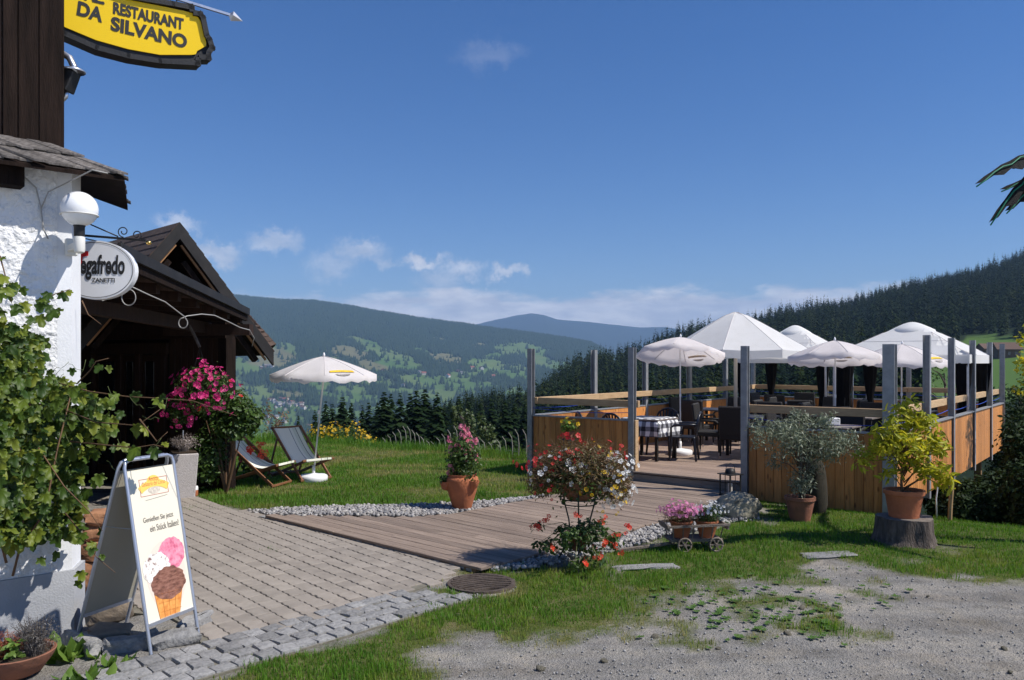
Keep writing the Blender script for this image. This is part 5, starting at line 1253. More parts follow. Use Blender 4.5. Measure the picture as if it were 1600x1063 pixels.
    m_pk = M('strawberry_print', (.82,.36,.43), (.52,.09,.17), 26, .6, third=(.74,.24,.33), detail=8); m_wh = M('stracciatella_print', (.82,.79,.74), (.16,.06,.05), 34, .6, contrast=(.50, .66), detail=7, third=(.62,.56,.50)); m_ch = M('chocolate_print', (.33,.165,.12), (.075,.028,.018), 22, .6, stretch=(1,1,2.6), third=(.22,.095,.065), detail=8)
    m_cn = M('waffle_print', (.80,.38,.10), (.58,.20,.04), 22, .6)
    m_glow = M('poster_shade', (.74,.62,.52), rough=.5)
    scoop(w*.53, .50, w*.40, .235, m_glow, .0010, 3, .01)
    flat([(w*.27, .228), (w*.68, .228), (w*.81, .40), (w*.64, .42), (w*.4, .42), (w*.22, .40)], m_cn, .0016)
    for k in range(5):
        b = MB(); t = k/4; b.bar(fp(w*(.27+.41*t), .228, .002), fp(w*(.22+.59*t), .40, .002), .001, .003, (0, -1, .2)); b.build('print', M('waffle_line', (.45,.15,.03), rough=.6) if k == 0 else MATS['waffle_line'], poster)
    for h in (.27, .33, .39): b = MB(); b.bar(fp(w*.29, h, .002), fp(w*.73, h-.012, .002), .001, .003, (0, -1, .2)); b.build('print', MATS['waffle_line'], poster)
    scoop(w*.68, .635, w*.275, .112, m_pk, .0020, 1, .05); scoop(w*.34, .565, w*.27, .105, m_wh, .0026, 2, .07); scoop(w*.54, .445, w*.35, .11, m_ch, .0032, 4, .06)
aframe()

# bed with kerb stones under the board, bowl, stacked blocks
def bed_stones():
    for px, py, sx, sy, sz, rz, mat, lab in (
        (128,1016,.42,.09,.13,-.62,m_granite,'long granite kerb stone beside the flower bowl'),
        (205,1014,.34,.13,.11,.55,m_granite,'rounded granite block at the front of the bed, by the board foot'),
        (272,1007,.32,.13,.11,.62,m_granite,'light granite block at the front corner of the bed, right of the board foot'),
        (303,985,.07,.36,.12,-.3,m_granite,'thin granite kerb stone at the right end of the bed'),
        (172,1004,.26,.22,.13,.3,m_brownrock,'brown boulder lying inside the stone-edged bed'),
        (170,962,.32,.2,.2,.4,m_brownrock,'dark rock at the back of the bed behind the board')):
        g = G(px, py); tag(obj('kerb_stone' if mat == m_granite else 'rock', stone_mesh(sx, sy, sz, px, mat, .16, .02, 2), None, None, (g.x, g.y, sz*.30), (0, 0, rz)), lab, 'stone')
    a = [G(150,1012)[:2], G(262,1012)[:2], G(300,985)[:2], G(240,955)[:2], (-3.3, 6.5)]
    tag(MB().prism([tuple(p) for p in a], -.2, -.06).build('bed_soil', m_soil), 'dark soil of the small bed under the board', None, kind='structure')
bed_stones()
def tuft(name, c, n, size, m, rad, label, cat='weed'):
    a = np.arange(n)*2.399+R.random(); el = NR.uniform(.25, 1.2, n)
    d = np.column_stack([np.cos(a)*np.cos(el), np.sin(a)*np.cos(el), np.sin(el)]); sx = np.column_stack([-np.sin(a), np.cos(a), np.zeros(n)]); nn = np.cross(sx, d)
    pos = np.column_stack([NR.normal(0, rad, n), NR.normal(0, rad, n), np.zeros(n)])
    V, Fc, r = scatter(LV_OVAL[0], LV_OVAL[1], pos, np.stack([sx, d, nn], 2), size*NR.uniform(.6, 1.15, n))
    tag(obj(name, npmesh(V, Fc, rnd=r), m, None, tuple(c)), label, cat)
l_bright = LEAF('bright_leaf', [(.07,.15,.02),(.11,.20,.03),(.15,.24,.04)], .35)
tuft('wild_plant', G(100, 1030), 22, .16, l_bright, .05, 'bright green leafy weed between the bowl and kerb stone', 'plant')
tuft('wild_plant', G(178, 1042), 14, .09, l_bright, .03, 'small dandelion weed in front of the granite blocks', 'plant')
tuft('wild_plant', G(150, 1030), 10, .08, l_bright, .03, 'little green weed at the end of the kerb stone', 'plant')
tuft('wild_plant', G(120, 1068), 16, .12, l_bright, .06, 'leafy weed at the bottom edge left of the cobbles', 'plant')
def bowl():
    c = G(22, 1056); root = thing('terracotta_bowl', 'wide terracotta bowl with rust-red heather and grey dry plant', 'planter', c)
    b = MB(); b.lathe([(.10, 0), (.16, .03), (.225, .12), (.24, .155), (.235, .16), (.215, .155), (.20, .12)], 28); b.build('bowl', m_oldterra, root, True, auto=40)
    MB().lathe([(.002, .13), (.21, .13)], 20).build('soil', m_soil, root)
    tw = twigs(70, (-.06, 0, .13), .16, .12, .003, seed=2); tw.build('heather_stems', M('rust_stem', (.30,.09,.04), rough=.8), root)
    foliage('heather', leaf_mesh(1100, (-.07, 0, .20), (.15, .13, .08), .022, LV_SLIM, .3, .8), l_heather, root)
    twigs(120, (.12, .02, .13), .17, .22, .0028, seed=5).build('dry_stems', M('grey_stem', (.11,.095,.085), rough=.9), root)
    foliage('dry_plant', leaf_mesh(1500, (.13, .02, .25), (.15, .13, .12), .018, LV_SLIM, .3, .3), l_grey, root)
    foliage('green_leaves', leaf_mesh(40, (.03, -.08, .2), (.06, .05, .05), .05, LV_OVAL, .3, .6), l_bright, root)
bowl()
def block_stack():
    c = G(158, 935); c.x -= .22; c.y += .4
    for i, (w, d, h, z, dx, lab) in enumerate(((.36,.26,.24,.12,.0,'lowest'), (.34,.25,.17,.325,.03,'third from the ground'), (.32,.24,.14,.48,.05,'second from the top'), (.34,.24,.12,.61,.09,'topmost'))):
        tag(obj('sandstone_block', stone_mesh(w, d, h, 40+i, m_sandstone, .12, .02, 2), None, None, (c.x+dx, c.y, z), (0, 0, .3+R.gauss(0, .1))), lab+' orange sandstone block in the stack behind the board', 'stone block')
block_stack()
# ------------------------------------------------------------------ plants by the porch
B_PINK = bloom_mesh(f_pink, 5, .35); B_PALE = bloom_mesh(f_pale, 5, .3); B_RED = bloom_mesh(f_red, 5, .2); B_OR = bloom_mesh(f_orange, 5, .25); B_WH = bloom_mesh(f_white, 5, .15); B_YE = bloom_mesh(f_yellow, 6, .2); B_LI = bloom_mesh(f_lilac, 5, .2)
def shell_pts(n, c, r, q, zmin=-.9, jit=.12, face=None):
    P = []; Nn = []
    while len(P) < n:
        d = Vector((q.gauss(0, 1), q.gauss(0, 1), q.gauss(0, 1))).normalized()
        if d.z < zmin: continue
        if face is not None and d.dot(face) < -.35: continue
        s = 1+q.gauss(0, jit); P.append((c[0]+d.x*r[0]*s, c[1]+d.y*r[1]*s, c[2]+d.z*r[2]*s)); Nn.append((d+Vector((q.gauss(0, .35), -.3+q.gauss(0, .35), .2))).normalized())
    return P, Nn
TOCAM = Vector((0, -1, .1))
def hanging_basket():
    c = W(312, 612, 11.15); root = thing('hanging_basket', 'hanging basket overflowing with magenta petunias under the porch eave', 'flower basket', c)
    q = random.Random(3)
    b = MB(); b.lathe([(.02, -.14), (.14, -.12), (.18, 0), (.185, .02), (.16, .02)], 18); b.build('basket', m_burlap, root, True)
    b = MB()
    for a in (0, 2.1, 4.2): b.tube([(math.cos(a)*.18, math.sin(a)*.18, .02), (0, 0, .62)], .003, 4)
    b.build('chains', m_black, root)
    MB().tube([(0, 0, .62), (-.10, .05, .80), (-.22, .1, .98)], .022, 7).build('hook', m_oldwood, root)
    parts = [leaf_mesh(1500, (.0, 0, .02), (.34, .32, .34), .05, LV_OVAL, .4, .2), leaf_mesh(700, (-.24, -.05, -.24), (.2, .2, .25), .045, LV_OVAL, .3, .1), leaf_mesh(350, (.28, .0, .0), (.16, .2, .3), .045, LV_OVAL, .3, .1)]
    foliage('foliage', parts, l_green, root)
    P, Nn = shell_pts(78, (.04, 0, .05), (.36, .36, .36), q, -.9, .16, TOCAM); P2, N2 = shell_pts(40, (-.24, -.06, -.26), (.22, .2, .26), q, -.9, .2, TOCAM); P3, N3 = shell_pts(26, (.28, -.03, .0), (.16, .2, .30), q, -.9, .2, TOCAM); P2 += P3; N2 += N3
    flower_heads(root, B_PINK, P+P2, Nn+N2, .038)
hanging_basket()
def shrub(name, label, cat, c, r, n, m, size, shape=LV_OVAL, stemh=None, seed=1, inner=.35):
    root = thing(name, label, cat, c); q = random.Random(seed)
    b = MB()
    for k in range(9):
        a = q.uniform(0, 6.28); e = Vector((math.cos(a)*r[0]*q.uniform(.3, .8), math.sin(a)*r[1]*q.uniform(.3, .8), (stemh or r[2])+r[2]*q.uniform(-.3, .6))); b.tube([(0, 0, -.02), e*.5+Vector((q.gauss(0, .04), 0, .05)), e], [.018, .012, .005], 5)
    b.build('stem', m_stem, root)
    parts = []
    for k in range(10):
        d = Vector((q.gauss(0, 1), q.gauss(0, 1), q.gauss(0, .9))).normalized()*.6; parts.append(leaf_mesh(n//10, (d.x*r[0], d.y*r[1], (stemh or r[2])+d.z*r[2]), (r[0]*.48, r[1]*.48, r[2]*.42), size, shape, inner, .5))
    foliage('foliage', parts, m, root)
    return root
rb = shrub('rose_bush', 'dark glossy rose bush at the right end of the porch', 'bush', Vector((-4.32, 12.1, 0)), (.52, .34, .46), 4600, l_green, .065, stemh=1.18, seed=4)
q_ = random.Random(8); P_, N_ = shell_pts(9, (.05, -.1, 1.2), (.5, .36, .46), q_, -.2, .08, TOCAM); flower_heads(rb, B_RED, P_, N_, .045, 'rose')
P_, N_ = shell_pts(60, (.05, -.1, 1.0), (.5, .36, .56), q_, -.9, .08, TOCAM)
gl = leaf_mesh(1300, (-.28, .0, .62), (.26, .26, .45), .06, LV_OVAL, .6, .6); foliage('bright_leaves', gl, l_green, rb)
def geraniums():
    c = Vector(((396-800)/F*13.3, 13.3, 0)); root = thing('geranium_plant', 'bright red geraniums growing between rose bush and deck chairs', 'flowers', c); q = random.Random(2)
    twigs(16, (0, 0, 0), .25, .45, .005, seed=1).build('stem', m_greenstem, root); foliage('foliage', leaf_mesh(420, (0, 0, .28), (.26, .22, .2), .06, LV_OVAL, .3, .6), l_green, root)
    P, Nn = shell_pts(46, (0, 0, .42), (.22, .2, .20), q, -.3, .15, TOCAM); flower_heads(root, B_OR, P, Nn, .045)
geraniums()
def tall_planter():
    c = G(287, 778); root = thing('tall_planter', 'tall white basketwork planter with dry lavender by the porch', 'planter', c, .5)
    b = MB(); b.box((0, 0, .33), (.28, .28, .66), None, 1.32); b.build('pot', m_wicker_white, root, bevel=.012)
    MB().box((0, 0, .672), (.33, .33, .02)).build('soil', m_soil, root)
    twigs(80, (0, 0, .67), .2, .2, .0035, seed=7, lean=.8).build('stems', M('lavender_stem', (.25,.21,.18), rough=.9), root)
    foliage('dry_flowers', leaf_mesh(900, (0, 0, .82), (.21, .2, .12), .03, LV_SLIM, .3, .8), l_lav, root)
    g = G(304, 775); j = thing('glass_jar', 'small jar with orange candle on the paving beside the tall planter', 'jar', g)
    MB().lathe([(.045, 0), (.05, .01), (.05, .09)], 14, close=True).build('candle', m_terra, j, True, auto=40); MB().lathe([(.051, .09), (.051, .13), (.04, .15), (.035, .15)], 14).build('glass', m_whiteplastic, j, True)
tall_planter()
def glass_vase():
    p = W(288, 688, 11.9); root = thing('plant_stake', 'pale metal plant marker standing in the tall planter', 'plant marker', (p.x, p.y-.05, .68)); MB().tube([(0, 0, 0), (0, 0, .30)], .012, 6).build('stake', m_silver, root)
glass_vase()

# ------------------------------------------------------------------ lawn furniture
def stripe_mat(name, axis=0, freq=16.):
    m = bpy.data.materials.new(name); m.use_nodes = True; N = m.node_tree.nodes; L = m.node_tree.links; bs = N['Principled BSDF']; bs.inputs['Roughness'].default_value = .9
    tc = N.new('ShaderNodeTexCoord'); sp = N.new('ShaderNodeSeparateXYZ'); L.new(tc.outputs['Object'], sp.inputs[0])
    mu = N.new('ShaderNodeMath'); mu.operation = 'MULTIPLY_ADD'; mu.inputs[1].default_value = freq/4; mu.inputs[2].default_value = 10.2; L.new(sp.outputs[axis], mu.inputs[0])
    fr = N.new('ShaderNodeMath'); fr.operation = 'FRACT'; L.new(mu.outputs[0], fr.inputs[0])
    r = N.new('ShaderNodeValToRGB'); r.color_ramp.interpolation = 'CONSTANT'; e = r.color_ramp.elements
    st = [(0, (.74,.72,.60)), (.26, (.16,.18,.18)), (.285, (.70,.69,.58)), (.38, (.58,.60,.47)), (.50, (.15,.16,.14)), (.525, (.64,.66,.53)), (.66, (.17,.18,.16)), (.68, (.66,.67,.58)), (.84, (.76,.74,.62))]
    while len(e) < len(st): e.new(.5)
    for i, (p, c) in enumerate(st): e[i].position = p; e[i].color = (*c, 1)
    L.new(fr.outputs[0], r.inputs[0]); L.new(r.outputs[0], bs.inputs['Base Color']); return m
m_stripe = stripe_mat('striped_canvas', 0, 8.)
def deck_chair(loc, rz, label):
    # local: x across, y from foot to head, canvas slung between the long rails
    root = thing('deck_chair', label, 'deck chair', loc, rz, 'striped deck chairs on the lawn')
    w = .54; A = lambda s, o=0.: (Vector((s*(w/2+o), -.48, .03)), Vector((s*(w/2+o), .52, .84)))      # back frame rail
    Bf = lambda s, o=0.: (Vector((s*(w/2+o), .50, .03)), Vector((s*(w/2+o), -.55, .36)))                # seat frame rail
    for s in (-1, 1):
        a, b_ = A(s); MB().bar(a, b_, .028, .05).build('long_rail', m_chairwood, root, bevel=.004)
        a, b_ = Bf(s, -.032); MB().bar(a, b_, .028, .045).build('seat_rail', m_chairwood, root, bevel=.004)
        MB().bar(Vector((s*(w/2+.03), .30, .66)), Vector((s*(w/2+.03), .62, .0)), .024, .04).build('prop_leg', m_chairwood, root, bevel=.004)
    for y, z, nm in ((.52, .84, 'head_bar'), (-.48, .03, 'foot_bar'), (-.55, .36, 'front_bar'), (.50, .03, 'rear_bar'), (.60, .04, 'prop_bar')):
        MB().bar(Vector((-w/2-.03, y, z)), Vector((w/2+.03, y, z)), .03, .035).build(nm, m_chairwood, root, bevel=.004)
    n = 16; vs = []; fs = []
    p0, p3 = Vector((0, .52, .85)), Vector((0, -.55, .385)); p1 = Vector((0, .12, .42)); p2 = Vector((0, -.15, .16))
    for i in range(n+1):
        t = i/n; p = p0*(1-t)**3+p1*3*t*(1-t)**2+p2*3*t*t*(1-t)+p3*t**3
        for s in (-1, -.33, .33, 1): vs.append((s*(w/2-.03), p.y, p.z-.012*(1-abs(s))))
    fs = [(i*4+j, i*4+j+1, i*4+4+j+1, i*4+4+j) for i in range(n) for j in range(3)]
    me = bpy.data.meshes.new('canvas'); me.from_pydata(vs, [], fs); me.materials.append(m_stripe)
    for p in me.polygons: p.use_smooth = True
    obj('canvas', me, None, root)
    b = MB(); b.add([(-w/2+.03, -.57, .385), (w/2-.03, -.57, .385), (w/2-.03, -.575, .35), (-w/2+.03, -.575, .35)], [(0, 1, 2, 3)]); b.build('canvas_flap', m_stripe, root)
deck_chair(G(397, 758)+Vector((.0, .05, 0)), 1.32, 'striped deck chair with bare wooden frame nearest the rose bush')
deck_chair(G(462, 752)+Vector((0, .38, 0)), .78, 'striped deck chair standing beside the white parasol pole')

m_seam = M('canvas_seam', (.62,.58,.56), rough=.9)
def parasol(loc, rz, label, dia=1.78, height=2.16, tilt=0., base='white', logo=True, lean=0., group='small pale parasols with yellow logos', tiltaz=0.):
    root = thing('parasol', label, 'parasol', loc, rz, group)
    n = 8; r = dia/2; b = MB(); rise = .31; val = .12
    hub = Vector((lean, 0, height-.06)); T = Matrix.Translation(hub-Vector((0, 0, .25))) @ Matrix.Rotation(tiltaz, 4, 'Z') @ Matrix.Rotation(tilt, 4, 'X') @ Matrix.Translation((0, 0, .25))
    seg = 6; sub = 6; vs = [T @ Vector((0, 0, 0))]; fs = []
    rings = []
    for i in range(1, seg+1):
        t = i/seg; ring = []
        for k in range(n*sub):
            a = 6.283*k/(n*sub); f = (k % sub)/sub; sag = math.sin(math.pi*f)*.05*t
            rr = r*t*(1-sag*.6); z = -rise*(t**1.3)-sag*1.1*t
            vs.append(T @ Vector((math.cos(a)*rr, math.sin(a)*rr, z))); ring.append(len(vs)-1)
        rings.append(ring)
    ring = []
    for k in range(n*sub):
        a = 6.283*k/(n*sub); f = (k % sub)/sub; sc = math.sin(math.pi*f)
        rr = r*(1.0-.05*sc)+.012*math.sin(k*1.7); vs.append(T @ Vector((math.cos(a)*rr, math.sin(a)*rr, -rise-val*(.72+.28*sc)-.02*math.sin(k*2.3+1)))); ring.append(len(vs)-1)
    rings.append(ring); m_ = n*sub
    for k in range(m_): fs.append((0, rings[0][k], rings[0][(k+1) % m_]))
    for a, c in zip(rings[:-1], rings[1:]):
        for k in range(m_): fs.append((a[k], c[k], c[(k+1) % m_], a[(k+1) % m_]))
    me = bpy.data.meshes.new('canopy'); me.from_pydata(vs, [], fs); me.materials.append(m_pinkcanvas)
    for p in me.polygons: p.use_smooth = True
    can = obj('canopy', me, None, root)
    for k in range(n):
        a = 6.283*k/n; bb = MB(); pts = [T @ Vector((math.cos(a)*r*t, math.sin(a)*r*t, -rise*(t**1.3)-.012)) for t in (.03, .35, .7, .99)]; bb.tube(pts, .004, 4); bb.build('rib', m_silver, root)
    for k in range(n):
        a = 6.283*k/n; pts = [T @ Vector((math.cos(a)*r*t, math.sin(a)*r*t, -rise*(t**1.3)+.002)) for t in (.05, .2, .4, .6, .8, 1.0)]; MB().tube(pts, .005, 4).build('seam', m_seam, can)
    if logo:      # yellow printed scroll with a dark drawing under it, on two panels facing the yard
        for k in range(n):
            a = 6.283*(k+.5)/n
            dirw = Matrix.Rotation(rz, 3, 'Z') @ Vector((math.cos(a), math.sin(a), 0))
            if dirw.dot(Vector((.35, -.94, 0))) < .93: continue
            def S(u, t): aa = a+u; f = abs(u)/(math.pi/n); sg = math.cos(f*math.pi/2)*.045*t; rr = r*t*(1-sg*.6); return T @ Vector((math.cos(aa)*rr, math.sin(aa)*rr, -rise*(t**1.3)-sg*1.1*t+.012))
            vs2 = []; nn = 8
            for j in range(nn+1):
                u = (-.29+.58*j/nn); bow = .06*(1-(2*j/nn-1)**2); vs2 += [S(u, .80-bow), S(u, .865-bow)]
            me = bpy.data.meshes.new('logo'); me.from_pydata([tuple(v) for v in vs2], [], [(2*j, 2*j+1, 2*j+3, 2*j+2) for j in range(nn)]); me.materials.append(MATS.get('logo_yellow') or M('logo_yellow', (.80,.55,.03), (.60,.36,.02), 30, .8)); obj('printed_scroll', me, None, can)
            vs2 = []
            for j in range(nn+1):
                u = (-.17+.34*j/nn); h = math.sqrt(max(0, 1-(2*j/nn-1)**2))*.04; vs2 += [S(u, .885-h*.4), S(u, .89+h)]
            me = bpy.data.meshes.new('logo'); me.from_pydata([tuple(v) for v in vs2], [], [(2*j, 2*j+1, 2*j+3, 2*j+2) for j in range(nn)]); me.materials.append(MATS.get('logo_dark') or M('logo_dark', (.55,.50,.46), (.12,.11,.11), 40, .8)); obj('printed_drawing', me, None, can)
    tip = T @ Vector((0, 0, .0)); tt = T @ Vector((0, 0, .07)); MB().tube([tip, tip.lerp(tt, .5), tt], [.022, .018, .004], 8).build('finial', m_whiteplastic, root, True)
    low = T @ Vector((0, 0, -.30)); MB().tube([(0, 0, .12), low, tip], .014, 8).build('pole', m_whiteplastic, root, True)
    MB().tube([(0, 0, .08), (0, 0, .26)], .026, 10).build('socket', m_whiteplastic, root, True)
    MB().tube([(lean*.48, 0, 1.12), (lean*.51, 0, 1.18)], .02, 8).build('joint', m_whiteplastic, root)
    b = MB(); b.lathe([(.02, .13), (.05, .125), (.10, .115), (.20, .105), (.225, .09), (.235, .06), (.23, .01), (.22, 0)], 28); b.build('base', m_whiteplastic, root, True)
    return root
g = G(490, 751); parasol((g.x, g.y, float(gz(g.x, g.y))), .25, 'pale parasol on a white water-filled base on the lawn', dia=1.76, height=2.15, group=None, lean=.17)

def pink_pot():
    c = G(722, 797); root = thing('strawberry_pot', 'terracotta pocket pot with tall pink snapdragons beside the walkway', 'planter', c)
    prof = [(.115, 0), (.125, .02), (.20, .28), (.222, .40), (.215, .44), (.19, .455), (.195, .49), (.185, .49), (.17, .44)]
    b = MB(); b.lathe(prof, 28); b.build('pot', m_terra, root, True, auto=50)
    b = MB(); b.lathe([(.02, 0), (.06, .02), (.085, .09), (.09, .12), (.08, .12), (.06, .09)], 14, (-.21, -.03, .27)); b.build('pocket', m_terra, root, True, auto=50)
    b = MB(); b.lathe([(.02, 0), (.05, .02), (.075, .09), (.08, .11), (.07, .11)], 14, (.16, -.13, .3)); b.build('pocket', m_terra, root, True, auto=50)
    MB().lathe([(.002, .44), (.175, .44)], 18).build('soil', m_soil, root)
    parts = [leaf_mesh(1500, (.02, 0, .68), (.24, .2, .32), .05, LV_KITE, .25, .2), leaf_mesh(160, (-.23, -.04, .42), (.08, .07, .06), .035, LV_KITE, .2, .4), leaf_mesh(200, (.06, -.14, .46), (.12, .08, .14), .04, LV_KITE, .2, -.1)]
    foliage('foliage', parts, l_green, root); q = random.Random(5)
    b = MB(); spk = [(.0,.0,1.14,.22),(.06,.02,1.12,.2),(-.16,.0,1.0,.1),(-.15,.02,.86,.13),(.10,-.02,.93,.16),(-.06,-.04,.90,.12),(.17,.0,.97,.08),(.17,.02,.74,.1),(-.15,-.05,.62,.12),(.02,-.05,.84,.1),(.08,.04,1.04,.15),(.13,-.05,.84,.12),(.02,-.06,.72,.06)]
    P = []; Nn = []
    for x, y, zt, ln in spk:
        b.tube([(x*.4, y*.4, .44), (x*.8, y, .44+(zt-.44)*.6), (x, y, zt)], .005, 4)
        for k in range(int(ln*110)):
            a = q.uniform(0, 6.28); rr = .035*q.uniform(.6, 1.1); P.append((x+math.cos(a)*rr, y+math.sin(a)*rr, zt-ln*q.random())); Nn.append((math.cos(a), math.sin(a)-.3, .3))
    b.build('stem', m_greenstem, root); flower_heads(root, B_PALE, P, Nn, .021)
pink_pot()

# paling fence and flowers at the lawn's end
def paling_fence():
    root = thing('paling_fence', 'low fence of thin bent grey palings at the lawn end', 'fence', (-1.5, 19, 0))
    lst = [(602,690,679),(610,690,674),(618,690,669),(626,691,665),(634,692,661),(641,692,661),(648,693,667),(655,694,672),(662,694,678),(671,695,685),(678,695,686),(687,696,681),(695,697,676),(704,698,670),(714,699,665),(722,700,665),(731,701,672),(739,702,679),(748,704,687),(757,705,690),(768,708,694),(781,709,690),(790,711,685),(800,713,679),(810,714,674),(822,716,674)]
    for i, (px, pb, pt) in enumerate(lst):
        D = 19.8-(px-600)/222*3.3; b_ = W(px, pb, D); zg = float(gz(b_.x, b_.y)); hgt = (pb-pt)/F*D+.12; b_.z = min(b_.z, zg+.1)-.1; d = Vector((-.09, .02, hgt)) 
        me = MB().tube([(0, 0, 0), (.01, 0, hgt*.55), (-.01, 0, hgt*.85), (-.075, 0, hgt+.02)], [.011, .011, .010, .008], 6).mesh(m_pale)
        obj('paling', me, None, root, b_-Vector(root.location), (0, 0, R.gauss(0, .1)))
    for zf in (.12, .3):
        pts = []
        for px, pb, pt in lst[::3]:
            D = 19.8-(px-600)/222*3.3; p = W(px, pb, D); pts.append(Vector((p.x, p.y+.02, float(gz(p.x, p.y))+zf*.4))-Vector(root.location))
        MB().tube(pts, .004, 4).build('wire', m_galv, root)
m_pale = M('weathered_paling', (.34,.32,.28), (.21,.195,.17), 6, .85, .3, 30)
paling_fence()
def yellow_border():
    spots = [(500,690,.5,.28),(522,688,.5,.34),(545,688,.62,.42),(568,689,.5,.34),(586,690,.35,.2)]
    labs = ['leftmost', 'second from left', 'largest, middle', 'fourth from left', 'rightmost, lowest']
    for i, (px, py, w, h) in enumerate(spots):
        D = 20.3; x = (px-800)/F*D; y = D; c = Vector((x, y, float(gz(x, y)))); q = random.Random(i)
        root = thing('yellow_flowers', labs[i]+' yellow flower clump at the far lawn edge', 'flowers', c); h = h*1.25
        twigs(20, (0, 0, 0), w*.8, h, .005, seed=i).build('stem', m_greenstem, root); foliage('foliage', leaf_mesh(500, (0, 0, h*.45), (w*.55, .3, h*.5), .06, LV_KITE, .2, .5), l_green, root)
        P, Nn = shell_pts(60, (0, 0, h*.55), (w*.55, .3, h*.5), q, -.4, .25, TOCAM); flower_heads(root, B_YE, P, Nn, .027)
yellow_border()

# ------------------------------------------------------------------ the terrace
FL = .20
def board_set(parent, x0, x1, z0, z1, along, fixed, m=m_larch, w=.125, th=.022):
    """vertical tongue-and-groove boards; along 0 = boards set side by side in x at y=fixed, 1 = in y at x=fixed"""
    n = max(1, round((x1-x0)/w)); ww = (x1-x0)/n; key = (along, round(ww, 4), round(z1-z0, 3))
    if key not in BSET:
        b = MB(); d = (ww-.004, th, z1-z0) if along == 0 else (th, ww-.004, z1-z0); b.box((0, 0, 0), d); BSET[key] = b.mesh(m, bevel=.0065)
    for i in range(n):
        c = x0+ww*(i+.5); p = (c, fixed, (z0+z1)/2) if along == 0 else (fixed, c, (z0+z1)/2)
        obj('board', BSET[key], None, parent, p)
BSET = {}
def post_mesh(w=.10, d=.10, z0=-.3, z1=2.23):
    b = MB(); h = z1-z0; c = (z0+z1)/2
    b.box((0, -d/2+.006, c), (w, .012, h)); b.box((0, d/2-.006, c), (w, .012, h)); b.box((0, 0, c), (.010, d-.03, h))
    for z in (.3, .9, 1.3, 1.95): b.box((w*.25, -d/2-.004, z), (.018, .008, .018))
    return b.mesh(m_galv)
def build_terrace():
    root = thing('wooden_terrace', 'raised larch-clad terrace with steel posts and wooden handrail', 'terrace', P0, DROT)
    Wd, Dp = 6.0, 10.25
    pm = post_mesh(); pcorner = post_mesh(.15, .15)
    fx = [0, 2.08, 4.0]; posts = [(x, 0) for x in fx]+[(0, y) for y in (2.08, 4.15, 6.3, 8.4)]+[(2., Dp), (4., Dp), (0, Dp), (Wd, Dp)]+[(Wd, y) for y in (2.25, 4.2, 6.3, 8.4)]
    for x, y in posts: obj('post', pm, None, root, (x, y, 0 if x < 5 else (0.18 if y > 1 else 0)), (0, 0, 0 if y == 0 or y == Dp else math.pi/2))
    obj('post', pcorner, None, root, (Wd, 0, 0))
    # floor
    y = .06
    bm_ = board_mesh(m_deck, Wd-.12, .138, .026)
    while y < Dp-.1: obj('floor_board', bm_, None, root, (Wd/2, y+.07, FL+R.gauss(0, .001)), (0, 0, 0)); y += .1435
    MB().box((Wd/2, Dp/2, FL-.12), (Wd-.1, Dp-.1, .16)).build('floor_frame', m_boardside, root)
    MB().box((3.04, -.025, FL-.115), (1.80, .05, .17)).build('step_riser', M('grey_riser', (.26,.23,.20), (.17,.15,.13), 6, .85, .3, 30, stretch=(.6,6,6)), root)
    MB().box((3.04, -.03, FL+.003), (1.82, .10, .028)).build('step_nosing', m_walk, root, bevel=.003)
    zb, zt = -.045, 1.02
    def panel(along, a, b_, fixed, z0=zb):
        p = MB()
        if along == 0: p.box(((a+b_)/2, fixed+(.03 if fixed < 5 else -.03), (z0+zt)/2), (b_-a, .02, zt-z0-.02))
        else: p.box((fixed+(-.03 if fixed > 3 else .03), (a+b_)/2, (z0+zt)/2), (.02, b_-a, zt-z0-.02))
        pn = p.build('panel', m_larch, root); board_set(pn, a, b_, z0, zt, along, fixed)
        c = MB()
        if along == 0: c.box(((a+b_)/2, fixed, zt+.014), (b_-a, .085, .024))
        else: c.box((fixed, (a+b_)/2, zt+.014), (.085, b_-a, .024))
        c.build('cap', m_galv, pn)
    panel(0, .055, 2.02, 0); panel(0, 4.055, 5.92, 0)
    ys = [0.08, 2.25, 4.2, 6.3, 8.4, Dp]
    for a, b_ in zip(ys[:-1], ys[1:]): panel(1, a+.055, b_-.055, Wd)
    yl = [0, 2.08, 4.15, 6.3, 8.4, Dp]
    for a, b_ in zip(yl[:-1], yl[1:]): panel(1, a+.055, b_-.055, 0)
    for a, b_ in ((0, 2.), (2., 4.), (4., 6.)): panel(0, a+.055, b_-.055, Dp)
    def rail(along, a, b_, fixed):
        b = MB(); L_ = b_-a
        b.box((0, 0, 0), (L_, .06, .115)); o = b.build('handrail', m_rail, root, bevel=.005)
        o.location = ((a+b_)/2, fixed, 1.30) if along == 0 else (fixed, (a+b_)/2, 1.30); o.rotation_euler = (0, 0, 0 if along == 0 else math.pi/2)
    rail(0, .02, 2.16, .085); rail(0, 3.95, 5.95, .085)
    for a, b_ in zip(ys[:-1], ys[1:]): rail(1, a+.03, b_+.03, Wd-.085)
    for a, b_ in zip(yl[:-1], yl[1:]): rail(1, a+.03, b_+.03, .085)
    for a, b_ in ((0.12, 2.), (2., 4.), (4., 5.88)): rail(0, a+.005, b_-.005, Dp-.085)
    def rope(pts):
        b = MB(); out = []
        for p, q_ in zip(pts[:-1], pts[1:]):
            for k in range(6): t = k/6; v = Vector(p).lerp(Vector(q_), t); v.z -= .035*math.sin(math.pi*t); out.append(v)
        out.append(Vector(pts[-1])); b.tube(out, .0055, 5); b.build('rope', m_rope, root, True)
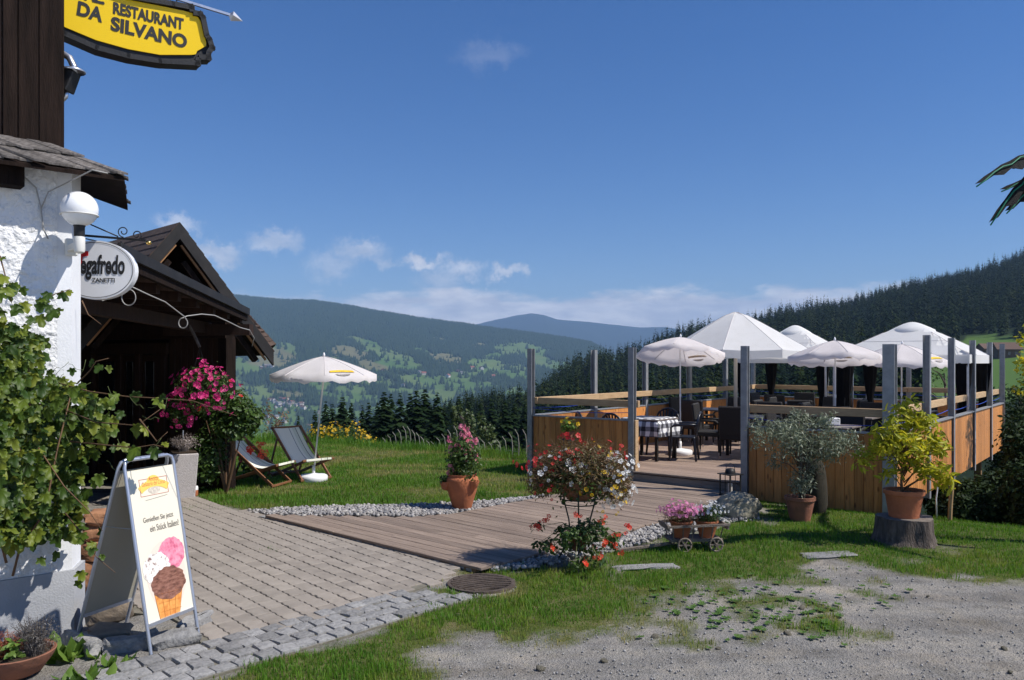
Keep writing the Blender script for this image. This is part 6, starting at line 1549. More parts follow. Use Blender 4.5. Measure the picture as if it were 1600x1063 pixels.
    rope([(.02, .03, 1.16), (2.05, .03, 1.16)]); rope([(4.02, .03, 1.16), (5.95, .03, 1.14)]); rope([(Wd-.04, y, 1.16) for y in ys]); rope([(.04, y, 1.18) for y in yl]); rope([(x, Dp-.04, 1.18) for x in (.1, 2., 4., 5.9)])
    # entrance jambs
    MB().box((2.145, .02, .62), (.03, .10, .84)).build('jamb', m_rail, root, bevel=.004)
    MB().bar((Wd+.02, Dp+.03, -.06), (Wd+.14, Dp+.03, -.06), .12, .03).build('bracket', m_galv, root)
    # props below
    for x, y in ((1., 9.5), (5.6, 9.6), (3., 6.), (5.5, 5.5), (.5, 5.5)): MB().box((x, y, -1.9), (.14, .14, 3.7)).build('pier', m_boardside, root)
    return root
build_terrace()

def checked(name):
    m = bpy.data.materials.new(name); m.use_nodes = True; N = m.node_tree.nodes; L = m.node_tree.links; bs = N['Principled BSDF']; bs.inputs['Roughness'].default_value = .9
    tc = N.new('ShaderNodeTexCoord'); sp = N.new('ShaderNodeSeparateXYZ'); L.new(tc.outputs['Object'], sp.inputs[0])
    geo = N.new('ShaderNodeNewGeometry')
    def st(o, ph):
        a = N.new('ShaderNodeMath'); a.operation = 'MULTIPLY_ADD'; a.inputs[1].default_value = 6.; a.inputs[2].default_value = 20+ph; L.new(o, a.inputs[0])
        f = N.new('ShaderNodeMath'); f.operation = 'FRACT'; L.new(a.outputs[0], f.inputs[0]); g_ = N.new('ShaderNodeMath'); g_.operation = 'GREATER_THAN'; g_.inputs[1].default_value = .5; L.new(f.outputs[0], g_.inputs[0]); return g_.outputs[0]
    vt = N.new('ShaderNodeVectorTransform'); vt.vector_type = 'NORMAL'; vt.convert_from = 'WORLD'; vt.convert_to = 'OBJECT'; L.new(geo.outputs['Normal'], vt.inputs[0])
    ns = N.new('ShaderNodeSeparateXYZ'); L.new(vt.outputs[0], ns.inputs[0])
    def pick(nc, base):
        ab = N.new('ShaderNodeMath'); ab.operation = 'ABSOLUTE'; L.new(nc, ab.inputs[0]); gt = N.new('ShaderNodeMath'); gt.operation = 'GREATER_THAN'; gt.inputs[1].default_value = .6; L.new(ab.outputs[0], gt.inputs[0])
        x = N.new('ShaderNodeMix'); L.new(gt.outputs[0], x.inputs['Factor']); L.new(base, x.inputs['A']); L.new(sp.outputs[2], x.inputs['B']); return x
    xy = pick(ns.outputs[0], sp.outputs[0]); yz = pick(ns.outputs[1], sp.outputs[1])
    a, b = st(xy.outputs[0], 0), st(yz.outputs[0], .3); s = N.new('ShaderNodeMath'); s.operation = 'ADD'; L.new(a, s.inputs[0]); L.new(b, s.inputs[1]); h = N.new('ShaderNodeMath'); h.operation = 'MULTIPLY'; h.inputs[1].default_value = .5; L.new(s.outputs[0], h.inputs[0])
    r = N.new('ShaderNodeValToRGB'); r.color_ramp.interpolation = 'CONSTANT'; e = r.color_ramp.elements; e.new(.5); 
    for i, (p, c) in enumerate(((0, (.75,.75,.74)), (.4, (.20,.20,.22)), (.9, (.025,.025,.03)))): e[i].position = p; e[i].color = (*c, 1)
    L.new(h.outputs[0], r.inputs[0]); L.new(r.outputs[0], bs.inputs['Base Color']); return m
m_check = checked('checked_cloth')

def wicker_proto():
    root = thing('wicker_chair', 'x', 'chair'); w, d = .52, .50
    MB().box((0, 0, .40), (w, d, .10)).build('seat', m_wicker, root, bevel=.02)
    b = MB(); b.box((0, d/2-.0, .70), (w, .07, .56), Matrix.Rotation(-.12, 3, 'X')); b.build('backrest', m_wicker, root, bevel=.02)
    for s in (-1, 1):
        b = MB(); b.tube([(s*.26, -.22, .42), (s*.28, -.23, .60), (s*.28, -.16, .655), (s*.27, .22, .66)], [.022, .022, .026, .024], 6); b.build('armrest', m_wicker, root, True)
        for y in (-.21, .22): MB().tube([(s*.235, y, .36), (s*.245, y*1.05, .05)], [.022, .016], 6).build('leg', m_wicker, root); MB().tube([(s*.245, y*1.05, .05), (s*.247, y*1.06, 0)], .015, 6).build('foot', m_silver, root)
    return root
def plastic_proto():
    root = thing('plastic_chair', 'x', 'chair'); w = .46
    MB().box((0, 0, .42), (w, .44, .03)).build('seat', m_plastic, root, bevel=.012)
    b = MB(); arch = [(-.24, .22, .52), (-.235, .26, .68), (-.18, .285, .80), (-.09, .30, .855), (0, .305, .87), (.09, .30, .855), (.18, .285, .80), (.235, .26, .68), (.24, .22, .52)]
    b.tube(arch, .022, 6); b.build('back_frame', m_plastic, root, True)
    for k in range(6):
        x = -.15+.06*k; MB().bar((x*.75, .22, .43), (x*1.05, .295-.02*abs(x)*4, .845-.9*x*x*2.), .034, .012, (0, -1, 0)).build('back_slat', m_plastic, root)
    for s in (-1, 1):
        MB().tube([(s*.245, -.20, .44), (s*.262, -.20, .60), (s*.262, -.14, .645), (s*.255, .10, .655), (s*.24, .25, .66)], [.02, .02, .024, .024, .018], 6).build('armrest', m_plastic, root, True)
        for y in (-.19, .20): MB().tube([(s*.205, y, .42), (s*.235, y*1.22, 0)], [.028, .02], 6).build('leg', m_plastic, root)
    return root
WICK, PLAS = wicker_proto(), plastic_proto(); used = {'w': False, 'p': False}
def put_chair(kind, x, y, facing, label):
    src = WICK if kind == 'w' else PLAS
    o = src if not used[kind] else copy_tree(src); used[kind] = True
    p = DK(x, y, FL+.003); o.location = p; o.rotation_euler = (0, 0, DROT+facing); o['label'] = label; o['group'] = 'wicker chairs on the terrace' if kind == 'w' else 'dark plastic chairs round the checked table'
def table(x, y, label, sx=.8, sy=.8, cloth=False):
    root = thing('table', label, 'table', DK(x, y, FL+.003), DROT, 'terrace tables')
    MB().box((0, 0, .735), (sx, sy, .03)).build('table_top', m_tabletop, root, bevel=.005)
    for i in (-1, 1):
        for j in (-1, 1): MB().box((i*(sx/2-.05), j*(sy/2-.05), .36), (.05, .05, .72)).build('leg', m_wicker, root)
    if cloth:
        n = 13; e = .32; vs = []; hs = sx/2+.012
        g_ = [(-hs-e)+(2*hs+2*e)*i/(n-1) for i in range(n)]
        def drape(u): 
            if abs(u) <= hs: return u, 0
            return math.copysign(hs+.02*(abs(u)-hs)/e, u), abs(u)-hs
        for i, u in enumerate(g_):
            for j, v in enumerate(g_):
                (xx, d1), (yy, d2) = drape(u), drape(v); dd = max(d1, d2); k = .03*math.sin((u+v)*14)*min(1, dd/.15)
                if d1 > 0 and d2 > 0: xx *= 1+.06; yy *= 1+.06
                vs.append((xx+(k if d1 > d2 else 0), yy+(k if d2 >= d1 and d2 > 0 else 0), .756-dd))
        me = bpy.data.meshes.new('cloth'); me.from_pydata(vs, [], [(i*n+j, (i+1)*n+j, (i+1)*n+j+1, i*n+j+1) for i in range(n-1) for j in range(n-1)]); me.materials.append(m_check)
        for p in me.polygons: p.use_smooth = True
        tag(obj('tablecloth', me, None, None, DK(x, y, FL+.006), (0, 0, DROT)), 'black and white checked tablecloth draped over the front table', 'tablecloth')
table(1.42, 1.75, 'table under the checked cloth just inside the terrace entrance', cloth=True)
PI = math.pi
# facing: 0 = sitter looks along local -y (towards the walkway)
put_chair('p', 2.03, 1.95, -PI/2+.35, 'dark plastic chair right of the checked table, in the entrance')
put_chair('p', .72, .95, PI-.7, 'leftmost dark plastic chair, its arched back above the flower-side panel')
put_chair('p', 1.25, 1.02, PI-.1, 'dark plastic chair with arched back just left of the steel entrance post')
put_chair('p', 1.30, 2.50, 0.1, 'dark plastic chair behind the checked table, facing the yard')
table(2.72, 3.45, 'grey-topped table behind the wicker chair in the entrance')
put_chair('w', 1.98, 3.15, PI/2+.25, 'large wicker armchair with its back to the entrance')
put_chair('w', 3.40, 3.75, -PI/2, 'wicker armchair across the grey-topped table, seen beside the second steel post')
put_chair('w', 2.65, 4.25, 0., 'wicker armchair behind the grey-topped table, facing the entrance')
put_chair('w', 2.75, 2.70, PI, 'wicker armchair before the grey-topped table, back to the yard')
tabs = [(4.6, 2.0, 'table behind the front panel above the olive tree'), (4.3, 4.6, 'table by the middle parasol pole'), (1.15, 5.2, 'table under the big white umbrella'), (4.75, 7.2, 'table inside the right gazebo'), (1.55, 8.9, 'table inside the rear gazebo'), (2.9, 6.6, 'table in the middle of the terrace')]
for tx, ty, lab in tabs:
    table(tx, ty, lab); whr = lab.replace('table ', '').split(' ', 0)[0]
    for k, (ox, oy, f, side) in enumerate(((-.72, .05, PI/2, 'left of'), (.72, -.05, -PI/2, 'right of'), (.05, .72, 0, 'behind'), (-.05, -.72, PI, 'in front of'))):
        if lab.startswith('table behind the front') and side == 'right of': continue
        put_chair('w', tx+ox, ty+oy, f+R.gauss(0, .15), 'dark wicker chair %s the %s' % (side, lab))
p = DK(4.9, 2.35, FL+.76); tag(MB().box((0, 0, .06), (.26, .2, .12)).build('napkin_box', m_whiteplastic, None, bevel=.01), 'white box standing on the table above the olive tree', 'box').location = p
bpy.data.objects['napkin_box'].location = DK(4.6, 2.05, FL+.757)

# parasols on the terrace
parasol(DK(1.62, 2.62, FL), .9, 'tilted pale parasol over the checked table', dia=1.68, height=2.33, tilt=.20, tiltaz=1.9)
parasol(DK(4.1, 4.0, FL), .6, 'pale parasol in the middle, its canopy half shaded, right of the black curtain', dia=1.72, height=2.25, tilt=.10, tiltaz=2.4)
parasol(DK(4.85, 5.75, FL), .2, 'pale parasol half hidden by the terrace corner post', dia=1.72, height=2.2, tilt=.05)
def big_umbrella():
    c = DK(1.3, 6.0, FL); root = thing('market_umbrella', 'largest white umbrella with beige pole in the terrace middle', 'umbrella', c, .35)
    n = 8; r = 1.62; zt = 2.93; ze = 2.05; vs = [(0, 0, zt)]; fs = []; rings = []; sub = 4; seg = 6
    for i in range(1, seg+2):
        t = min(1, i/seg); ring = []
        for k in range(n*sub):
            a = 6.283*k/(n*sub); f = (k % sub)/sub; cs = math.cos(math.pi/n)/math.cos((f-.5)*2*math.pi/n); rr = r*t*cs; z = zt-(zt-ze)*((math.sqrt(t*t+.012)-.1095)/.8965)-.025*t*math.sin(math.pi*f)
            if i == seg+1: z -= .17+.02*math.sin(k*2.1)
            vs.append((math.cos(a)*rr, math.sin(a)*rr, z)); ring.append(len(vs)-1)
        rings.append(ring)
    m_ = n*sub; fs += [(0, rings[0][k], rings[0][(k+1) % m_]) for k in range(m_)]
    for a, b_ in zip(rings[:-1], rings[1:]): fs += [(a[k], b_[k], b_[(k+1) % m_], a[(k+1) % m_]) for k in range(m_)]
    me = bpy.data.meshes.new('canopy'); me.from_pydata(vs, [], fs); me.materials.append(m_canvas); [setattr(p, 'use_smooth', True) for p in me.polygons]; me.set_sharp_from_angle(angle=math.radians(24)); obj('canopy', me, None, root)
    for k in range(n):
        a = 6.283*k/n; MB().tube([(math.cos(a)*r*t*.9999, math.sin(a)*r*t*.9999, zt-(zt-ze)*((math.sqrt(t*t+.012)-.1095)/.8965)+.002) for t in (.02, .17, .34, .5, .67, .84, 1.)], .006, 4).build('seam', m_seam, root)
    m_beige = M('beige_pole', (.56,.50,.42), rough=.5); MB().tube([(0, 0, 0), (0, 0, zt-.02)], .042, 12).build('pole', m_beige, root, True)
    for k in range(n):
        a = 6.283*k/n; MB().tube([(0, 0, 2.1), (math.cos(a)*r*.55, math.sin(a)*r*.55, zt-(zt-ze)*(.55**1.12)-.03)], .012, 5).build('strut', m_beige, root); MB().tube([(0, 0, zt-.06), (math.cos(a)*r*.98, math.sin(a)*r*.98, ze+.0)], .012, 5).build('rib', m_beige, root)
    MB().lathe([(.06, 2.06), (.06, 2.14)], 12, close=True).build('hub', m_beige, root); MB().box((0, 0, .05), (.6, .6, .1)).build('base', m_whiteplastic, root, bevel=.02)
    # valance print
    a = -2.0; b = MB(); bb = [(math.cos(a+u)*r*.985*math.cos(math.pi/n)/math.cos(((a+u) % (2*math.pi/n))-math.pi/n), math.sin(a+u)*r*.985*math.cos(math.pi/n)/math.cos(((a+u) % (2*math.pi/n))-math.pi/n)) for u in (-.1, 0, .1)]
big_umbrella()
def gazebo(x, y, label, lab2, zt=2.72, a=2.25):
    c = DK(x, y, FL); root = thing('gazebo', label, 'gazebo', c, DROT, 'white gazebos with black curtains'); h = a/2; ze = 1.93
    n = 8; vs = []; 
    def surf(u, v):
        t = max(abs(u), abs(v)); rr = math.hypot(u, v); z = zt-.12-(zt-.12-ze)*(math.sqrt(t*t+.016)-.1265)/.8815
        z -= .05*t*(1-abs(abs(u)-abs(v))/max(t, .01)*0)*0
        return (u*h, v*h, z)
    g_ = [-1, -.75, -.5, -.36, -.24, -.12, 0, .12, .24, .36, .5, .75, 1]; n = len(g_)
    vs = [surf(u, v) for u in g_ for v in g_]; fs = [(i*n+j, (i+1)*n+j, (i+1)*n+j+1, i*n+j+1) for i in range(n-1) for j in range(n-1)]
    me = bpy.data.meshes.new('roof'); me.from_pydata(vs, [], fs); me.materials.append(m_canvas); roof = obj('canopy', me, None, root)
    b = MB(); vv = [(h*1.004*math.cos(0)*s[0], h*1.004*s[1], z) for z in (ze+.003, ze-.17) for s in ((-1, -1), (1, -1), (1, 1), (-1, 1))]; b.add(vv, [(0, 1, 5, 4), (1, 2, 6, 5), (2, 3, 7, 6), (3, 0, 4, 7)]); b.build('valance', m_canvas, root)
    cp = lambda t: (t*h*1.05, zt-.075-(zt-.12-ze)*(math.sqrt(t*t+.016)-.1265)/.8815)
    b = MB(); b.lathe([(cp(.34)[0], cp(.34)[1]-.05), cp(.33), cp(.26), cp(.19), cp(.12), cp(.06), (.003, cp(0)[1])], 28); b.build('vent_cap', m_canvas, root, True, auto=50)
    for su, sv in ((-1, -1), (1, -1), (1, 1), (-1, 1)): MB().tube([tuple(Vector(surf(su*t, sv*t))+Vector((0, 0, .003))) for t in (.36, .5, .75, 1.)], .006, 4).build('seam', m_seam, root)
    for t in (.62,):
        for su, sv, eu, ev in ((-1, -1, 1, -1), (1, -1, 1, 1), (-1, -1, -1, 1)): MB().tube([tuple(Vector(surf(su*t, sv*t))+Vector((0, 0, .003))), tuple(Vector(surf(eu*t, ev*t))+Vector((0, 0, .003)))], .004, 4).build('seam', m_seam, root)
    q = random.Random(int(x*10))
    for s in ((-1, -1), (1, -1), (1, 1), (-1, 1)):
        MB().box((s[0]*(h-.03), s[1]*(h-.03), ze/2), (.035, .035, ze)).build('post', m_silver, root)
        cx, cy = s[0]*(h-.13), s[1]*(h-.13); b = MB(); prof = [(.125, ze-.16), (.11, 1.55), (.085, 1.2), (.055, .95), (.06, .9), (.08, .6), (.10, .06)]; nn = 26; bs_ = len(b.v)
        for r, z in prof:
            for k in range(nn): t = 6.283*k/nn; rr = r*(1+.22*math.sin(t*7+z)); b.v.append((cx+rr*math.cos(t)*1.15, cy+rr*math.sin(t), z))
        for i in range(len(prof)-1):
            for k in range(nn): b.f.append((i*nn+k, i*nn+(k+1) % nn, (i+1)*nn+(k+1) % nn, (i+1)*nn+k))
        b.build('curtain', m_black_cloth, root, True)
gazebo(4.72, 7.25, 'white gazebo with black gathered curtains at the right corner of the terrace', '', a=2.55)
gazebo(1.62, 8.98, 'white gazebo half hidden behind the large umbrella', '', zt=2.80)

# ------------------------------------------------------------------ flower stand, cart, pots in the yard
def flower_stand():
    c = G(905, 886); root = thing('flower_stand', 'green iron two-tier plant stand in the grass', 'plant stand', c)
    zt = .69
    for k in range(3):
        a = .4+k*2.094; ca, sa = math.cos(a), math.sin(a)
        MB().tube([(ca*.30, sa*.30, 0), (ca*.26, sa*.26, .02), (ca*.10, sa*.10, .28), (ca*.12, sa*.12, .45), (ca*.17, sa*.17, zt-.08), (ca*.19, sa*.19, zt+.05)], .008, 6).build('leg', m_iron, root, True)
    for r, z in ((.185, zt-.02), (.17, zt-.07), (.115, .30)): MB().tube([(math.cos(6.283*k/24)*r, math.sin(6.283*k/24)*r, z) for k in range(25)], .006, 6).build('ring', m_iron, root, True)
    MB().tube([(-.11, 0, .16), (.11, 0, .16)], .006, 5).tube([(0, -.11, .16), (0, .11, .16)], .006, 5).build('lower_shelf', m_iron, root)
    # upper bowl
    u = thing('flower_bowl', 'bowl overflowing with white, yellow and red flowers on the iron stand', 'flower bowl', (c.x, c.y, zt+.0)); q = random.Random(6)
    MB().lathe([(.10, -.04), (.17, .03), (.215, .13), (.225, .15), (.20, .15), (.18, .12)], 24).build('bowl', m_oldterra, u, True)
    MB().lathe([(.003, .12), (.19, .12)], 18).build('soil', m_soil, u)
    twigs(260, (0, 0, .1), .52, .42, .003, seed=11, lean=1.).build('stems', m_stem, u)
    parts = [leaf_mesh(9500, (.02, 0, .26), (.46, .36, .27), .042, LV_SLIM, .3, .4), leaf_mesh(2200, (.33, -.02, .12), (.18, .24, .20), .04, LV_SLIM, .2, .1), leaf_mesh(1400, (-.38, -.02, .14), (.16, .2, .16), .04, LV_SLIM, .2, .2)]
    foliage('foliage', parts, l_brown, u); foliage('green_leaves', leaf_mesh(1800, (0, 0, .2), (.42, .32, .24), .04, LV_KITE, .2, .5), l_green, u)
    def put(n, ctr, r, me, size, jit=.1, zmin=-.6):
        P, Nn = shell_pts(n, ctr, r, q, zmin, jit, TOCAM); flower_heads(u, me, P, Nn, size)
    put(40, (-.18, -.05, .24), (.32, .26, .2), B_WH, .026); put(62, (.36, -.04, .10), (.15, .26, .28), B_WH, .024, .12); put(22, (.36, 0, .30), (.2, .26, .12), B_WH, .022)
    put(40, (-.28, -.02, .34), (.28, .24, .16), B_RED, .024); put(12, (.28, .1, .42), (.2, .2, .1), B_RED, .02); put(12, (-.05, .1, .55), (.14, .1, .07), B_RED, .022); put(7, (-.30, -.1, .05), (.18, .2, .12), B_RED, .022)
    put(26, (.16, -.16, .12), (.24, .22, .16), B_YE, .020); put(12, (.30, -.12, -.06), (.14, .2, .12), B_YE, .018); put(10, (.10, .0, .38), (.3, .2, .16), B_YE, .016)
    # lower pot
    w = thing('geranium_pot', 'terracotta pot of red ivy geraniums on the lower shelf of the iron stand', 'flower pot', (c.x, c.y, .166))
    MB().lathe([(.065, 0), (.09, .15), (.10, .155), (.10, .18), (.085, .18), (.08, .15)], 20).build('pot', m_oldterra, w, True); MB().lathe([(.003, .16), (.085, .16)], 14).build('soil', m_soil, w)
    tw = MB(); tips = []
    for k in range(26):
        a = q.uniform(0, 6.28); l = q.uniform(.16, .44); dz = q.uniform(-.22, .10); e = Vector((math.cos(a)*l, math.sin(a)*l, .14+dz)); tw.tube([(0, 0, .16), (e.x*.4, e.y*.4, .24+dz*.3), e], [.005, .004, .003], 4); tips.append(e)
    tw.build('stems', m_greenstem, w)
    foliage('foliage', [leaf_mesh(420, (.0, -.02, .14), (.26, .22, .13), .05, LV_OVAL, .3, .6)]+[leaf_mesh(26, t, (.07, .07, .06), .045, LV_OVAL, .1, .6) for t in tips], l_green, w)
    P = []; Nn = []
    for t in tips[:9]+[Vector((-.42, -.05, .22)), Vector((-.33, -.08, .30)), Vector((.40, -.05, .16)), Vector((.46, -.04, .22)), Vector((.38, -.1, -.02)), Vector((.22, -.14, .30)), Vector((-.05, -.2, .34)), Vector((.22, -.2, .10)), Vector((.05, -.25, -.08))]:
        for k in range(4): P.append((t.x+q.gauss(0, .022), t.y+q.gauss(0, .022)-.02, t.z+.02+q.gauss(0, .018))); Nn.append((q.gauss(0, .4), -.7, .5+q.gauss(0, .3)))
    flower_heads(w, B_OR, P, Nn, .021)
flower_stand()
def wall_pot():
    p = DK(1.15, -.45, 0); root = thing('wire_stand', 'small wire stand before the left terrace panel', 'plant stand', p)
    for a in (.5, 2.6, 4.7): MB().tube([(math.cos(a)*.14, math.sin(a)*.14, 0), (math.cos(a)*.11, math.sin(a)*.11, .72)], .006, 5).build('leg', m_iron, root)
    MB().tube([(math.cos(6.283*k/20)*.13, math.sin(6.283*k/20)*.13, .70) for k in range(21)], .006, 5).build('ring', m_iron, root)
    w = thing('small_flower_pot', 'small terracotta pot with yellow flowers on the wire stand', 'flower pot', (p.x, p.y, .705)); MB().lathe([(.06, 0), (.085, .12), (.09, .13), (.08, .13)], 16, close=True).build('pot', m_oldterra, w, True, auto=40)
    foliage('foliage', leaf_mesh(320, (0, 0, .22), (.16, .15, .12), .045, LV_KITE, .2, .6), l_bright, w); q = random.Random(4)
    P, Nn = shell_pts(8, (0, 0, .25), (.16, .15, .12), q, 0, .15, TOCAM); flower_heads(w, B_YE, P, Nn, .03)
wall_pot()
def cart():
    c = G(1083, 858); rz = .10; root = thing('handcart', 'small weathered wooden handcart carrying flower pots', 'handcart', c, rz)
    L_ = .56; wd = .30
    MB().box((0, 0, .115), (L_, wd-.04, .022)).build('floor', m_oldwood, root)
    for s in (-1, 1):
        MB().bar((-L_/2-.05, s*wd/2*1.1, .27), (L_/2+.06, s*wd/2*1.1, .285), .03, .022).build('top_rail', m_oldwood, root)
        MB().bar((-L_/2, s*(wd/2-.03), .12), (L_/2, s*(wd/2-.03), .12), .025, .025).build('bottom_rail', m_oldwood, root)
        for k in range(6):
            x = -L_/2+.03+(L_-.06)*k/5; MB().tube([(x, s*(wd/2-.03), .12), (x*1.08, s*wd/2*1.1, .275)], .007, 5).build('stave', m_oldwood, root)
    for x in (-L_/2-.02, L_/2+.03): MB().bar((x*1.05, -wd/2*1.1, .26), (x*1.05, wd/2*1.1, .26), .02, .05).build('end_board', m_oldwood, root)
    for x in (-.14, .20):
        MB().tube([(x, -wd/2-.03, .07), (x, wd/2+.03, .07)], .012, 6).build('axle', m_oldwood, root)
        for s in (-1, 1):
            wh = MB(); y = s*(wd/2+.0); n = 20; wh.tube([(x+.07*math.cos(6.283*k/n), y, .075+.07*math.sin(6.283*k/n)) for k in range(n+1)], .011, 6); wl = wh.build('wheel', m_oldwood, root, True)
            for k in range(3): a = k*1.047; MB().bar((x+.065*math.cos(a), y, .075+.065*math.sin(a)), (x-.065*math.cos(a), y, .075-.065*math.sin(a)), .012, .014, (0, 1, 0)).build('spoke', m_oldwood, wl)
            MB().tube([(x, y-.02, .075), (x, y+.02, .075)], .018, 8).build('hub', m_oldwood, wl)
    MB().bar((-L_/2+.02, -.02, .07), (-.84, -.10, .03), .035, .03).build('drawbar', m_oldwood, root, bevel=.005); MB().bar((-.86, -.17, .03), (-.82, -.03, .03), .028, .028).build('drawbar_handle', m_oldwood, root)
    ce, se = math.cos(rz), math.sin(rz)
    for x, m1, lab, seed, cols in ((-.13, B_LI, 'terracotta pot of pink flowers at the front of the handcart', 1, l_brown), (.15, B_WH, 'terracotta pot of small white flowers at the rear of the handcart', 2, l_green)):
        w = thing('flower_pot', lab, 'flower pot', (c.x+x*ce, c.y+x*se, c.z+.128)); q = random.Random(seed)
        MB().lathe([(.075, 0), (.115, .15), (.125, .16), (.12, .18), (.10, .17)], 20).build('pot', m_terra, w, True); MB().lathe([(.003, .15), (.105, .15)], 14).build('soil', m_soil, w)
        twigs(60, (0, 0, .14), .22, .2, .0025, seed=seed).build('stems', m_stem, w); foliage('foliage', leaf_mesh(2600, (0, 0, .24), (.21 if seed == 1 else .17, .16, .11), .024, LV_SLIM, .25, .5), cols, w)
        P, Nn = shell_pts(150 if seed == 1 else 70, (0, 0, .27), (.21 if seed == 1 else .16, .16, .10), q, -.1, .14, TOCAM); flower_heads(w, m1, P, Nn, .017 if seed == 1 else .013)
cart()
def boulder():
    import bmesh
    c = G(1152, 808); bm = bmesh.new(); bmesh.ops.create_icosphere(bm, subdivisions=4, radius=1.)
    for v in bm.verts:
        p = v.co.copy(); X = np.array([p.x*1.3+5]); Y = np.array([p.y*1.3+p.z*1.7]); n = float(fbm(X, Y, 101, 4)[0]); n2 = float(fbm(X*3, Y*3, 105, 3)[0]); s = 1+.55*n+.16*n2
        v.co = Vector((p.x*.29*s, p.y*.24*s, max(-.12, p.z*.20*s)+.13))
    me = bpy.data.meshes.new('boulder'); bm.to_mesh(me); bm.free(); me.materials.append(m_rock)
    for p in me.polygons: p.use_smooth = True
    tag(obj('boulder', me, None, None, c), 'mossy grey boulder beside the lantern at the walkway edge', 'rock')
    me2 = me.copy(); d = G(1120, 803); o = obj('boulder', me2, None, None, d, (0, 0, 1.3)); o.scale = (.5, .5, .55); tag(o, 'smaller stone left of the mossy boulder, behind white flowers', 'rock')
    r = thing('white_flowers', 'small white flowers growing beside the mossy boulder', 'flowers', G(1112, 812)); foliage('foliage', leaf_mesh(500, (0, 0, .1), (.2, .12, .1), .03, LV_SLIM, .2, .6), l_green, r); P, Nn = shell_pts(40, (0, 0, .13), (.2, .12, .1), random.Random(3), -.2, .2, TOCAM); flower_heads(r, B_WH, P, Nn, .015)
boulder()
def lantern():
    c = G(1141, 774, .065); root = thing('lantern', 'black metal lantern standing by the terrace step', 'lantern', c, .5); w = .20
    for s in (-1, 1):
        for t in (-1, 1): MB().box((s*w/2, t*w/2, .15), (.016, .016, .30)).build('corner_post', m_black, root); MB().box((s*w/2, t*w/2, .008), (.03, .03, .016)).build('foot', m_black, root)
    MB().box((0, 0, .022), (w+.02, w+.02, .012)).build('base_plate', m_black, root); MB().box((0, 0, .308), (w+.06, w+.06, .014)).build('roof_plate', m_black, root)
    MB().lathe([(.075, .315), (.07, .36), (.05, .385), (.003, .395)], 16).build('chimney', m_black, root, True, auto=40)
    MB().tube([(-.085+0, 0, .315), (-.085, 0, .39), (-.06, 0, .44), (0, 0, .465), (.06, 0, .44), (.085, 0, .39), (.085, 0, .315)], .005, 6).build('handle', m_black, root, True)
    for k in range(4): a = k*1.5708; MB().bar((math.cos(a)*w/2, math.sin(a)*w/2, .03), (math.cos(a)*w/2, math.sin(a)*w/2, .30), .006, .006).build('glazing_bar', m_black, root)
    MB().lathe([(.035, .03), (.035, .17), (.003, .175)], 14).build('candle', M('candle_wax', (.55,.50,.44), rough=.5), root, True, auto=40)
lantern()
def olive():
    c = G(1250, 812); c.z = float(gz(c.x, c.y))-.005; root = thing('olive_tree', 'silvery olive tree in a terracotta pot before the terrace panel', 'potted tree', c); q = random.Random(7)
    MB().lathe([(.125, 0), (.175, .25), (.19, .26), (.19, .30), (.165, .30), (.155, .25)], 26).build('pot', m_oldterra, root, True, auto=40); MB().lathe([(.003, .26), (.165, .26)], 16).build('soil', m_soil, root)
    b = MB(); b.tube([(0, 0, .25), (.02, 0, .45), (.0, 0, .62), (.03, 0, .8)], [.022, .018, .016, .012], 7); tips = []
    for k in range(26):
        a = q.uniform(0, 6.28); l = q.uniform(.2, .68); z = .62+q.uniform(.05, .62); e = Vector((math.cos(a)*l*1.05+.08, math.sin(a)*l*.7, z+.1-.25*(l/.68)*q.random())); b.tube([(.01, 0, .55+q.uniform(0, .2)), Vector((e.x*.45, e.y*.45, z*.95)), e], [.009, .006, .003], 5); tips.append(e)
    for e in (Vector((-.02, -.05, .55)), Vector((.02, -.1, .50)), Vector((-.03, -.08, .42))): tips.append(e)
    b.build('trunk', m_bark, root, True)
    foliage('crown', [leaf_mesh(170, t, (.16, .14, .14), .058, LV_SLIM, .15, .3) for t in tips]+[leaf_mesh(1800, (.08, 0, .98), (.58, .34, .30), .058, LV_SLIM, .2, .3)], l_olive, root)
    # brown sack leaning against the panel behind
    s = G(1284, 806); s.y += .22; s.z = float(gz(s.x, s.y)); b = MB(); prof = [(.13, 0), (.155, .12), (.15, .35), (.13, .55), (.10, .66), (.06, .70), (.004, .71)]; b.lathe(prof, 18); o = b.build('sack', m_burlap, None, True); o.location = s; tag(o, 'dark brown sack standing against the terrace panel behind the olive tree', 'sack')
olive()
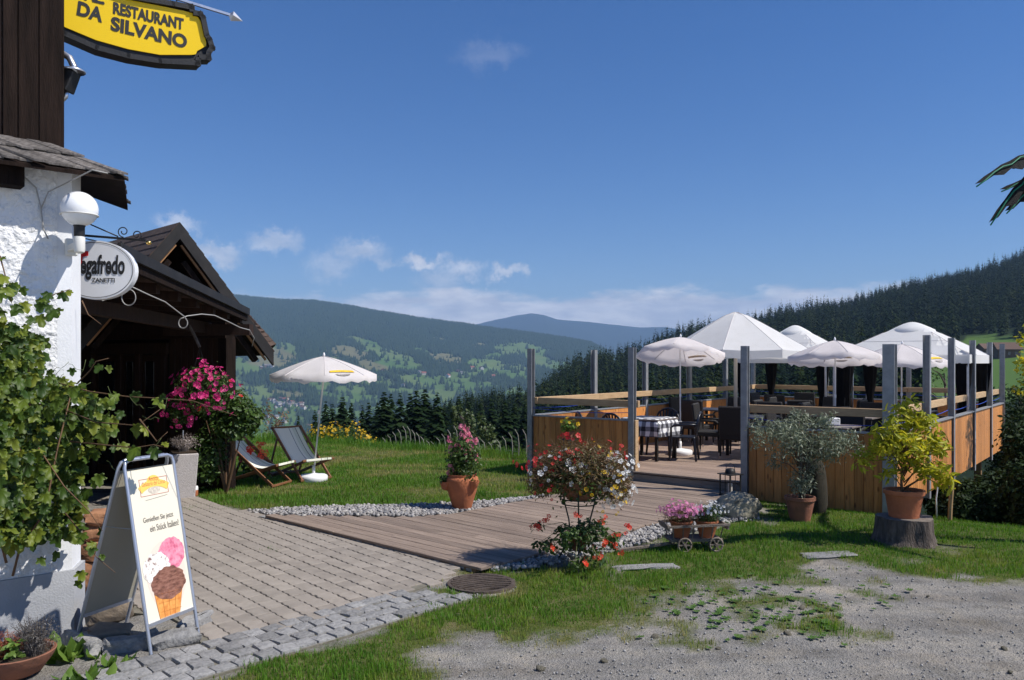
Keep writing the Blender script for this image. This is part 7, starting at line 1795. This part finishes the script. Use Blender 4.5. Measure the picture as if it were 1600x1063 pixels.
def stump_and_lemon():
    c = G(1414, 846); q = random.Random(1); b = MB(); n = 40; hs = (0, .02, .08, .16, .24, .285); rs = (.34, .325, .305, .295, .292, .288)
    root = thing('tree_stump', 'low cut tree stump with dark bark in the grass', 'tree stump', c)
    base = len(b.v); lob = [1+.05*math.sin(5*6.283*k/n+1)+.035*math.sin(9*6.283*k/n)+q.gauss(0, .012) for k in range(n)]
    for h, r in zip(hs, rs):
        for k in range(n): t = 6.283*k/n; rr = r*(1+(lob[k]-1)*(1.6-2.*h)); b.v.append((math.cos(t)*rr, math.sin(t)*rr, h-.01))
    for i in range(len(hs)-1):
        for k in range(n): b.f.append((i*n+k, i*n+(k+1) % n, (i+1)*n+(k+1) % n, (i+1)*n+k))
    b.build('bark', m_bark, root, True); t = MB(); t.add([(b.v[-n+k][0], b.v[-n+k][1], b.v[-n+k][2]) for k in range(n)], [tuple(range(n))]); t.build('cut_face', m_stumpwood, root)
    p = thing('lemon_tree', 'yellow-green lemon tree in a terracotta pot on the tree stump', 'potted tree', (c.x-.01, c.y, .276))
    MB().lathe([(.155, 0), (.19, .22), (.20, .25), (.215, .255), (.215, .30), (.195, .30), (.185, .25)], 28).build('pot', m_terra, p, True, auto=40); MB().lathe([(.003, .26), (.19, .26)], 18).build('soil', m_soil, p)
    b = MB(); b.tube([(-.02, 0, .25), (-.03, 0, .40), (.0, 0, .58), (.02, 0, .74)], [.016, .014, .011, .008], 7); tips = []
    for k in range(30):
        a = q.uniform(0, 6.28); l = q.uniform(.12, .44); z = q.uniform(.42, 1.18); l *= (1 if z < .95 else .6); e = Vector((math.cos(a)*l, math.sin(a)*l*.8, z)); b.tube([(0, 0, min(.7, z*.62)), Vector((e.x*.5, e.y*.5, z*.85)), e], [.007, .005, .003], 5); tips.append(e)
    for e in (Vector((-.46, -.03, .62)), Vector((-.42, -.05, .72)), Vector((.40, -.05, .42)), Vector((.46, -.02, .36)), Vector((.36, -.1, .50)), Vector((.05, 0, 1.24)), Vector((-.02, -.02, 1.16)), Vector((.18, 0, 1.1)), Vector((.30, 0, .95)), Vector((.34, -.05, .75))):
        b.tube([(0, 0, .62), e*.5+Vector((0, 0, .32)), e], [.006, .005, .003], 5); tips.append(e)
    b.build('trunk', m_stem, p, True)
    foliage('crown', [leaf_mesh(44, t_, (.12, .11, .11), .085, LV_LANCE, .1, .5) for t_ in tips]+[leaf_mesh(200, (0, 0, .85), (.28, .24, .3), .085, LV_LANCE, .2, .5)], l_lemon, p)
    # flowering weeds at the stump
    f = G(1420, 852); w = thing('dandelion', 'single yellow dandelion at the foot of the stump', 'flower', f); MB().tube([(0, 0, 0), (0, 0, .07)], .003, 4).build('stem', m_greenstem, w); flower_heads(w, B_YE, [(0, 0, .072)], [(.1, -.8, .5)], .02, 'bloom')
stump_and_lemon()
def stakes():
    g = G(1484, 798); g.z = float(gz(g.x, g.y)); root = thing('ground_stake', 'short wooden stake beside the right side of the terrace', 'stake', g); MB().tube([(0, 0, -.05), (.01, 0, .2), (.03, 0, .46)], .028, 8).build('stake_wood', m_stake, root)
    h = thing('white_hose', 'thin white hose hanging from the terrace side to the ground', 'hose', g+Vector((-.12, .1, 0))); MB().tube([(0, 0, 0), (-.01, 0, .25), (.02, 0, .5), (.08, .02, .62)], .009, 6).build('hose_tube', m_whiteplastic, h, True)
stakes()
# bushes under and beside the terrace on the right
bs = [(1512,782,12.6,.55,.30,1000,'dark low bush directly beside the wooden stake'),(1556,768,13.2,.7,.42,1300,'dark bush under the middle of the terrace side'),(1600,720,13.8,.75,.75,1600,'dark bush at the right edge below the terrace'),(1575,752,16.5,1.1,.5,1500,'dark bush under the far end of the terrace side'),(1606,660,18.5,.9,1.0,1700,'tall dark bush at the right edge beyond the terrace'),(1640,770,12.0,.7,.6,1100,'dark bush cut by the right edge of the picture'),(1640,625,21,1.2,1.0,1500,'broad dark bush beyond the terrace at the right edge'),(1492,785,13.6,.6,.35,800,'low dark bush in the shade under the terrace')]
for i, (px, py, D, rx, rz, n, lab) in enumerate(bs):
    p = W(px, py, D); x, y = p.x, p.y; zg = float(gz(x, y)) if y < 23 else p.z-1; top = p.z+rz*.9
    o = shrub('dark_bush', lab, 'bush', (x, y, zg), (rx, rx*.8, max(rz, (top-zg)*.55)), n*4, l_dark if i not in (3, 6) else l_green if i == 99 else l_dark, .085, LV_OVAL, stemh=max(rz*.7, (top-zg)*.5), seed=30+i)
# sparse bright-leaved shrub at the right edge and the young tree behind the terrace
leafy_tree(1478, 572, 24.5, 1.1, 1.5, 'thin young apple tree rising behind the back rail of the terrace', l_green, 700, h=5.5, size=.10, name='young_tree')
leafy_tree(1625, 505, 15, .42, .7, 'yellowish leafy branch tips of a small tree at the right edge', l_lemon, 420, h=5, size=.10, name='small_tree')
leafy_tree(1600, 610, 22, 1.3, .8, 'dark leafy tree behind the terrace at the right edge', l_dark, 900, h=6, size=.14, name='garden_tree')

def palm():
    # artificial palm with dark metal fronds wound with green light hose; only frond tips reach into the picture
    c = Vector((6.9, 8.6, 0)); root = thing('metal_palm', 'dark artificial palm fronds with green light hose at the right edge', 'artificial palm', c)
    MB().tube([(0, 0, 0), (.05, 0, 1.5), (0, 0, 3.0), (-.05, 0, 3.9)], [.11, .09, .08, .07], 10).build('trunk', m_bark, root, True)
    def frond(tip, rise, w, nm='frond'):
        a = Vector((-.05, 0, 3.85)); tip = Vector(tip)-c; n = 22; V = []; b = MB()
        for k in range(n+1):
            t = k/n; p = a.lerp(tip, t); p.z += rise*4*t*(1-t)*.5; d = (tip-a).normalized(); s = Vector((-d.y, d.x, 0)).normalized(); ww = w*(math.sin(math.pi*min(1, .12+.88*t))**.7)*(1 if k % 2 else .6)*(1 if t < .97 else .1)
            V += [p+s*ww*.35-Vector((0, 0, ww*1.0)), p+Vector((0, 0, ww*.25)), p-s*ww*.35-Vector((0, 0, ww*.8))]
        fs = []
        for k in range(n): i = 3*k; fs += [(i, i+1, i+4, i+3), (i+1, i+2, i+5, i+4)]
        b.add(V, fs); f = b.build(nm, m_palmleaf, root)
        pts = [V[3*k+1]+Vector((0, -.03, -.03+.012*math.sin(k*2.))) for k in range(n+1)]; MB().tube(pts, .007, 6).build('light_hose', m_greenlight, f, True)
    frond(W(1523, 288, 7.6), .75, .17); frond(W(1545, 348, 7.9), 1.1, .26); frond(W(1562, 296, 8.3), .35, .15); frond(W(1570, 330, 8.0), .7, .22)
    frond(c+Vector((1.2, .4, 3.7)), .4, .15); frond(c+Vector((.3, -1.3, 3.6)), .4, .15); frond(c+Vector((.2, 1.3, 3.7)), .4, .15); frond(c+Vector((1., -.8, 3.5)), .4, .15)
palm()
